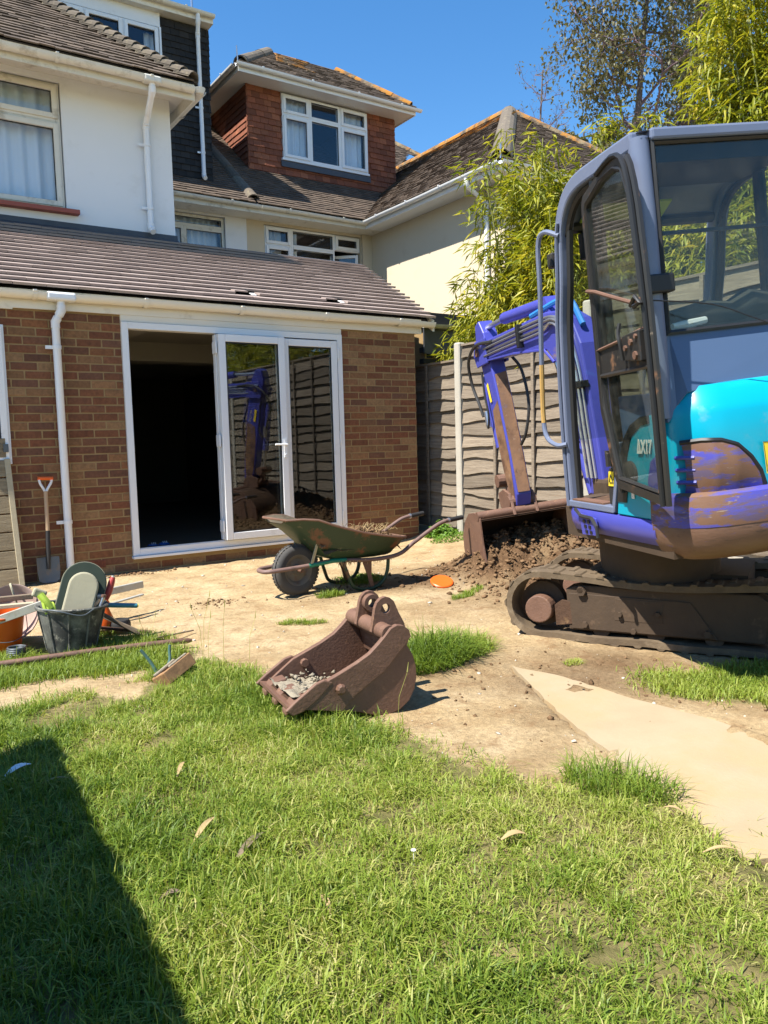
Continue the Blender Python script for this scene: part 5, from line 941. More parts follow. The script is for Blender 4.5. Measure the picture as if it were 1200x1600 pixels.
# --- undercarriage in its own frame: s along the track (front positive), w across, z up
ta = R(117.7); TD = V((math.cos(ta), math.sin(ta), 0)); TN = V((math.sin(ta), -math.cos(ta), 0)); TP0 = V((-2.33, -4.19, 0))
def tw(s, w_, z): return DINV @ (TP0+TD*s+TN*w_+V((0, 0, z)))
def track(w0, w1, parent, label=None):
    LN = 1.56; rr = 0.195; cz = 0.200; path = []
    front = (-0.095, cz); rear = (-LN+0.1, cz)
    top = 0.400
    n = 14
    for i in range(n+1):
        a = math.pi/2-math.pi*i/n; path.append((rear[0]*0+front[0]+rr*math.cos(a), cz+rr*math.sin(a)))
    for i in range(1, 20): path.append((front[0]+(rear[0]-front[0])*i/20, 0.004+0.012*math.sin(i*0.9)*0.3))
    for i in range(n+1):
        a = -math.pi/2-math.pi*i/n; path.append((rear[0]+rr*math.cos(a), cz+rr*math.sin(a)))
    for i in range(1, 20):
        t = i/20; path.append((rear[0]+(front[0]-rear[0])*t, 0.395-0.050*math.sin(math.pi*(1-t))**1.5*(1.0 if t < 0.75 else 0.9)+0.010*math.sin(math.pi*t)))
    b = MB(); N = len(path); secs = []
    for i, (s, z) in enumerate(path):
        p0 = path[i-1]; p1 = path[(i+1) % N]; tx, tz = p1[0]-p0[0], p1[1]-p0[1]; L = math.hypot(tx, tz); nx, nz = -tz/L, tx/L
        cx_ = sum(q[0] for q in path)/N; cz_ = 0.2
        if nx*(s-cx_)*0.2+nz*(z-cz_) < 0 and abs(nz) > 0.3: nx, nz = -nx, -nz
        if abs(nz) <= 0.3 and nx*(s-cx_) < 0: nx, nz = -nx, -nz
        th = 0.034
        secs.append([tw(s, w0, z), tw(s+nx*0.004, w0+0.012, z+nz*0.004), tw(s+nx*0.004, w1-0.012, z+nz*0.004), tw(s, w1, z), tw(s-nx*th, w1, z-nz*th), tw(s-nx*th, w0, z-nz*th)])
    b.loft(secs, closed=True, ring=True); tr = P('track', b, 'track_rubber', parent, smooth=True)
    # lugs
    lg = MB(); acc = 0; step = 0.062; nxt = 0
    for i in range(N):
        p0 = V(path[i]); p1 = V(path[(i+1) % N]); L = (p1-p0).length
        while nxt < acc+L:
            t = (nxt-acc)/L; q = p0.lerp(p1, t); d = (p1-p0).normalized(); nn = V((-d.y, d.x))
            if nn.dot(q-V((sum(a[0] for a in path)/N, 0.2))) < 0 and True:
                nn = -nn
            hw = 0.019; k = int(nxt/step)
            wa, wb = (w0-0.004, w0+(w1-w0)*0.62) if k % 2 else (w0+(w1-w0)*0.38, w1+0.004)
            pr = [q-d*hw*1.2, q+d*hw*1.2, q+d*hw*0.6+nn*0.011, q-d*hw*0.6+nn*0.011]
            lg.prism([tw(a.x, wa, a.y) for a in pr], tw(0, wb, 0)-tw(0, wa, 0)); nxt += step
        acc += L
    P('track_lugs', lg, 'track_rubber', tr)
    fr = MB(); pf = [(-0.27, 0.06), (-0.25, 0.30), (-0.34, 0.322), (-LN+0.30, 0.33), (-LN+0.24, 0.29), (-LN+0.26, 0.07)]
    fr.prism([tw(s, w0+0.035, z) for s, z in pf], tw(0, w1-0.035, 0)-tw(0, w0+0.035, 0)); f = P('track_frame', fr, 'track_steel', parent, bevel=0.008)
    P('cover_plate', MB().prism([tw(s, w0+0.026, z) for s, z in ((-0.53, 0.135), (-0.53, 0.262), (-0.79, 0.262), (-0.79, 0.135))], tw(0, 0.012, 0)-tw(0, 0, 0)), 'track_steel', f, bevel=0.003)
    P('slope_guard', MB().prism([tw(s, w0+0.028, z) for s, z in ((-0.29, 0.07), (-0.27, 0.275), (-0.93, 0.268), (-1.07, 0.075))], tw(0, 0.008, 0)-tw(0, 0, 0)), 'track_steel', f, bevel=0.003)
    for (s, z, r_) in ((-0.365, 0.10, 0.018), (-0.635, 0.085, 0.016), (-1.02, 0.105, 0.020), (-0.56, 0.175, 0.014), (-0.765, 0.19, 0.015), (-0.345, 0.29, 0.026), (-0.34, 0.30, 0.02)):
        P('bolt', MB().tube([tw(s, w0+0.03, z), tw(s, w0+0.004, z)], r_, 6), 'track_steel', f)
    for (s, z, r_, mt_) in ((-0.095, 0.20, 0.155, 'track_steel'), (-LN+0.1, 0.20, 0.15, 'track_steel')):
        M_ = MB(); M_.tube([tw(s, w0+0.10, z-0.01), tw(s, w1-0.06, z-0.01)], r_*0.86, 24); wl = P('idler_wheel', M_, mt_, parent, smooth=True)
        h_ = MB(); h_.tube([tw(s-0.0, w0+0.12, z-0.03), tw(s, w0+0.004, z-0.03)], [0.083, 0.080], 24); P('hub_cap', h_, 'rust', wl, bevel=0.006)
        P('idler_bracket', MB().prism([tw(s+a, w0+0.03, z+b_) for a, b_ in ((-0.22, -0.10), (-0.10, -0.12), (-0.09, 0.0), (-0.13, 0.03), (-0.22, 0.02))], tw(0, 0.02, 0)-tw(0, 0, 0)), 'rust_dark', wl)
    for s in (-0.45, -0.75, -1.05): P('roller', MB().tube([tw(s, w0+0.05, 0.075), tw(s, w1-0.05, 0.075)], 0.05, 14), 'track_steel', parent, smooth=True)
track(0.0, 0.23, EXC)
track(0.80, 1.03, EXC)
uc = MB(); uc.prism([tw(s, 0.2, z) for s, z in ((-0.35, 0.16), (-0.35, 0.40), (-1.2, 0.40), (-1.2, 0.16))], tw(0, 0.82, 0)-tw(0, 0.2, 0)); P('undercarriage', uc, 'track_steel')
P('slew_ring', MB().tube([(-0.15, 0, 0.36), (-0.15, 0, 0.60)], 0.33, 28), 'track_steel', smooth=True)
bl = MB(); sec = [(0.42, 0.02), (0.46, 0.10), (0.46, 0.20), (0.42, 0.28), (0.40, 0.27), (0.435, 0.19), (0.435, 0.10), (0.40, 0.03)]
bl.prism([tw(-1.72-s+0.42-0.12, 0.0, z) for s, z in sec], tw(0, 1.03, 0)-tw(0, 0.0, 0)); P('dozer_blade', bl, 'rust')
# --- deck and skirts
P('deck', MB().prism([(0.0, 0.48, 0.66), (-1.08, 0.48, 0.66), (-1.08, -0.48, 0.66), (0.0, -0.48, 0.66), (0.32, -0.25, 0.66), (0.32, 0.25, 0.66)], (0, 0, 0.165)), 'track_steel')
def skirt(side):
    prof = [(0.830, 0.010), (0.80, 0.024), (0.755, 0.022), (0.71, 0.004), (0.685, -0.035), (0.67, -0.09)]
    secs = []
    for k in range(15):
        u = 0.005-1.0*k/14; fr = max(0, 1-k/2.2); cut = 0.10*fr**2
        secs.append([(u-(0.05*fr*(0.83-v)/0.16 if k < 2 else 0), side*(0.49+o-cut), v+0.02*(1-math.cos(k/14*1.2))*(0 if v > 0.8 else 1)*0.6) for v, o in prof])
    m_ = MB().loft(secs); m_.loft([[(p[0], p[1]-side*0.02, p[2]) for p in s_] for s_ in secs]); m_.loft([secs[0], [(-0.1, side*0.40, v) for v, o in prof]])
    return P('side_skirt', m_, 'blue_paint', smooth=True)
sk_ = skirt(1); skirt(-1)
pk = MB(); pk.prism([(-0.265, 0.521, 0.815), (-0.455, 0.521, 0.80), (-0.465, 0.521, 0.705), (-0.285, 0.521, 0.695)], (0, 0.01, 0)); pk_o = P('pocket_panel', pk, 'blue_paint', sk_, bevel=0.004)
vt = MB()
for a in range(3):
    for b in range(2): vt.box((-0.325-0.05*b-0.01*a, 0.533, 0.775-a*0.028), (0.024, 0.006, 0.016))
P('vent_slot', vt, 'gasket', sk_)
P('pocket_trim', MB().tube([(-0.235, 0.535, 0.835), (-0.30, 0.54, 0.805), (-0.43, 0.54, 0.80), (-0.475, 0.54, 0.76), (-0.48, 0.54, 0.70)], 0.010, 6), 'black_rubber', sk_)
# --- counterweight: plan outline lofted through heights
plan = [(-0.98, 0.505), (-1.08, 0.50), (-1.17, 0.475), (-1.235, 0.42), (-1.275, 0.34), (-1.30, 0.20), (-1.31, 0.0), (-1.30, -0.20), (-1.275, -0.34), (-1.235, -0.42), (-1.17, -0.475), (-1.08, -0.50), (-0.98, -0.505)]
def cw(z_off, pl=plan):
    return [[((u+1.0)*(1+o*2.2)-1.0, l*(1+o), z) for (u, l) in pl] for z, o in z_off]
c_ = MB(); c_.loft(cw([(0.962, -0.10), (0.963, -0.03), (0.95, 0.0), (0.90, 0.022), (0.84, 0.026), (0.815, 0.022)])); P('counterweight', c_, 'blue_rusty', smooth=True)
c_ = MB(); c_.loft(cw([(0.814, 0.018), (0.80, 0.020), (0.74, 0.0), (0.69, -0.045), (0.655, -0.14), (0.64, -0.40)])); P('counterweight_base', c_, 'weight_rust', smooth=True)
P('weight_groove', MB().tube([(-1.318, 0.105, 0.955), (-1.336, 0.105, 0.90), (-1.340, 0.105, 0.84), (-1.335, 0.105, 0.79), (-1.30, 0.106, 0.73), (-1.25, 0.107, 0.68)], 0.008, 6), 'gasket')
# --- engine hood, turquoise
hplan = [(-0.98, 0.470), (-1.06, 0.455), (-1.10, 0.435), (-1.155, 0.390), (-1.20, 0.345), (-1.225, 0.25), (-1.235, 0.1), (-1.235, -0.1), (-1.225, -0.25), (-1.20, -0.345), (-1.155, -0.39), (-1.10, -0.435), (-1.06, -0.455), (-0.98, -0.47)]
def hood(z_off): return [[((u+0.98)*(1+o*3.0)-0.98, l*(1+o*0.9), z) for (u, l) in hplan] for z, o in z_off]
hb = MB(); hb.loft(hood([(0.955, 0.012), (1.10, 0.010), (1.20, 0.004), (1.300, -0.006), (1.330, -0.022), (1.395, -0.075), (1.425, -0.11), (1.432, -0.16), (1.433, -0.9)])); HO = P('engine_hood', hb, 'turquoise', smooth=True)
# blue quarter panel low on the hood with a black gasket
def hp(l, v, off=0.0):
    # point on the hood's rear surface
    a = min(0.47, abs(l)); u = -1.238+0.0
    for (u0, l0), (u1, l1) in zip(hplan[:7], hplan[1:7]):
        if l1 <= a <= l0: t = (l0-a)/(l0-l1+1e-9); u = u0+(u1-u0)*t
    return V((u-0.006-off, math.copysign(a, l), v))
arc = [(0.43, 1.186), (0.37, 1.19), (0.30, 1.182), (0.235, 1.155), (0.175, 1.095), (0.135, 1.03), (0.118, 0.965)]
ar = [V(p).lerp(V(q), k/5) for p, q in zip([a+(0,) for a in arc], [a+(0,) for a in arc[1:]]) for k in range(5)]+[V(arc[-1]+(0,))]
qp = MB(); rows = []
for q in ar:
    rows.append([hp(q.x+(0.445-q.x)*t*0.0, 0.958+(q.y-0.958)*t, 0.012+0.030*math.sin(math.pi*min(1, t*0.9+0.05))*min(1, (q.x-0.10)*6)) for t in (0, 0.25, 0.5, 0.75, 0.92, 1.0)])
qp.loft(rows); P('hood_corner', qp, 'blue_rusty', HO, smooth=True)
P('hood_gasket', MB().tube([hp(q.x, q.y, 0.012) for q in ar], 0.012, 6), 'gasket', HO, smooth=True)
lv = MB()
for k in range(3): lv.tube([hp(0.445, 1.12-k*0.055, 0.015), hp(0.425, 1.12-k*0.055, 0.03), hp(0.40, 1.118-k*0.055, 0.03)], 0.010, 6)
P('hood_louvre', lv, 'blue_paint', HO, smooth=True)
wl = MB(); wl.prism([hp(0.113, 1.150, 0.014), hp(-0.005, 1.142, 0.014), hp(-0.005, 1.010, 0.014), hp(0.106, 1.010, 0.014)], (-0.002, 0, 0)); WL = P('warning_sticker', wl, 'yellow_label', HO)
ws = MB(); ws.tube([hp(0.063, 1.128, 0.017), hp(0.10, 1.045, 0.017), hp(0.028, 1.045, 0.017)], 0.0025, 4, closed=True); ws.tube([hp(0.064, 1.10, 0.017), hp(0.062, 1.06, 0.017)], 0.004, 4); ws.tube([hp(0.078, 1.06, 0.017), hp(0.048, 1.085, 0.017)], 0.003, 4)
ws.tube([hp(0.113, 1.15, 0.0165), hp(0.104, 1.02, 0.0165), hp(0.015, 1.02, 0.0165), hp(0.015, 1.14, 0.0165)], 0.0015, 4, closed=True); P('sticker_print', ws, 'gasket', WL)
# --- cab shell
CL = 0.46
def side_path(l):
    return bez([(-1.055, l, 2.502), (-0.74, l, 2.505), (-0.50, l, 2.497), (-0.36, l, 2.435), (-0.275, l, 2.30), (-0.225, l, 2.05), (-0.165, l, 1.80), (-0.115, l, 1.39), (-0.095, l, 1.10), (-0.085, l, 0.84)], 6)
for sd in (1, -1):
    fr = MB(); fr.tube(side_path(sd*CL), 0.055, 4, ph=math.pi/4); P('side_pillar', fr, 'lilac_paint', bevel=0.012)
    P('door_seal', MB().tube([p+V((-0.062 if p.z < 2.3 else -0.03, -0.006*sd, -0.045 if p.z > 2.3 else 0)) for p in side_path(sd*CL)[8:]], 0.020, 6), 'gasket', smooth=True)
    P('pillar_rib', MB().tube([p+V((-0.014, 0.048*sd, 0)) for p in side_path(sd*CL)[22:]], 0.009, 5), 'lilac_paint', smooth=True)
    rp = MB(); rp.tube([(-1.045, sd*0.455, 1.30), (-1.05, sd*0.457, 1.7), (-1.05, sd*0.457, 2.2), (-1.045, sd*0.455, 2.51)], [0.047, 0.048, 0.050, 0.046], 12); P('rear_pillar', rp, 'lilac_paint', smooth=True)
    P('centre_pillar', MB().tube([(-0.60, sd*0.455, 0.84), (-0.66, sd*0.455, 1.2), (-0.64, sd*0.455, 1.7), (-0.64, sd*0.455, 2.49)], 0.030, 8), 'black_paint', smooth=True)
P('rear_rail', MB().bmm((-1.105, -0.47, 2.488), (-1.03, 0.425, 2.540)), 'lilac_paint', bevel=0.012)
rf = MB(); rf.loft([[(u, l, v) for l in (-0.47, -0.40, 0, 0.40, 0.47)] for u, v in ((-1.09, 2.531), (-0.8, 2.541), (-0.50, 2.534), (-0.37, 2.475), (-0.30, 2.38))]); rf.loft([[(u, l, v-0.03) for l in (-0.47, -0.40, 0, 0.40, 0.47)] for u, v in ((-1.09, 2.531), (-0.8, 2.541), (-0.50, 2.534), (-0.37, 2.475), (-0.30, 2.38))]); P('cab_roof', rf, 'lilac_paint', smooth=True)
P('roof_lining', MB().bmm((-1.03, -0.43, 2.45), (-0.50, 0.43, 2.485)), 'gasket')
P('front_rail', MB().tube([(-0.29, -0.46, 2.33), (-0.29, 0.46, 2.33)], 0.03, 8), 'black_paint')
# rear panel
P('rear_panel', MB().prism([(-1.075, 0.415, 1.672), (-1.075, -0.45, 1.672), (-1.125, -0.45, 1.40), (-1.125, 0.37, 1.40), (-1.09, 0.42, 1.33)], (0.05, 0, 0)), 'slate_paint', bevel=0.008)
P('corner_panel', MB().prism([(-1.06, 0.47, 1.672), (-1.075, 0.415, 1.672), (-1.10, 0.40, 1.34), (-1.085, 0.455, 1.28), (-1.0, 0.468, 1.28)], (0.03, -0.03, 0)), 'slate_paint')
gk = MB(); g0 = [(-1.078, 0.414, 1.672), (-1.078, -0.44, 1.672), (-1.078, -0.44, 2.482), (-1.078, 0.412, 2.482)]
gk.tube(g0, 0.017, 6, closed=True); P('window_gasket', gk, 'gasket')
P('rear_window', MB().bmm((-1.078, -0.44, 1.67), (-1.072, 0.413, 2.48)), 'cab_glass')
P('window_tint', MB().bmm((-1.070, -0.43, 2.40), (-1.066, 0.40, 2.475)), 'gasket')
for sd in (1, -1):
    P('quarter_window', MB().prism([(-0.66, sd*0.462, 1.42), (-1.02, sd*0.462, 1.42), (-1.02, sd*0.462, 2.45), (-0.66, sd*0.462, 2.45)], (0, 0.005, 0)), 'cab_glass')
P('side_window', MB().prism([(-0.15, -0.462, 1.3), (-0.62, -0.462, 1.3), (-0.62, -0.462, 2.45), (-0.40, -0.462, 2.43), (-0.28, -0.462, 2.25)], (0, 0.005, 0)), 'cab_glass')
P('windscreen', MB().prism([(-0.105, 0.42, 1.2), (-0.105, -0.42, 1.2), (-0.245, -0.42, 2.2), (-0.245, 0.42, 2.2)], (0.005, 0, 0)), 'cab_glass')
P('window_bar', MB().bmm((-1.05, -0.42, 2.10), (-1.03, 0.39, 2.115)), 'gasket')
# left side covers below the quarter window
sc = MB(); sc.prism([(-0.70, 0.475, 1.42), (-1.05, 0.475, 1.42), (-1.05, 0.475, 1.10), (-0.72, 0.475, 1.10)], (0, -0.04, 0)); P('side_cover_upper', sc, 'slate_paint', bevel=0.006)
tq = [(-0.625, 0.832), (-0.655, 0.95), (-0.69, 1.08), (-0.74, 1.19), (-0.82, 1.275), (-0.92, 1.315), (-1.07, 1.325), (-1.07, 0.832)]
sc = MB(); sc.prism([(u, 0.478, v) for u, v in tq], (0, 0.016, 0)); SC = P('side_cover', sc, 'turquoise', bevel=0.006)
bd = MB(); bd.prism([(u, 0.494, v) for u, v in [(-0.645, 0.90), (-0.70, 1.11), (-0.76, 1.215), (-0.83, 1.28), (-0.93, 1.318), (-1.0, 1.322), (-1.0, 1.285), (-0.92, 1.275), (-0.83, 1.225), (-0.775, 1.13), (-0.76, 1.0), (-0.735, 0.90)]], (0, 0.005, 0)); P('cover_stripe', bd, 'gasket', SC)
P('round_vent', MB().lathe([(0, 0.02), (0.045, 0.018), (0.058, 0.01), (0.06, 0)], 20, Matrix.Translation((-0.80, 0.496, 1.05)) @ Matrix.Rotation(R(-90), 4, 'X')), 'black_rubber', SC, smooth=True)
P('vent_tag', MB().bmm((-0.815, 0.497, 0.925), (-0.79, 0.5, 0.965)), 'white_label', SC)
P('blue_corner', MB().prism([(u, 0.495, v) for u, v in [(-0.985, 0.84), (-0.955, 0.92), (-0.955, 1.02), (-0.99, 1.11), (-1.06, 1.15), (-1.068, 1.15), (-1.068, 0.84)]], (0, 0.010, 0)), 'blue_paint', SC, bevel=0.004)
text_part('model_lettering', 'ΔX17', 0.086, 'white_label', SC, Matrix.Translation((-0.945, 0.502, 1.175)) @ Matrix(((-1, 0, 0), (0, 0, 1), (0, 1, 0))).to_4x4(), shear=0.12, sx=0.62)
up = MB(); up.prism([(-0.575, 0.47, 0.84), (-0.605, 0.47, 0.84), (-0.73, 0.47, 1.20), (-0.70, 0.47, 1.20)], (0, 0.03, 0)); P('sill_upright', up, 'lilac_paint', bevel=0.004)
P('door_sill', MB().bmm((-0.09, 0.41, 0.835), (-0.60, 0.505, 0.872)), 'lilac_paint', bevel=0.006)
P('sill_plate', MB().bmm((-0.14, 0.44, 0.8725), (-0.50, 0.50, 0.881)), 'rust')
P('cab_floor', MB().bmm((-0.08, -0.45, 0.838), (-1.0, 0.409, 0.862)), 'rust_dark')
P('latch_post', MB().prism([(-0.545, 0.46, 0.875), (-0.60, 0.46, 0.875), (-0.635, 0.46, 1.02), (-0.62, 0.46, 1.07), (-0.575, 0.46, 1.07), (-0.55, 0.46, 1.03)], (0, 0.03, 0)), 'black_rubber', bevel=0.008)
ls = P('caution_label', MB().prism([(-0.562, 0.492, 0.975), (-0.612, 0.492, 0.975), (-0.625, 0.492, 1.05), (-0.575, 0.492, 1.05)], (0, 0.002, 0)), 'yellow_label')
P('label_print', MB().tube([(-0.594, 0.496, 1.035), (-0.578, 0.496, 0.995), (-0.612, 0.496, 0.995)], 0.003, 4, closed=True), 'gasket', ls)
# seat and controls
st = MB(); st.box((-0.62, -0.05, 1.22), (0.44, 0.44, 0.12)); st.box((-0.86, -0.03, 1.50), (0.12, 0.46, 0.50), Matrix.Rotation(R(-8), 3, 'Y')); st.box((-0.70, -0.05, 1.03), (0.36, 0.36, 0.26)); P('seat', st, 'seat_fabric', bevel=0.05)
P('seat_headroll', MB().tube([(-0.90, 0.28, 1.735), (-0.91, 0.1, 1.755), (-0.91, -0.02, 1.745), (-0.91, -0.12, 1.78), (-0.90, -0.24, 1.77)], [0.05, 0.062, 0.058, 0.072, 0.06], 12), 'seat_fabric', smooth=True)
P('cloth', MB().tube([(-1.035, 0.36, 1.70), (-1.03, 0.28, 1.705), (-1.035, 0.19, 1.715)], [0.014, 0.02, 0.016], 8), 'white_label', smooth=True)
for l in (0.28, -0.30):
    P('joystick', MB().tube([(-0.38, l, 1.2), (-0.36, l, 1.45), (-0.345, l, 1.52), (-0.34, l, 1.60)], [0.01, 0.012, 0.026, 0.022], 8), 'black_rubber', smooth=True)
    P('control_console', MB().bmm((-0.30, l-0.06, 0.87), (-0.46, l+0.06, 1.22)), 'gasket', bevel=0.02)
P('travel_lever', MB().tube([(-0.2, 0.05, 0.87), (-0.19, 0.05, 1.35)], 0.01, 6), 'black_rubber'); P('travel_lever', MB().tube([(-0.2, -0.05, 0.87), (-0.19, -0.05, 1.35)], 0.01, 6), 'black_rubber')
P('dashboard', MB().prism([(-0.12, -0.40, 0.87), (-0.12, 0.0, 0.87), (-0.16, 0.0, 1.12), (-0.16, -0.40, 1.12)], (-0.1, 0, 0)), 'gasket', bevel=0.02)
wp = P('wiper_motor', MB().bmm((-0.33, 0.28, 2.16), (-0.27, 0.38, 2.30)), 'gasket', bevel=0.01)
P('wiper_arm', MB().tube([(-0.30, 0.33, 2.18), (-0.36, 0.38, 2.02), (-0.42, 0.41, 1.88)], 0.007, 5), 'gasket', wp)
P('sun_visor', MB().prism([(-0.30, 0.38, 2.34), (-0.30, -0.1, 2.34), (-0.42, -0.1, 2.40), (-0.42, 0.38, 2.40)], (0, 0, 0.01)), 'lime_plastic')
for y_ in (0.30, -0.05): P('cab_lamp', MB().bmm((-0.16, CL-0.02, 2.16), (-0.10, CL+0.03, 2.24)), 'black_rubber', bevel=0.01) if y_ > 0 else None
# grab rail on the front pillar
gr = bez([(-0.30, 0.50, 2.295), (-0.22, 0.545, 2.335), (-0.165, 0.56, 2.28), (-0.13, 0.56, 2.05), (-0.05, 0.56, 1.65), (0.0, 0.56, 1.36), (-0.02, 0.56, 1.24), (-0.10, 0.54, 1.19), (-0.14, 0.50, 1.19)], 5)
GRB = P('grab_rail', MB().tube(gr, 0.0135, 8), 'lilac_paint', smooth=True); P('worn_grip', MB().tube(gr[20:27], 0.0145, 8), 'yellow_worn', GRB, smooth=True)
# --- open door, folded back along the side
dh = V((-0.645, 0.505, 0)); df = V((-1.225, 0.565, 0)); DU = (df-dh); DW = DU.length; DU.normalize(); DN = V((-DU.y, DU.x, 0)); DN = DN if DN.y > 0 else -DN
def dpnt(t, v, o=0.0): return dh+DU*(t*DW)+V((0, 0, v))+DN*o
outer = [(0.0, 2.32), (0.015, 2.36), (0.06, 2.388), (0.20, 2.405), (0.38, 2.428), (0.56, 2.444), (0.68, 2.448), (0.77, 2.438), (0.84, 2.412), (0.885, 2.37), (0.92, 2.30), (0.95, 2.20), (0.985, 1.95), (1.0, 1.80), (1.012, 1.55), (1.02, 1.35), (1.015, 0.935), (0.22, 0.985), (0.16, 1.04), (0.0, 1.36)]
def dring(pts, w, o0, o1, name, mt, parent):
    c0 = V((sum(p[0] for p in pts)/len(pts), sum(p[1] for p in pts)/len(pts))); m_ = MB(); n = len(pts)
    inn = []
    for i, p in enumerate(pts):
        a, b, c = V(pts[i-1]), V(p), V(pts[(i+1) % n]); sc_ = V((DW, 1))
        A, B, C = V((a.x*DW, a.y)), V((b.x*DW, b.y)), V((c.x*DW, c.y)); d1 = (B-A).normalized(); d2 = (C-B).normalized(); n1 = V((d1.y, -d1.x)); n2 = V((d2.y, -d2.x)); nn = (n1+n2).normalized(); k = w/max(0.5, nn.dot(n1)); q = B+nn*k; inn.append((q.x/DW, q.y))
    secs = [[dpnt(*p, o0), dpnt(*q, o0), dpnt(*q, o1), dpnt(*p, o1)] for p, q in zip(pts, inn)]
    m_.loft(secs, closed=True, ring=True); return P(name, m_, mt, parent), inn
DRM, din = dring(outer, 0.040, 0.0, 0.035, 'cab_door', 'black_paint', EXC)
P('edge_seal', MB().tube([dpnt(p[0], p[1], 0.04) for p in outer[4:17]], 0.012, 6), 'gasket', DRM, smooth=True)
P('edge_seal', MB().tube([dpnt(p[0]+0.03, p[1], 0.02) for p in outer[8:17]], 0.014, 6), 'black_paint', DRM, smooth=True)
upw = [(0.06, 1.66), (0.06, 2.30), (0.10, 2.335), (0.40, 2.385), (0.64, 2.392), (0.76, 2.37), (0.83, 2.30), (0.93, 1.70), (0.935, 1.69)]
P('upper_pane', MB().prism([dpnt(a, b, 0.012) for a, b in [(0.06, 1.66), (0.06, 2.32), (0.40, 2.395), (0.68, 2.40), (0.80, 2.36), (0.88, 2.22), (0.96, 1.68)]], DN*0.005), 'door_pane', DRM)
P('lower_pane', MB().prism([dpnt(a, b, 0.012) for a, b in [(0.07, 1.525), (0.96, 1.53), (0.965, 0.98), (0.24, 1.02), (0.07, 1.38)]], DN*0.005), 'door_pane', DRM)
uo = [(0.055, 2.325), (0.10, 2.350), (0.40, 2.400), (0.66, 2.405), (0.79, 2.375), (0.87, 2.26), (0.955, 1.69), (0.055, 1.655)]
gkt = MB().tube([dpnt(a, b, 0.022) for a, b in uo], 0.016, 6, closed=True); P('pane_gasket', gkt, 'gasket', DRM, smooth=True)
lo_ = [(0.06, 1.53), (0.955, 1.535), (0.955, 0.99), (0.245, 1.03), (0.06, 1.385)]
P('pane_gasket', MB().tube([dpnt(a, b, 0.024) for a, b in lo_], 0.013, 6, closed=True), 'black_paint', DRM, smooth=True)
P('mid_panel', MB().prism([dpnt(a, b, 0.004) for a, b in [(0.04, 1.66), (0.965, 1.70), (0.97, 1.53), (0.04, 1.525)]], DN*0.022), 'black_paint', DRM, bevel=0.004)
P('panel_lip', MB().tube([dpnt(0.03, 1.655, 0.03), dpnt(0.5, 1.672, 0.034), dpnt(0.95, 1.70, 0.03)], 0.007, 5), 'rust', DRM)
lt = MB(); lt.prism([dpnt(a, b, 0.026) for a, b in [(0.62, 1.685), (0.93, 1.695), (0.93, 1.56), (0.66, 1.575)]], DN*0.03); LT = P('door_latch', lt, 'black_paint', DRM, bevel=0.006)
for (a, b, r_) in ((0.86, 1.59, 0.018), (0.80, 1.65, 0.014), (0.70, 1.63, 0.012), (0.89, 1.67, 0.010)): P('latch_bolt', MB().tube([dpnt(a, b, 0.056), dpnt(a, b, 0.066)], r_, 8), 'rust', LT)
P('latch_lever', MB().tube(bez([dpnt(0.60, 1.745, 0.05), dpnt(0.595, 1.70, 0.06), dpnt(0.61, 1.66, 0.06), dpnt(0.60, 1.58, 0.05)], 4), 0.010, 6), 'black_rubber', LT, smooth=True)
P('door_stay', MB().tube([dpnt(0.02, 1.945, 0.05), dpnt(0.2, 1.925, 0.055), dpnt(0.55, 1.865, 0.055), dpnt(0.85, 1.815, 0.055), dpnt(1.0, 1.815, 0.05)], 0.0095, 7), 'rust', DRM, smooth=True)
P('stay_clamp', MB().tube([dpnt(0.86, 1.80, 0.06), dpnt(0.96, 1.83, 0.065), dpnt(1.02, 1.80, 0.06), dpnt(0.94, 1.79, 0.07)], 0.011, 6), 'gasket', DRM)
for z in (1.12, 1.95, 2.25): P('door_hinge', MB().tube([dpnt(-0.03, z-0.04, 0.01), dpnt(-0.03, z+0.04, 0.01)], 0.018, 8), 'black_paint', DRM)
P('door_foot', MB().bmm((-0.72, 0.50, 0.955), (-0.76, 0.53, 0.985)), 'black_rubber', DRM)
P('rear_hinge_block', MB().bmm((-1.125, 0.385, 1.845), (-1.04, 0.52, 1.925)), 'gasket', bevel=0.008)
P('tie_wire', MB().tube(bez([dpnt(0.97, 1.815, 0.06), (-1.22, 0.30, 1.765), (-1.24, 0.14, 1.70), (-1.26, -0.05, 1.61), (-1.28, -0.4, 1.43)], 5), 0.0032, 5), 'gasket')
# --- boom, arm and ditching bucket (plane l = 0)
def poly3(pts, l, wd): return MB().prism([(u, l-wd/2, v) for u, v in pts], (0, wd, 0))
P('swing_post', MB().bmm((0.24, -0.085, 0.60), (0.44, 0.085, 0.92)), 'track_steel', bevel=0.03)
bm_low = [(0.28, 0.84), (0.47, 0.80), (0.56, 1.10), (0.66, 1.45), (0.78, 1.68), (0.92, 1.79), (1.5, 1.83), (2.16, 1.84), (2.27, 1.90), (2.26, 1.98), (2.15, 2.01), (1.45, 2.03), (0.90, 2.05), (0.70, 2.03), (0.52, 1.95), (0.42, 1.78), (0.36, 1.45), (0.31, 1.10)]
BO = P('boom', poly3(bm_low, 0.0, 0.15), 'blue_paint', bevel=0.012)
P('boom_flange', MB().tube([(0.80, 0.083, 1.70), (0.95, 0.083, 1.80), (1.5, 0.083, 1.835), (2.15, 0.083, 1.845)], 0.010, 5), 'blue_paint', BO)
for l in (0.09, -0.09): P('boom_tip_plate', MB().prism([(2.05, l-0.01, 1.82), (2.30, l-0.01, 1.80), (2.36, l-0.01, 1.90), (2.30, l-0.01, 2.02), (2.06, l-0.01, 2.03)], (0, 0.02, 0)), 'blue_paint', BO, bevel=0.006)
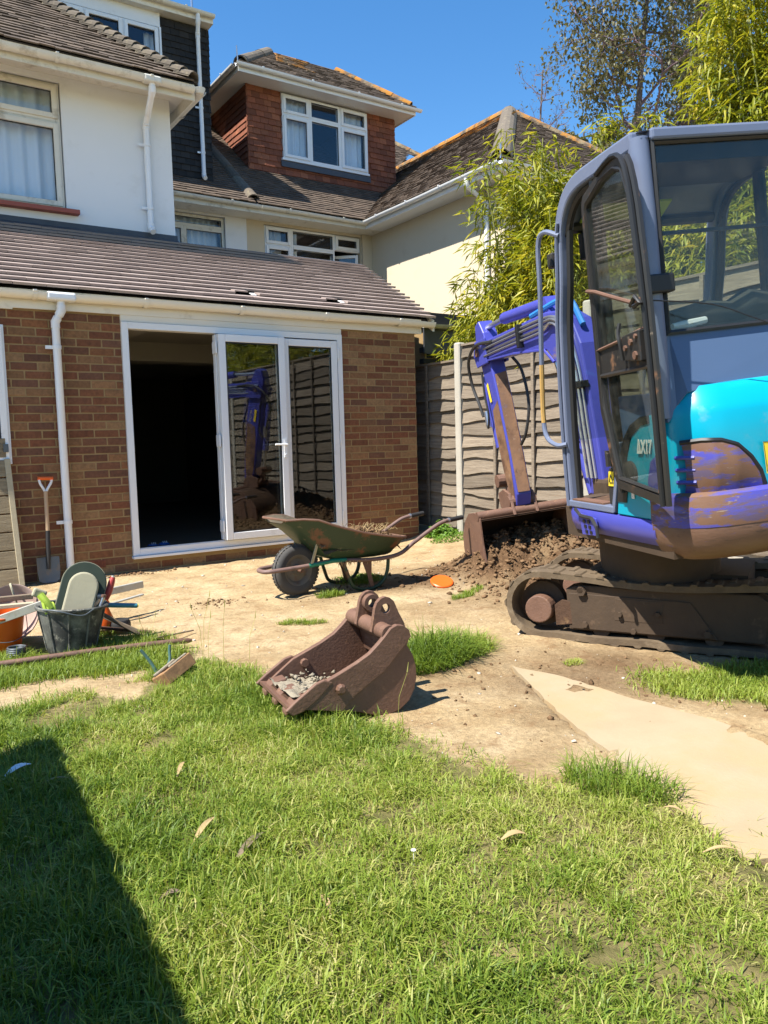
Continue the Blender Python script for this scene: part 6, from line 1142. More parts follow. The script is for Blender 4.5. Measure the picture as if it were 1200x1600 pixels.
P('boom_pin', MB().tube([(2.24, -0.12, 1.92), (2.24, 0.12, 1.92)], 0.028, 12), 'rust', BO)
# boom lift cylinder in front of the boom
cy = MB(); cy.tube([(0.56, 0.0, 0.80), (0.80, 0.0, 1.38)], 0.045, 14); CY = P('boom_cylinder', cy, 'blue_paint', smooth=True); P('cylinder_rod', MB().tube([(0.80, 0, 1.38), (0.93, 0, 1.70)], 0.022, 10), 'steel_tube', CY, smooth=True)
P('cylinder_collar', MB().tube([(0.785, 0, 1.345), (0.805, 0, 1.395)], 0.052, 14), 'blue_paint', CY, smooth=True)
# arm cylinder along the top
cy = MB(); cy.tube([(0.98, 0.0, 2.12), (1.80, 0.0, 2.14)], 0.047, 14); CY = P('arm_cylinder', cy, 'blue_paint', smooth=True); P('cylinder_rod', MB().tube([(1.80, 0, 2.14), (2.30, 0, 2.12)], 0.022, 10), 'steel_tube', CY, smooth=True)
P('cylinder_lug', MB().prism([(0.85, -0.05, 2.03), (1.02, -0.05, 2.03), (1.0, -0.05, 2.15), (0.93, -0.05, 2.16)], (0, 0.10, 0)), 'blue_paint', CY)
# dipper arm
arm = [(2.16, 1.88), (2.22, 1.80), (2.09, 1.30), (1.98, 0.86), (1.90, 0.66), (1.80, 0.62), (1.76, 0.70), (1.80, 1.00), (1.92, 1.45), (2.04, 1.85), (2.14, 2.12), (2.24, 2.20), (2.36, 2.14), (2.36, 2.05), (2.33, 1.96), (2.26, 1.80)]
arm = [(2.24, 1.70), (2.14, 1.30), (2.03, 0.90), (1.93, 0.64), (1.83, 0.62), (1.80, 0.72), (1.86, 1.05), (1.97, 1.50), (2.07, 1.84), (2.16, 2.08), (2.25, 2.19), (2.34, 2.16), (2.36, 2.02), (2.31, 1.85)]
AR = P('dipper_arm', poly3(arm, 0.0, 0.13), 'blue_paint', bevel=0.010)
P('arm_inner_face', MB().prism([(1.855, -0.05, 1.03), (1.965, -0.05, 1.49), (2.035, -0.05, 1.74), (2.03, 0.05, 1.72), (1.965, 0.05, 1.49), (1.80, 0.05, 0.74), (1.80, -0.05, 0.74)], (-0.012, 0, 0)), 'arm_rust', AR)
P('arm_side_face', MB().prism([(1.835, 0.066, 0.66), (1.92, 0.066, 0.67), (2.02, 0.066, 0.92), (2.10, 0.066, 1.24), (2.115, 0.066, 1.42), (1.99, 0.066, 1.50), (1.87, 0.066, 1.04)], (0, 0.004, 0)), 'arm_rust', AR)
P('arm_sticker', MB().prism([(2.14, 0.072, 1.49), (2.19, 0.072, 1.64), (2.155, 0.072, 1.66), (2.105, 0.072, 1.50)], (0, 0.002, 0)), 'yellow_label', AR)
cy = MB(); cy.tube([(2.36, 0.0, 1.72), (2.20, 0.0, 1.10)], 0.042, 14); CY = P('bucket_cylinder', cy, 'blue_paint', smooth=True); P('cylinder_rod', MB().tube([(2.20, 0, 1.10), (2.12, 0, 0.80)], 0.021, 10), 'steel_tube', CY, smooth=True)
lk = MB(); lk.tube([(2.13, 0, 0.84), (2.10, 0, 0.70), (2.0, 0, 0.62)], 0.035, 10); lk.tube([(2.13, -0.1, 0.82), (2.13, 0.1, 0.82)], 0.055, 14); lk.tube([(1.88, -0.12, 0.66), (1.88, 0.12, 0.66)], 0.05, 14); P('bucket_link', lk, 'rust')
# hoses and steel lines
for k in range(4):
    o = 0.03*k; l = 0.085+0.012*(k % 2)
    P('steel_line', MB().tube(bez([(0.36+o, l, 0.92), (0.40+o, l, 1.25), (0.44+o, l, 1.60), (0.55+o, l, 1.88), (0.70+o*0.8, l, 1.985-o*0.3), (0.95, l, 2.01-o), (1.6, l, 1.99-o), (2.1, l, 1.97-o)], 6), 0.010, 6), 'steel_tube', BO, smooth=True)
P('blue_hose', MB().tube(bez([(0.46, 0.02, 1.90), (0.58, 0.03, 2.07), (0.75, 0.03, 2.10), (0.95, 0.05, 2.08), (1.15, 0.06, 2.06)], 6), 0.020, 8), 'blue_hose', BO, smooth=True)
P('hose', MB().tube(bez([(1.9, 0.09, 1.98), (2.2, 0.13, 1.98), (2.42, 0.13, 1.86), (2.47, 0.10, 1.66), (2.38, 0.09, 1.50), (2.33, 0.08, 1.38)], 6), 0.014, 7), 'black_rubber', BO, smooth=True)
P('hose', MB().tube(bez([(2.0, -0.1, 1.86), (1.86, -0.12, 1.72), (1.74, -0.10, 1.45), (1.76, -0.06, 1.22), (1.84, -0.04, 1.12)], 6), 0.013, 7), 'black_rubber', BO, smooth=True)
P('hose', MB().tube(bez([(2.28, 0.07, 1.76), (2.24, 0.08, 1.55), (2.20, 0.08, 1.40), (2.24, 0.08, 1.28), (2.30, 0.07, 1.34)], 6), 0.010, 6), 'black_rubber', BO, smooth=True)
P('hose_fitting', MB().tube([(2.30, 0.06, 1.42), (2.27, 0.06, 1.28)], 0.026, 8), 'steel_tube', BO); P('hose_fitting', MB().tube([(2.30, 0.10, 1.97), (2.16, 0.10, 1.97)], 0.018, 8), 'steel_tube', BO)
P('line_clamp', MB().bmm((0.36, 0.07, 1.50), (0.58, 0.13, 1.545)), 'gasket', BO, bevel=0.005); P('line_clamp', MB().bmm((1.30, 0.07, 1.86), (1.34, 0.12, 2.03)), 'gasket', BO, bevel=0.005)
P('hose', MB().tube(bez([(0.45, 0.16, 1.36), (0.52, 0.17, 1.40), (0.60, 0.16, 1.34), (0.62, 0.14, 1.22)], 5), 0.011, 6), 'rust_dark', BO, smooth=True)
P('hose', MB().tube(bez([(0.40, 0.16, 1.16), (0.50, 0.17, 1.17), (0.58, 0.16, 1.10), (0.55, 0.15, 0.98)], 5), 0.010, 6), 'black_rubber', BO, smooth=True)
# ditching bucket, mouth towards the machine
prof = [(1.80, 0.56), (1.92, 0.60), (2.06, 0.58), (2.18, 0.50), (2.27, 0.38), (2.28, 0.26), (2.22, 0.16), (2.10, 0.10), (1.96, 0.07)]
B = MB(); LW0, LW1 = 0.40, -0.42
o1 = [[(u, l, v) for u, v in prof] for l in (LW0, LW1)]; B.loft(o1); B.loft([[(u-0.012*(1 if u > 2 else 0), l, v-0.012*(1 if v > 0.4 else -1)) for u, v in prof] for l in (LW0, LW1)]); BK = P('ditching_bucket', B, 'rust_dark', smooth=True)
for l in (LW0, LW1): P('side_plate', MB().prism([(u, l-0.008, v) for u, v in [(1.80, 0.57), (1.92, 0.61), (2.07, 0.59), (2.19, 0.51), (2.29, 0.385), (2.30, 0.25), (2.23, 0.15), (2.10, 0.09), (1.80, 0.03), (1.74, 0.10), (1.79, 0.35)]], (0, 0.016, 0)), 'rust', BK, bevel=0.003)
P('top_tube', MB().tube([(1.84, LW0+0.012, 0.585), (1.84, LW1-0.012, 0.585)], 0.038, 14), 'rust', BK, smooth=True)
for l in (0.10, -0.10): P('bucket_lug', MB().prism([(1.78, l-0.012, 0.56), (2.08, l-0.012, 0.60), (2.10, l-0.012, 0.72), (1.98, l-0.012, 0.76), (1.86, l-0.012, 0.73)], (0, 0.024, 0)), 'rust', BK, bevel=0.004)
# soil held in the bucket
def soilheap(cx, cy, rx, ry, n, z0, hgt, label, M=None, name='soil_load', parent=None, smax=0.02, mt='clod', **tg):
    r = np.sqrt(rng.random(n)); a = rng.random(n)*6.28; x = r*np.cos(a)*rx; y = r*np.sin(a)*ry; z = z0+hgt*(1-r**2)*(0.5+0.6*rng.random(n)); s = 0.005+smax*rng.random(n)**2.5
    return lumps(x+cx, y+cy, z, s, name, mt, label=label, category='soil', **tg)
bc = DMX @ V((2.0, -0.02, 0.2)); soilheap(bc.x, bc.y, 0.36, 0.24, 900, bc.z-0.06, 0.18, 'dug earth held in the rusty ditching bucket of the digger', kind='stuff', smax=0.035)

# ------------------------------------------------------------------ spare bucket lying on the ground
bw = V((0.15, 0.98, 0)).normalized(); ba = V((0.98, -0.15, 0)).normalized()
BM = Matrix((ba, bw, V((0, 0, 1)))).transposed().to_4x4(); BM.translation = V((-3.736, -4.804, 0.0))
SB = thing('digger_bucket', None, 'rusty brown spare digger bucket lying on the bare earth at the lawn edge', 'digger bucket', M=BM, local=True)
W_ = 0.40
side = [(-0.40, 0.10), (-0.35, 0.137), (-0.273, 0.193), (-0.20, 0.222), (-0.13, 0.252), (-0.067, 0.285), (-0.02, 0.325), (0.01, 0.355), (0.035, 0.382), (0.065, 0.393), (0.095, 0.387), (0.122, 0.365), (0.13, 0.335), (0.115, 0.295)]
back = [(0.115, 0.295), (0.142, 0.25), (0.156, 0.20), (0.158, 0.15), (0.148, 0.10), (0.12, 0.05), (0.075, 0.018), (0.02, 0.004), (-0.04, 0.010), (-0.119, 0.038), (-0.177, 0.053), (-0.27, 0.072), (-0.40, 0.098)]
for w0 in (0.0, W_):
    sg = side+back[1:-1]
    P('side_plate', MB().prism([(a, w0-0.010, z) for a, z in sg], (0, 0.020, 0)), 'rust', SB, bevel=0.004)
rim_ = [(-0.40, 0.10), (-0.35, 0.137), (-0.20, 0.222), (-0.067, 0.285), (0.01, 0.355), (0.035, 0.382), (0.065, 0.393), (0.122, 0.365)]
edge = side[:13]+[(0.10, 0.30), (0.06, 0.26), (0.0, 0.20), (-0.06, 0.165), (-0.14, 0.115), (-0.20, 0.058)]
P('side_rib', MB().prism([(a, -0.020, z) for a, z in edge], (0, 0.0105, 0)), 'rust', SB, bevel=0.003)
P('side_rib', MB().prism([(a, W_+0.0105, z) for a, z in edge], (0, 0.0105, 0)), 'rust', SB, bevel=0.003)
sh = MB(); sh.loft([[(a, w_, z) for a, z in [(0.06, 0.365)]+back] for w_ in (0.008, W_-0.008)]); ib = [(0.045, 0.35)]+[(a-0.018 if a > 0 else a, z+0.014) for a, z in back]
sh.loft([[(a, w_, z) for a, z in ib] for w_ in (0.008, W_-0.008)]); P('bucket_shell', sh, 'rust_dark', SB, smooth=True)
P('inner_plate', MB().prism([(0.045, 0.012, 0.36), (0.085, 0.012, 0.20), (0.095, 0.012, 0.205), (0.055, 0.012, 0.365)], (0, W_-0.024, 0)), 'rust', SB)
P('cross_tube', MB().tube([(0.035, -0.005, 0.355), (0.035, W_+0.005, 0.355)], 0.036, 20), 'rust', SB, smooth=True)
for w0, hb in ((0.095, True), (0.265, True)):
    lug = [(-0.010, 0.35), (0.002, 0.41), (0.010, 0.452), (0.020, 0.476), (0.038, 0.492), (0.060, 0.498), (0.082, 0.492), (0.100, 0.476), (0.111, 0.452), (0.122, 0.425), (0.135, 0.40), (0.150, 0.37), (0.158, 0.33), (0.148, 0.285), (0.11, 0.28), (0.05, 0.33)]
    c = (0.060, 0.446); m_ = MB(); n = 24; rh = 0.022
    def outer_r(a):   # distance to the lug outline along angle a
        best = 0.02; d = V((math.cos(a), math.sin(a)))
        for (p, q) in zip(lug, lug[1:]+lug[:1]):
            p_, q_ = V(p)-V(c), V(q)-V(c); e = q_-p_; det = d.x*(-e.y)+d.y*e.x
            if abs(det) < 1e-9: continue
            t = (p_.x*(-e.y)+p_.y*e.x)/det; s = (d.x*p_.y-d.y*p_.x)/det
            if t > 0 and -1e-6 <= s <= 1+1e-6: best = max(best, t)
        return best
    angs = [2*math.pi*k/n for k in range(n)]+[math.atan2(z-c[1], a-c[0]) % (2*math.pi) for a, z in lug]; angs.sort()
    secs = []
    for a in angs:
        ro = outer_r(a); secs.append([(c[0]+rh*math.cos(a), w0-0.012, c[1]+rh*math.sin(a)), (c[0]+ro*math.cos(a), w0-0.012, c[1]+ro*math.sin(a)), (c[0]+ro*math.cos(a), w0+0.012, c[1]+ro*math.sin(a)), (c[0]+rh*math.cos(a), w0+0.012, c[1]+rh*math.sin(a))])
    m_.loft(secs, closed=True, ring=True); P('hanger_lug', m_, 'rust', SB)
bo = MB(); bo.lathe([(0.021, -0.03), (0.040, -0.03), (0.040, 0.03), (0.021, 0.03), (0.021, -0.03)], 24, Matrix.Translation((0.060, 0.250, 0.446)) @ Matrix.Rotation(R(90), 4, 'X')); P('lug_boss', bo, 'rust', SB, smooth=True)
P('bolt', MB().tube([(-0.205, -0.018, 0.157), (-0.205, -0.036, 0.157), (-0.205, -0.042, 0.157)], [0.022, 0.021, 0.014], 8), 'rust', SB); P('bolt', MB().tube([(-0.22, W_-0.012, 0.17), (-0.22, W_-0.03, 0.17)], [0.021, 0.018], 8), 'rust', SB)
for w0 in (-0.022, W_+0.004): P('side_cutter', MB().prism([(-0.415, w0, 0.075), (-0.445, w0, 0.10), (-0.40, w0, 0.135), (-0.31, w0, 0.195), (-0.275, w0, 0.205), (-0.235, w0, 0.190), (-0.30, w0, 0.13), (-0.37, w0, 0.085)], (0, 0.020, 0)), 'rust', SB, bevel=0.005)
P('cutting_edge', MB().prism([(-0.20, 0.0, 0.058), (-0.43, 0.0, 0.098), (-0.43, 0.0, 0.112), (-0.20, 0.0, 0.076)], (0, W_, 0)), 'rust', SB)
for w0 in (0.055, 0.20, 0.345):
    t = MB(); t.loft([[(-0.33, w0-0.036, 0.088), (-0.33, w0+0.036, 0.088), (-0.33, w0+0.036, 0.134), (-0.33, w0-0.036, 0.134)], [(-0.395, w0-0.034, 0.084), (-0.395, w0+0.034, 0.084), (-0.395, w0+0.034, 0.124), (-0.395, w0-0.034, 0.124)], [(-0.43, w0-0.026, 0.062), (-0.43, w0+0.026, 0.062), (-0.43, w0+0.026, 0.085), (-0.43, w0-0.026, 0.085)]], closed=True, caps=True); P('tooth', t, 'rust', SB, bevel=0.006)
q = rng.random((420, 2)); xx = -0.34+0.30*q[:, 0]; yy = 0.03+0.34*q[:, 1]; ww = BM
pts = np.array([(BM @ V((a, b, 0.085+0.05*random.random() if a < -0.2 else 0.075+0.03*random.random())))[:] for a, b in zip(xx, yy)])
lumps(pts[:170, 0], pts[:170, 1], pts[:170, 2]+0.012, 0.004+0.011*rng.random(170)**2, 'cement_crust', 'cement', label='pale crumbly cement stuck in the mouth of the rusty spare bucket', category='cement', kind='stuff')
crust = np.array([(BM @ V((0.0-0.20*random.random(), 0.03+0.34*random.random(), 0)))[:] for _ in range(260)]); zc = np.array([0.05+0.03*random.random() for _ in range(260)])
lumps(crust[:, 0], crust[:, 1], zc, 0.005+0.022*rng.random(260)**2, 'bucket_soil', 'clod', label='dark dry earth caked inside the rusty spare bucket', category='soil', kind='stuff')

# ------------------------------------------------------------------ wheelbarrow (axis along +X)
WM = Matrix.Translation((-2.778, -2.144, 0.0))
WB = thing('wheelbarrow', None, 'old green wheelbarrow with rusty tray loaded with soil, before the glass doors', 'wheelbarrow', M=WM, local=True)
Mw = Matrix.Translation((0.01, 0.0, 0.20)) @ Matrix.Rotation(R(90), 4, 'X') @ Matrix.Rotation(R(4), 4, 'Y')
tp_ = [(0.118+0.0, -0.040)]+[(0.155+0.045*math.cos(a), 0.046*math.sin(a)) for a in [R(-110+220*k/12) for k in range(13)]]+[(0.118, 0.040)]
ty = MB().lathe(tp_, 40, Mw); WHL = P('wheel', ty, 'tyre', WB, smooth=True)
tg = MB()
for k in range(44):
    a = 2*math.pi*k/44
    for sgn in (-1, 1): tg.box(Mw @ V((0.197*math.cos(a+0.03*sgn), 0.197*math.sin(a+0.03*sgn), 0.018*sgn)), (0.010, 0.020, 0.010), (Mw.to_3x3() @ Matrix.Rotation(a, 3, 'Z')))
P('tread', tg, 'tyre', WHL, kind='stuff')
P('rim', MB().lathe([(0.0, -0.03), (0.035, -0.035), (0.045, -0.012), (0.09, -0.010), (0.105, -0.034), (0.122, -0.042), (0.122, 0.042), (0.105, 0.034), (0.09, 0.010), (0.045, 0.012), (0.035, 0.035), (0, 0.03)], 32, Mw), 'rim_dirty', WHL, smooth=True)
P('axle', MB().tube([(0.01, -0.12, 0.20), (0.01, 0.12, 0.20)], 0.011, 8), 'rust', WHL)
def tray_sec(x, zb, zt, hb, ht): return [(x, -ht, zt), (x, -hb-0.4*(ht-hb), zb+0.35*(zt-zb)), (x, -hb, zb+0.02), (x, -hb*0.7, zb), (x, hb*0.7, zb), (x, hb, zb+0.02), (x, hb+0.4*(ht-hb), zb+0.35*(zt-zb)), (x, ht, zt)]
ts = [(-0.155, 0.575, 0.608, 0.16, 0.20), (-0.04, 0.50, 0.612, 0.17, 0.25), (0.07, 0.40, 0.600, 0.17, 0.285), (0.16, 0.31, 0.565, 0.175, 0.30), (0.26, 0.268, 0.53, 0.18, 0.31), (0.45, 0.255, 0.475, 0.19, 0.31), (0.65, 0.25, 0.435, 0.19, 0.30), (0.78, 0.255, 0.412, 0.18, 0.29), (0.845, 0.31, 0.402, 0.18, 0.27), (0.885, 0.375, 0.400, 0.18, 0.25)]
TRY = P('tray', MB().loft([tray_sec(*t) for t in ts]), 'barrow_green', WB, smooth=True)
P('tray_lining', MB().loft([[(x, y*0.965, z+0.006) for x, y, z in tray_sec(*t)] for t in ts]), 'tray_inside', TRY, smooth=True)
rimp = [(t[0], -t[4], t[2]) for t in ts]+[(t[0], t[4], t[2]) for t in ts[::-1]]; P('tray_rim', MB().tube(rimp, 0.010, 6, closed=True), 'rust', TRY, smooth=True)
for sg in (-1, 1):
    P('handle_tube', MB().tube(bez([(-0.27, sg*0.06, 0.222), (-0.22, sg*0.095, 0.225), (0.03, sg*0.12, 0.238), (0.25, sg*0.16, 0.262), (0.55, sg*0.215, 0.245), (0.80, sg*0.255, 0.265), (0.95, sg*0.27, 0.35), (1.15, sg*0.275, 0.455), (1.26, sg*0.275, 0.495), (1.44, sg*0.275, 0.515)], 6), 0.0165, 10), 'brown_tube', WB, smooth=True)
    P('green_sleeve', MB().tube([(0.06, sg*0.124, 0.240), (0.25, sg*0.16, 0.262), (0.36, sg*0.18, 0.259)], 0.018, 10), 'green_tube', WB, smooth=True)
    P('grip', MB().tube([(1.31, sg*0.275, 0.503), (1.455, sg*0.275, 0.517)], 0.020, 10), 'black_rubber', WB, smooth=True); P('grip_ring', MB().tube([(1.30, sg*0.275, 0.501), (1.315, sg*0.275, 0.503)], 0.022, 10), 'steel_tube', WB, smooth=True)
    P('leg', MB().tube(bez([(0.33, sg*0.18, 0.25), (0.37, sg*0.19, 0.13), (0.41, sg*0.195, 0.045), (0.50, sg*0.20, 0.012), (0.60, sg*0.205, 0.016), (0.68, sg*0.21, 0.06), (0.72, sg*0.215, 0.14), (0.73, sg*0.22, 0.25)], 5), 0.015, 8), 'barrow_green', WB, smooth=True)
    P('leg_brace', MB().prism([(0.49, sg*0.20-0.006, 0.25), (0.58, sg*0.20-0.006, 0.25), (0.575, sg*0.20-0.006, 0.12), (0.60, sg*0.20-0.006, 0.02), (0.565, sg*0.20-0.006, 0.02), (0.54, sg*0.20-0.006, 0.12)], (0, 0.012, 0)), 'rust', WB)
    P('nose_strut', MB().prism([(0.065, sg*0.128-0.004, 0.235), (0.09, sg*0.128-0.004, 0.235), (0.12, sg*0.19-0.004, 0.43), (0.10, sg*0.19-0.004, 0.43)], (0, 0.008, 0)), 'pale_pad', WB)
P('front_loop', MB().tube(bez([(-0.22, -0.095, 0.225), (-0.275, -0.06, 0.221), (-0.285, 0, 0.220), (-0.275, 0.06, 0.221), (-0.22, 0.095, 0.225)], 5), 0.0165, 10), 'brown_tube', WB, smooth=True)
n = 2600; xx = 0.12+0.72*rng.random(n); yy = rng.uniform(-0.23, 0.23, n); prof_z = np.interp(xx, [0.1, 0.3, 0.5, 0.62, 0.8, 0.86], [0.42, 0.43, 0.45, 0.47, 0.42, 0.38]); zz = prof_z-0.05*(np.abs(yy)/0.23)**2+0.02*rng.random(n)
lumps(xx+WM.translation.x, yy+WM.translation.y, zz, 0.004+0.013*rng.random(n)**3, 'barrow_soil', 'clod', label='brown soil heaped in the green wheelbarrow tray', category='soil', kind='stuff')
rt = MB()
for k in range(70):
    a = random.random()*6.28; L_ = random.uniform(0.03, 0.10); x0, y0 = random.uniform(0.55, 0.85), random.uniform(-0.2, 0.2); z0 = 0.46
    rt.tube([(x0-2.778, y0-2.144, z0), (x0-2.778+L_*0.5*math.cos(a), y0-2.144+L_*0.5*math.sin(a), z0+random.uniform(0, 0.05)), (x0-2.778+L_*math.cos(a), y0-2.144+L_*math.sin(a), z0+random.uniform(-0.02, 0.06))], [0.0018, 0.0016, 0.001], 3, rnd=random.random())
for k in range(60):
    a = random.random()*6.28; x0 = random.uniform(0.25, 0.8); y0 = -0.20+random.uniform(-0.03, 0.02); rt.tube([(x0-2.778, y0-2.144, 0.255), (x0-2.778+0.012*math.cos(a), y0-2.144+0.01*math.sin(a), 0.24-random.random()*0.03)], [0.004, 0.0015], 3)
rt.build('dry_roots', 'dry_leaf', label='dry roots and straw sticking out of the barrow load', category='roots', kind='stuff')
# lumpy fills under the loose crumbs
def fill(name, label, mt_, M, x0, x1, y0, y1, hf, cat, nx=26, ny=22):
    X, Y = np.meshgrid(np.linspace(x0, x1, nx), np.linspace(y0, y1, ny)); Z = hf(X, Y); pts = np.stack([X, Y, Z], -1).reshape(-1, 3)
    pts = np.array([(M @ V(p))[:] for p in pts]); ii = (np.arange(ny-1)[:, None]*nx+np.arange(nx-1)[None, :]).ravel(); npmesh(name, pts, np.stack([ii, ii+1, ii+nx+1, ii+nx], 1), mt_, label=label, category=cat, kind='stuff')
fill('barrow_fill', 'packed earth filling the green wheelbarrow', 'clod', WM, 0.14, 0.85, -0.24, 0.24, lambda x, y: np.interp(x, [0.1, 0.3, 0.5, 0.62, 0.8, 0.86], [0.41, 0.42, 0.44, 0.46, 0.41, 0.37])-0.07*(np.abs(y)/0.24)**2+(fbm(x, y, 18, 3)-0.5)*0.05, 'soil')
fill('cement_fill', 'pale cement slab stuck in the rusty spare bucket mouth', 'cement', BM, -0.40, -0.20, 0.03, 0.37, lambda x, y: 0.118+(x+0.3)*-0.12+(fbm(x, y, 22, 3)-0.5)*0.05, 'cement')
fill('bucket_fill', 'dark earth crust lining the rusty spare bucket', 'rust_dark', BM, -0.20, 0.10, 0.02, 0.38, lambda x, y: 0.075+np.clip(x+0.02, 0, 1)*0.6+(fbm(x, y, 20, 5)-0.5)*0.05, 'soil')
# ------------------------------------------------------------------ things leaning on the wall
LP = thing('leaning_panel', (-5.0, -0.15, 0), 'weathered timber board panel leaning on the brick wall at far left', 'timber panel')
zb, zt = 0.01, 1.11; yl = lambda z: -0.20+0.14*(z-zb)/(zt-zb)
for k in range(7):
    z0 = zb+(zt-zb)*k/7; z1 = zb+(zt-zb)*(k+1)/7-0.012; MB().prism([(-5.6, yl(z0), z0), (-5.6, yl(z0)+0.018, z0), (-5.6, yl(z1)+0.018, z1), (-5.6, yl(z1), z1)], (1.155+0.0, 0, 0)).build('board', 'wood_panel', LP, bevel=0.003)
MB().prism([(-4.444, yl(zb)-0.012, zb), (-4.444, yl(zb)+0.02, zb), (-4.474, yl(zt)+0.02, zt), (-4.474, yl(zt)-0.012, zt)], (0.046, 0, 0)).build('edge_post', 'pale_timber', LP, bevel=0.004)
MB().bmm((-5.6, -0.055, 1.12), (-4.455, -0.025, 1.285)).build('top_board', 'wood_panel', LP, bevel=0.003)
MB().bmm((-4.475, -0.075, 1.165), (-4.435, -0.030, 1.235)).build('bracket', 'grey_steel', LP)
SPD = thing('spade', (-4.17, -0.1, 0), 'garden spade with orange grip standing against the brick wall', 'spade')
sy = lambda z: -0.14+0.085*z/0.93
MB().tube([(-4.186, sy(0.12), 0.12), (-4.178, sy(0.27), 0.27), (-4.168, sy(0.46), 0.46)], [0.016, 0.021, 0.019], 10).build('socket', 'black_rubber', SPD, smooth=True)
MB().tube([(-4.168, sy(0.44), 0.44), (-4.160, sy(0.74), 0.74), (-4.157, sy(0.81), 0.81)], 0.0175, 10).build('shaft', 'wood_shaft', SPD, smooth=True)
MB().tube(bez([(-4.157, sy(0.79), 0.79), (-4.172, sy(0.83), 0.83), (-4.197, sy(0.88), 0.88), (-4.205, sy(0.925), 0.925)], 4), 0.011, 8).build('handle_fork', 'white_label', SPD, smooth=True)
MB().tube(bez([(-4.157, sy(0.79), 0.79), (-4.140, sy(0.83), 0.83), (-4.108, sy(0.88), 0.88), (-4.096, sy(0.925), 0.925)], 4), 0.011, 8).build('handle_fork', 'white_label', SPD, smooth=True)
MB().tube([(-4.215, sy(0.925), 0.928), (-4.088, sy(0.925), 0.922)], 0.0175, 10).build('grip', 'orange_plastic', SPD, smooth=True)
bl = MB(); rows = []
for z, wd, cv in ((0.0, 0.05, 0.0), (0.02, 0.085, 0.004), (0.10, 0.095, 0.010), (0.20, 0.095, 0.012), (0.225, 0.094, 0.012)): rows.append([(-4.184+wd*(k/4-1)*1.0*(1 if True else 0), sy(z)+cv*(1-(k/4-1)**2), z) for k in range(9)])
bl.loft(rows); bl.loft([[(a, b+0.004, c) for a, b, c in r] for r in rows]); bl.build('blade', 'grey_steel', SPD, smooth=True)

# ------------------------------------------------------------------ tub of tools and its neighbours
TB = thing('rubble_tub', (-4.575, -2.79, 0), 'black rubber builders tub with cement splashes holding hand tools', 'tub')
TMt = Matrix.Translation((-4.575, -2.79, 0)) @ Matrix.Rotation(R(3), 4, 'Y')
MB().lathe([(0.0, 0.008), (0.128, 0.006), (0.132, 0.012), (0.160, 0.14), (0.186, 0.262), (0.200, 0.266), (0.202, 0.278), (0.194, 0.284), (0.180, 0.278), (0.152, 0.13), (0.124, 0.02), (0, 0.018)], 40, TMt).build('tub_body', 'tub_rubber', TB, smooth=True)
for k in range(10):
    a = 2*math.pi*k/10; MB().tube([TMt @ V((0.137*math.cos(a), 0.137*math.sin(a), 0.03)), TMt @ V((0.187*math.cos(a), 0.187*math.sin(a), 0.255))], 0.006, 5).build('rib', 'tub_rubber', TB)
MB().tube(bez([TMt @ V((-0.19, -0.05, 0.27)), TMt @ V((-0.13, -0.19, 0.285)), TMt @ V((0.0, -0.215, 0.25)), TMt @ V((0.075, -0.19, 0.275))], 6), 0.004, 6).build('wire_handle', 'grey_steel', TB, smooth=True)
# kneeling board: dark backing with a pale pad, standing in the tub
KM = Matrix.Translation((-4.585, -2.84, 0.12)) @ Matrix.Rotation(R(-14), 4, 'Z') @ Matrix.Rotation(R(17), 4, 'Y') @ Matrix.Rotation(R(-12), 4, 'X')
KB = thing('kneeling_board', None, 'upright dark green kneeling board with pale pad, tallest thing in the tub', 'kneeling board', M=KM, local=True)
def slotp(w, h, y, r=None): return [(-w, y, 0)]+[(w*math.cos(a)*-1, y, h-w+w*math.sin(a)) for a in [math.pi*k/14 for k in range(15)]]+[(w, y, 0)]
MB().prism(slotp(0.122, 0.42, 0.0), (0, 0.022, 0)).build('backing', 'green_felt', KB, bevel=0.004); MB().prism(slotp(0.126, 0.424, 0.0225), (0, 0.006, 0)).build('rim', 'pale_pad', KB)
MB().prism(slotp(0.084, 0.36, -0.022), (0, 0.021, 0)).build('pad', 'pale_pad', KB, bevel=0.012)
def tool(name, label, cat, parts):
    t = thing(name, parts[0][2][0], label, cat, 'hand tools in the rubble tub')
    for pn, mt_, pts, r in parts: MB().tube(bez(pts, 4) if len(pts) > 2 else pts, r if not isinstance(r, list) else (r if len(pts) == 2 else [np.interp(i/(len(pts)*4-4), [k/(len(r)-1) for k in range(len(r))], r) for i in range(len(pts)*4-3)]), 10).build(pn, mt_, t, smooth=True)
    return t
tool('trowel', 'trowel with fat red handle leaning out of the tub', 'trowel', [('handle', 'red_plastic', [(-4.372, -2.80, 0.285), (-4.352, -2.80, 0.33), (-4.332, -2.80, 0.385), (-4.322, -2.80, 0.412)], [0.016, 0.021, 0.019, 0.013]), ('ferrule', 'steel_tube', [(-4.374, -2.80, 0.282), (-4.40, -2.80, 0.22)], 0.008), ('tip', 'alu', [(-4.322, -2.80, 0.412), (-4.319, -2.80, 0.420)], 0.011)])
tool('pump_tube', 'short blue-green tube lying across the tub rim', 'tube', [('body', 'blue_grip', [(-4.46, -2.76, 0.258), (-4.19, -2.80, 0.222)], 0.0145), ('cap', 'yellow_label', [(-4.192, -2.80, 0.2222), (-4.184, -2.80, 0.221)], 0.011)])
tool('hammer', 'hammer with wooden handle beside the red trowel', 'hammer', [('handle', 'wood_shaft', [(-4.47, -2.82, 0.22), (-4.415, -2.83, 0.30)], 0.013), ('head', 'grey_steel', [(-4.43, -2.83, 0.315), (-4.385, -2.83, 0.305)], 0.018)])
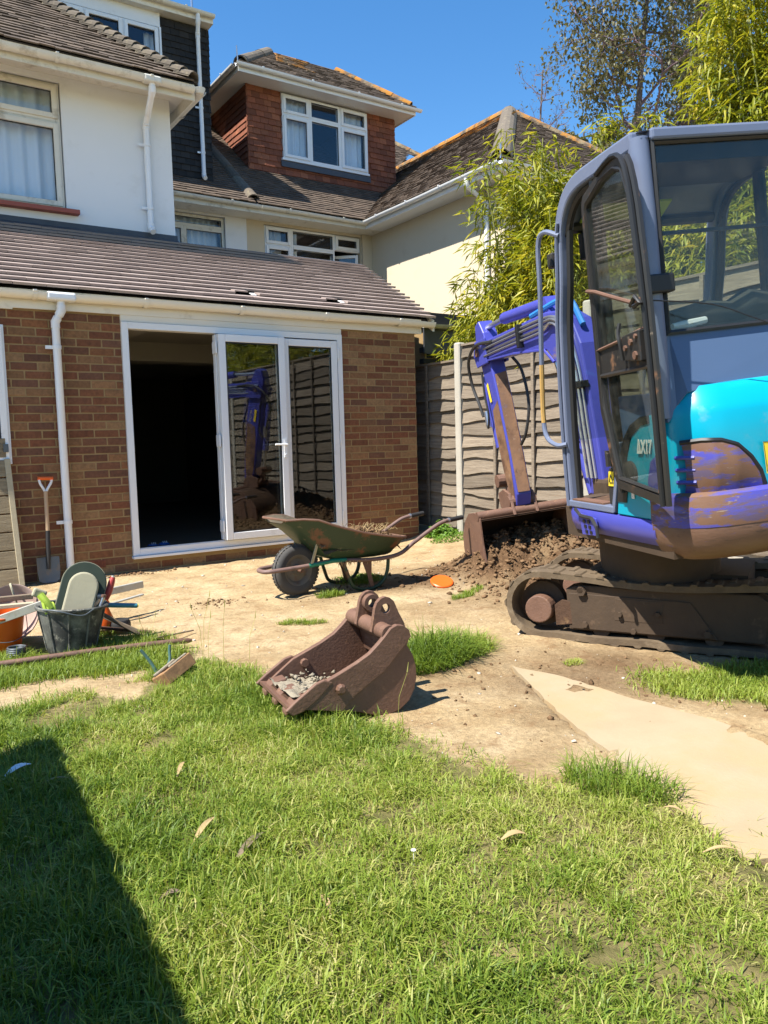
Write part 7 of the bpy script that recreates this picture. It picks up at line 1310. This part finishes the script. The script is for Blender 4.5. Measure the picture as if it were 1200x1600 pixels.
tool('mallet', 'dark rubber mallet head up in the tub', 'mallet', [('handle', 'black_rubber', [(-4.50, -2.76, 0.2), (-4.46, -2.74, 0.33)], 0.013), ('head', 'black_rubber', [(-4.485, -2.74, 0.325), (-4.425, -2.75, 0.335)], 0.026)])
tool('float_handle', 'steel chisel leaning among the tools in the tub', 'chisel', [('shank', 'steel_tube', [(-4.44, -2.85, 0.2), (-4.398, -2.86, 0.31)], 0.010), ('head', 'rust', [(-4.398, -2.86, 0.31), (-4.395, -2.86, 0.325)], 0.014)])
gl = thing('work_glove', (-4.70, -2.82, 0.25), 'lime green work glove hanging over the tub rim', 'glove'); gm = MB()
for k in range(4): gm.tube(bez([(-4.73+0.016*k, -2.86, 0.345-0.01*k), (-4.725+0.016*k, -2.875, 0.30), (-4.715+0.014*k, -2.885, 0.262-0.006*k)], 4), 0.0105, 7)
gm.tube(bez([(-4.74, -2.85, 0.37), (-4.715, -2.865, 0.33), (-4.69, -2.87, 0.29)], 4), 0.022, 8); gm.build('fingers', 'lime_plastic', gl, smooth=True); MB().box((-4.742, -2.845, 0.375), (0.075, 0.03, 0.05), Matrix.Rotation(R(25), 3, 'Y')).build('cuff', 'pale_pad', gl, bevel=0.01)
# orange bucket at the frame edge, coil, pinkish bowl
OB = thing('orange_bucket', (-4.90, -2.50, 0), 'bright orange plastic bucket left of the black tub', 'bucket')
OMt = Matrix.Translation((-4.905, -2.50, 0)) @ Matrix.Rotation(R(4), 4, 'X')
MB().lathe([(0, 0.006), (0.098, 0.005), (0.102, 0.01), (0.128, 0.215), (0.138, 0.218), (0.138, 0.23), (0.126, 0.23), (0.100, 0.02), (0, 0.015)], 36, OMt).build('bucket_body', 'orange_plastic', OB, smooth=True)
MB().tube(bez([OMt @ V((0.135, -0.02, 0.22)), OMt @ V((0.12, -0.09, 0.12)), OMt @ V((0.02, -0.14, 0.09)), OMt @ V((-0.10, -0.10, 0.12)), OMt @ V((-0.135, -0.02, 0.22))], 6), 0.0025, 5).build('bail_handle', 'grey_steel', OB, smooth=True)
BW = thing('shallow_bowl', (-4.80, -2.25, 0), 'dusty pinkish round bowl tipped on edge behind the orange bucket', 'bowl')
BMt = Matrix.Translation((-4.80, -2.27, 0.175)) @ Matrix.Rotation(R(-35), 4, 'Z') @ Matrix.Rotation(R(72), 4, 'X')
MB().lathe([(0, -0.05), (0.11, -0.045), (0.15, -0.02), (0.172, 0.02), (0.178, 0.024), (0.176, 0.032), (0.165, 0.026), (0.14, -0.01), (0.10, -0.033), (0, -0.036)], 40, BMt).build('bowl_body', 'pink_plastic', BW, smooth=True)
MB().tube(bez([BMt @ V((-0.02, 0.178, 0.03)), BMt @ V((0.0, 0.15, 0.05)), BMt @ V((0.02, 0.06, 0.01))], 4), 0.007, 6).build('strap', 'pale_pad', BW, smooth=True)
CO = MB()
for k in range(5): CO.tube([(-4.865+0.047*math.cos(a)+0.002*k, -2.70+0.047*math.sin(a), 0.012+0.011*k) for a in [2*math.pi*j/22 for j in range(22)]], 0.0055, 6, closed=True)
tag(CO.build('wire_coil', 'grey_steel', smooth=True), 'small coil of grey tape standing in the grass before the orange bucket', 'wire coil')
def beam(name, label, p, q, wd, th, mt_, roll=0.0, cat='plank', group=None, n=1):
    p, q = V(p), V(q); d = (q-p).normalized(); s = d.cross(V((0, 0, 1))).normalized(); u = s.cross(d); c_, s_ = math.cos(roll), math.sin(roll); s, u = s*c_+u*s_, u*c_-s*s_
    o = MB().prism([p+s*wd/2+u*th/2, p-s*wd/2+u*th/2, p-s*wd/2-u*th/2, p+s*wd/2-u*th/2], q-p).build(name, mt_, bevel=0.003); return tag(o, label, cat, group)
beam('spirit_level', 'pale aluminium level bar resting across the orange bucket', (-5.20, -2.52, 0.125), (-4.70, -2.72, 0.290), 0.022, 0.048, 'alu', cat='level')
beam('timber_batten', 'yellowish timber batten lying over the orange bucket', (-5.25, -2.40, 0.262), (-4.72, -2.52, 0.262), 0.045, 0.022, 'pale_timber')
beam('timber_batten', 'dark brown batten behind the yellowish one', (-5.25, -2.30, 0.285), (-4.70, -2.38, 0.285), 0.04, 0.03, 'old_plank')
beam('aluminium_bar', 'long grey box bar poking out right behind the tub', (-4.75, -2.22, 0.17), (-3.90, -1.95, 0.20), 0.028, 0.048, 'alu', cat='bar')
beam('aluminium_bar', 'thin grey strip lying beneath the box bar', (-4.5, -2.25, 0.10), (-3.93, -2.05, 0.145), 0.03, 0.012, 'alu', cat='bar')
beam('old_plank', 'brown plank end leaning on the tub at its right', (-4.43, -2.60, 0.22), (-4.16, -2.70, 0.022), 0.075, 0.020, 'old_plank', roll=0.3)
beam('old_plank', 'second brown plank under the leaning one beside the tub', (-4.45, -2.50, 0.20), (-4.13, -2.62, 0.016), 0.06, 0.022, 'old_plank', roll=0.2)
beam('old_plank', 'dark offcut of board flat on the ground right of tub', (-4.36, -2.45, 0.05), (-4.07, -2.66, 0.012), 0.05, 0.014, 'rust_dark', roll=0.1)
OC = thing('orange_sawhorse', (-4.24, -2.4, 0), 'orange plastic cone base peeping out right behind the tub', 'cone')
MB().lathe([(0.0, 0.16), (0.03, 0.16), (0.055, 0.10), (0.075, 0.05), (0.075, 0.0), (0, 0)], 24, Matrix.Translation((-4.30, -2.38, 0.03))).build('body', 'orange_plastic', OC, smooth=True); MB().lathe([(0, 0.05), (0.06, 0.05), (0.07, 0.03), (0.07, 0.0), (0, 0)], 20, Matrix.Translation((-4.20, -2.42, 0.02))).build('foot', 'black_rubber', OC, smooth=True)
MB().tube([(-4.30+0.05*math.cos(a), -2.38, 0.17+0.045*math.sin(a)) for a in [math.pi*k/10 for k in range(11)]], 0.008, 7).build('loop', 'orange_plastic', OC, smooth=True)
beam('thin_stick', 'thin dark stick lying on the earth right of the tub', (-4.18, -2.84, 0.012), (-3.85, -2.82, 0.02), 0.010, 0.010, 'old_plank', cat='stick')
beam('thin_stick', 'short dark lath on bare earth by the tub planks', (-4.15, -2.72, 0.012), (-4.0, -2.70, 0.014), 0.014, 0.008, 'old_plank', cat='stick')
tag(MB().tube([(-5.45, -2.90, 0.03), (-4.98, -2.95, 0.035), (-4.5, -3.02, 0.04), (-4.1, -3.08, 0.035), (-3.99, -3.10, 0.032), (-3.965, -3.103, 0.03)], [0.019, 0.019, 0.0185, 0.018, 0.016, 0.009], 12).build('rusty_pole', 'rust', smooth=True), 'long rusty steel pole lying across the grass before the tub', 'pole')
# half brick with frog and green wire hooks
BKt = Matrix.Translation((-4.285, -3.73, 0.052)) @ Matrix.Rotation(R(32), 4, 'Z') @ Matrix.Rotation(R(-14), 4, 'Y') @ Matrix.Rotation(R(-28), 4, 'X')
HB = thing('broken_brick', None, 'old broken brick with frog and mortar lying tilted in the grass', 'brick', M=BKt, local=True)
hb = MB(); ou = [(-0.11, -0.05), (0.10, -0.052), (0.112, 0.01), (0.10, 0.05), (-0.105, 0.053)]; inn = [(-0.075, -0.022), (0.07, -0.024), (0.078, 0.0), (0.07, 0.022), (-0.07, 0.024)]
hb.loft([[(a, b, -0.032) for a, b in ou], [(a*1.01, b*1.01, 0.030) for a, b in ou], [(a*0.97, b*0.97, 0.034) for a, b in ou], [(a, b, 0.033) for a, b in inn], [(a*0.8, b*0.7, 0.012) for a, b in inn]], closed=True, caps=True); hb.build('brick_body', 'brick', HB, bevel=0.003)
MB().box((-0.02, 0.028, 0.040), (0.17, 0.022, 0.016), Matrix.Rotation(R(4), 3, 'Z')).build('mortar_lump', 'cement', HB, bevel=0.006); MB().box((0.02, -0.035, 0.038), (0.13, 0.018, 0.012), Matrix.Rotation(R(-3), 3, 'Z')).build('mortar_lump', 'cement', HB, bevel=0.005)
for k, pts in enumerate(([(-4.345, -3.62, 0.03), (-4.36, -3.60, 0.07), (-4.385, -3.58, 0.115), (-4.405, -3.57, 0.145)], [(-4.285, -3.62, 0.04), (-4.265, -3.60, 0.08), (-4.26, -3.585, 0.12), (-4.255, -3.58, 0.15)])):
    tag(MB().tube(bez(pts, 4), [0.009]*3+[0.008]*10, 8).build('green_hook', 'wire_green', smooth=True), ['left green bent metal hook standing up behind the broken brick', 'right green bent metal hook standing up behind the broken brick'][k], 'hook')
tag(MB().lathe([(0, 0.010), (0.085, 0.012), (0.092, 0.006), (0.092, -0.004), (0.085, -0.004), (0.082, 0.004), (0, 0.003)], 28, Matrix.Translation((-1.74, -2.66, gz_(-1.74, -2.66)+0.028)) @ Matrix.Rotation(R(20), 4, 'X') @ Matrix.Rotation(R(-8), 4, 'Y')).build('orange_disc', 'orange_plastic', smooth=True), 'bright orange round lid lying on the dug earth', 'disc')
# blue slippers inside the doorway
for k, (x_, y_) in enumerate(((-3.16, 0.36), (-3.03, 0.40))):
    s_ = MB(); s_.loft([[(x_+0.13*t+0.0, y_+w_*math.cos(a), 0.142+hh_*max(0, math.sin(a))) for a in [math.pi*j/8 for j in range(9)]] for t, w_, hh_ in ((0, 0.02, 0.02), (0.15, 0.04, 0.05), (0.5, 0.048, 0.062), (0.8, 0.04, 0.05), (1.0, 0.036, 0.03), (1.7, 0.034, 0.015), (2.0, 0.02, 0.012))])
    so_ = s_.build('slipper', 'slipper', smooth=True); tag(so_, ['blue slipper on the floor just inside the open door, left one', 'blue slipper on the floor just inside the open door, right one'][k], 'slipper', 'slippers')
    for j in range(3): MB().tube([(x_+0.05+j*0.018, y_-0.03, 0.196), (x_+0.06+j*0.018, y_+0.02, 0.206)], 0.004, 5).build('stripe', 'white_label', so_)
# fallen leaves, daisies, litter
def fleaf(x, y, L, az, label, mt_='dry_leaf', wr=0.22, cat='leaf', zo=0.026, tilt=0.1):
    m_ = MB(); d = V((math.cos(az), math.sin(az), tilt)); s = V((-math.sin(az), math.cos(az), 0.12)); p = V((x, y, gz_(x, y)+zo)); rows = []
    for k in range(7):
        t = k/6; w_ = wr*L*math.sin(math.pi*min(1, t*0.92+0.06))**0.8*0.5; c0 = p+d*(L*t)+V((0, 0, 0.012*math.sin(t*3.0)))
        rows.append([c0-s*w_+V((0, 0, w_*0.35)), c0, c0+s*w_+V((0, 0, w_*0.35))])
    m_.loft(rows); m_.loft([[q-V((0, 0, 0.0008)) for q in r] for r in rows]); tag(m_.build('fallen_leaf', mt_, smooth=True), label, cat, 'fallen leaves on the lawn')
fleaf(-4.08, -5.925, 0.075, R(-22), 'orange-tan dry leaf on grass below the sandy patch', wr=0.28)
fleaf(-4.66, -5.95, 0.085, R(80), 'pale curled dry leaf on the lawn at centre bottom', wr=0.2)
fleaf(-3.56, -6.17, 0.07, R(120), 'cream bent dry leaf by the path corner tuft', wr=0.3)
fleaf(-3.70, -6.32, 0.09, R(-40), 'thin pale dry leaf in grass below the path', wr=0.14)
fleaf(-4.80, -5.38, 0.13, R(40), 'long papery dry leaf half hidden in the left lawn', wr=0.14)
fleaf(-4.74, -5.55, 0.14, R(30), 'dark brown rotten leaf stalk on the left lawn', 'old_plank', wr=0.16)
fleaf(-4.70, -4.95, 0.10, R(55), 'brown dry leaf near the bare patch on the lawn', wr=0.14)
fleaf(-4.98, -5.62, 0.06, R(-20), 'brown leaf lying in the shaded lawn corner', 'old_plank', wr=0.3)
fleaf(-5.19, -4.56, 0.10, R(20), 'crumpled pale blue-white scrap in the shaded lawn corner', 'white_label', wr=0.3, cat='litter')
fleaf(-5.09, -4.70, 0.09, R(-25), 'thin pale stick in the shaded lawn corner', 'dry_leaf', wr=0.06, cat='stick')
for k, (x_, y_) in enumerate(((-4.345, -5.86),)):
    m_ = MB(); z_ = gz_(x_, y_)+0.045
    for j in range(9):
        a = 2*math.pi*j/9; m_.tube([(x_, y_, z_), (x_+0.007*math.cos(a), y_+0.007*math.sin(a), z_+0.002)], [0.0022, 0.0016], 4)
    m_.tube([(x_, y_, z_-0.045), (x_, y_, z_)], 0.001, 4); tag(m_.build('daisy', 'petal'), 'small white daisy on the lawn below the sandy patch', 'flower')
# pile of stony soil by the wall and crumbs by the door
x = rng.normal(-3.72, 0.35, 260); y = -0.10-np.abs(rng.normal(0, 0.07, 260)); s = 0.004+0.014*rng.random(260)**3
lumps(x, y, ground_h(x, y)+s*0.3, s, 'wall_foot_crumbs', 'clod', label='crumbs of earth along the foot of the brick wall', category='soil', kind='stuff')
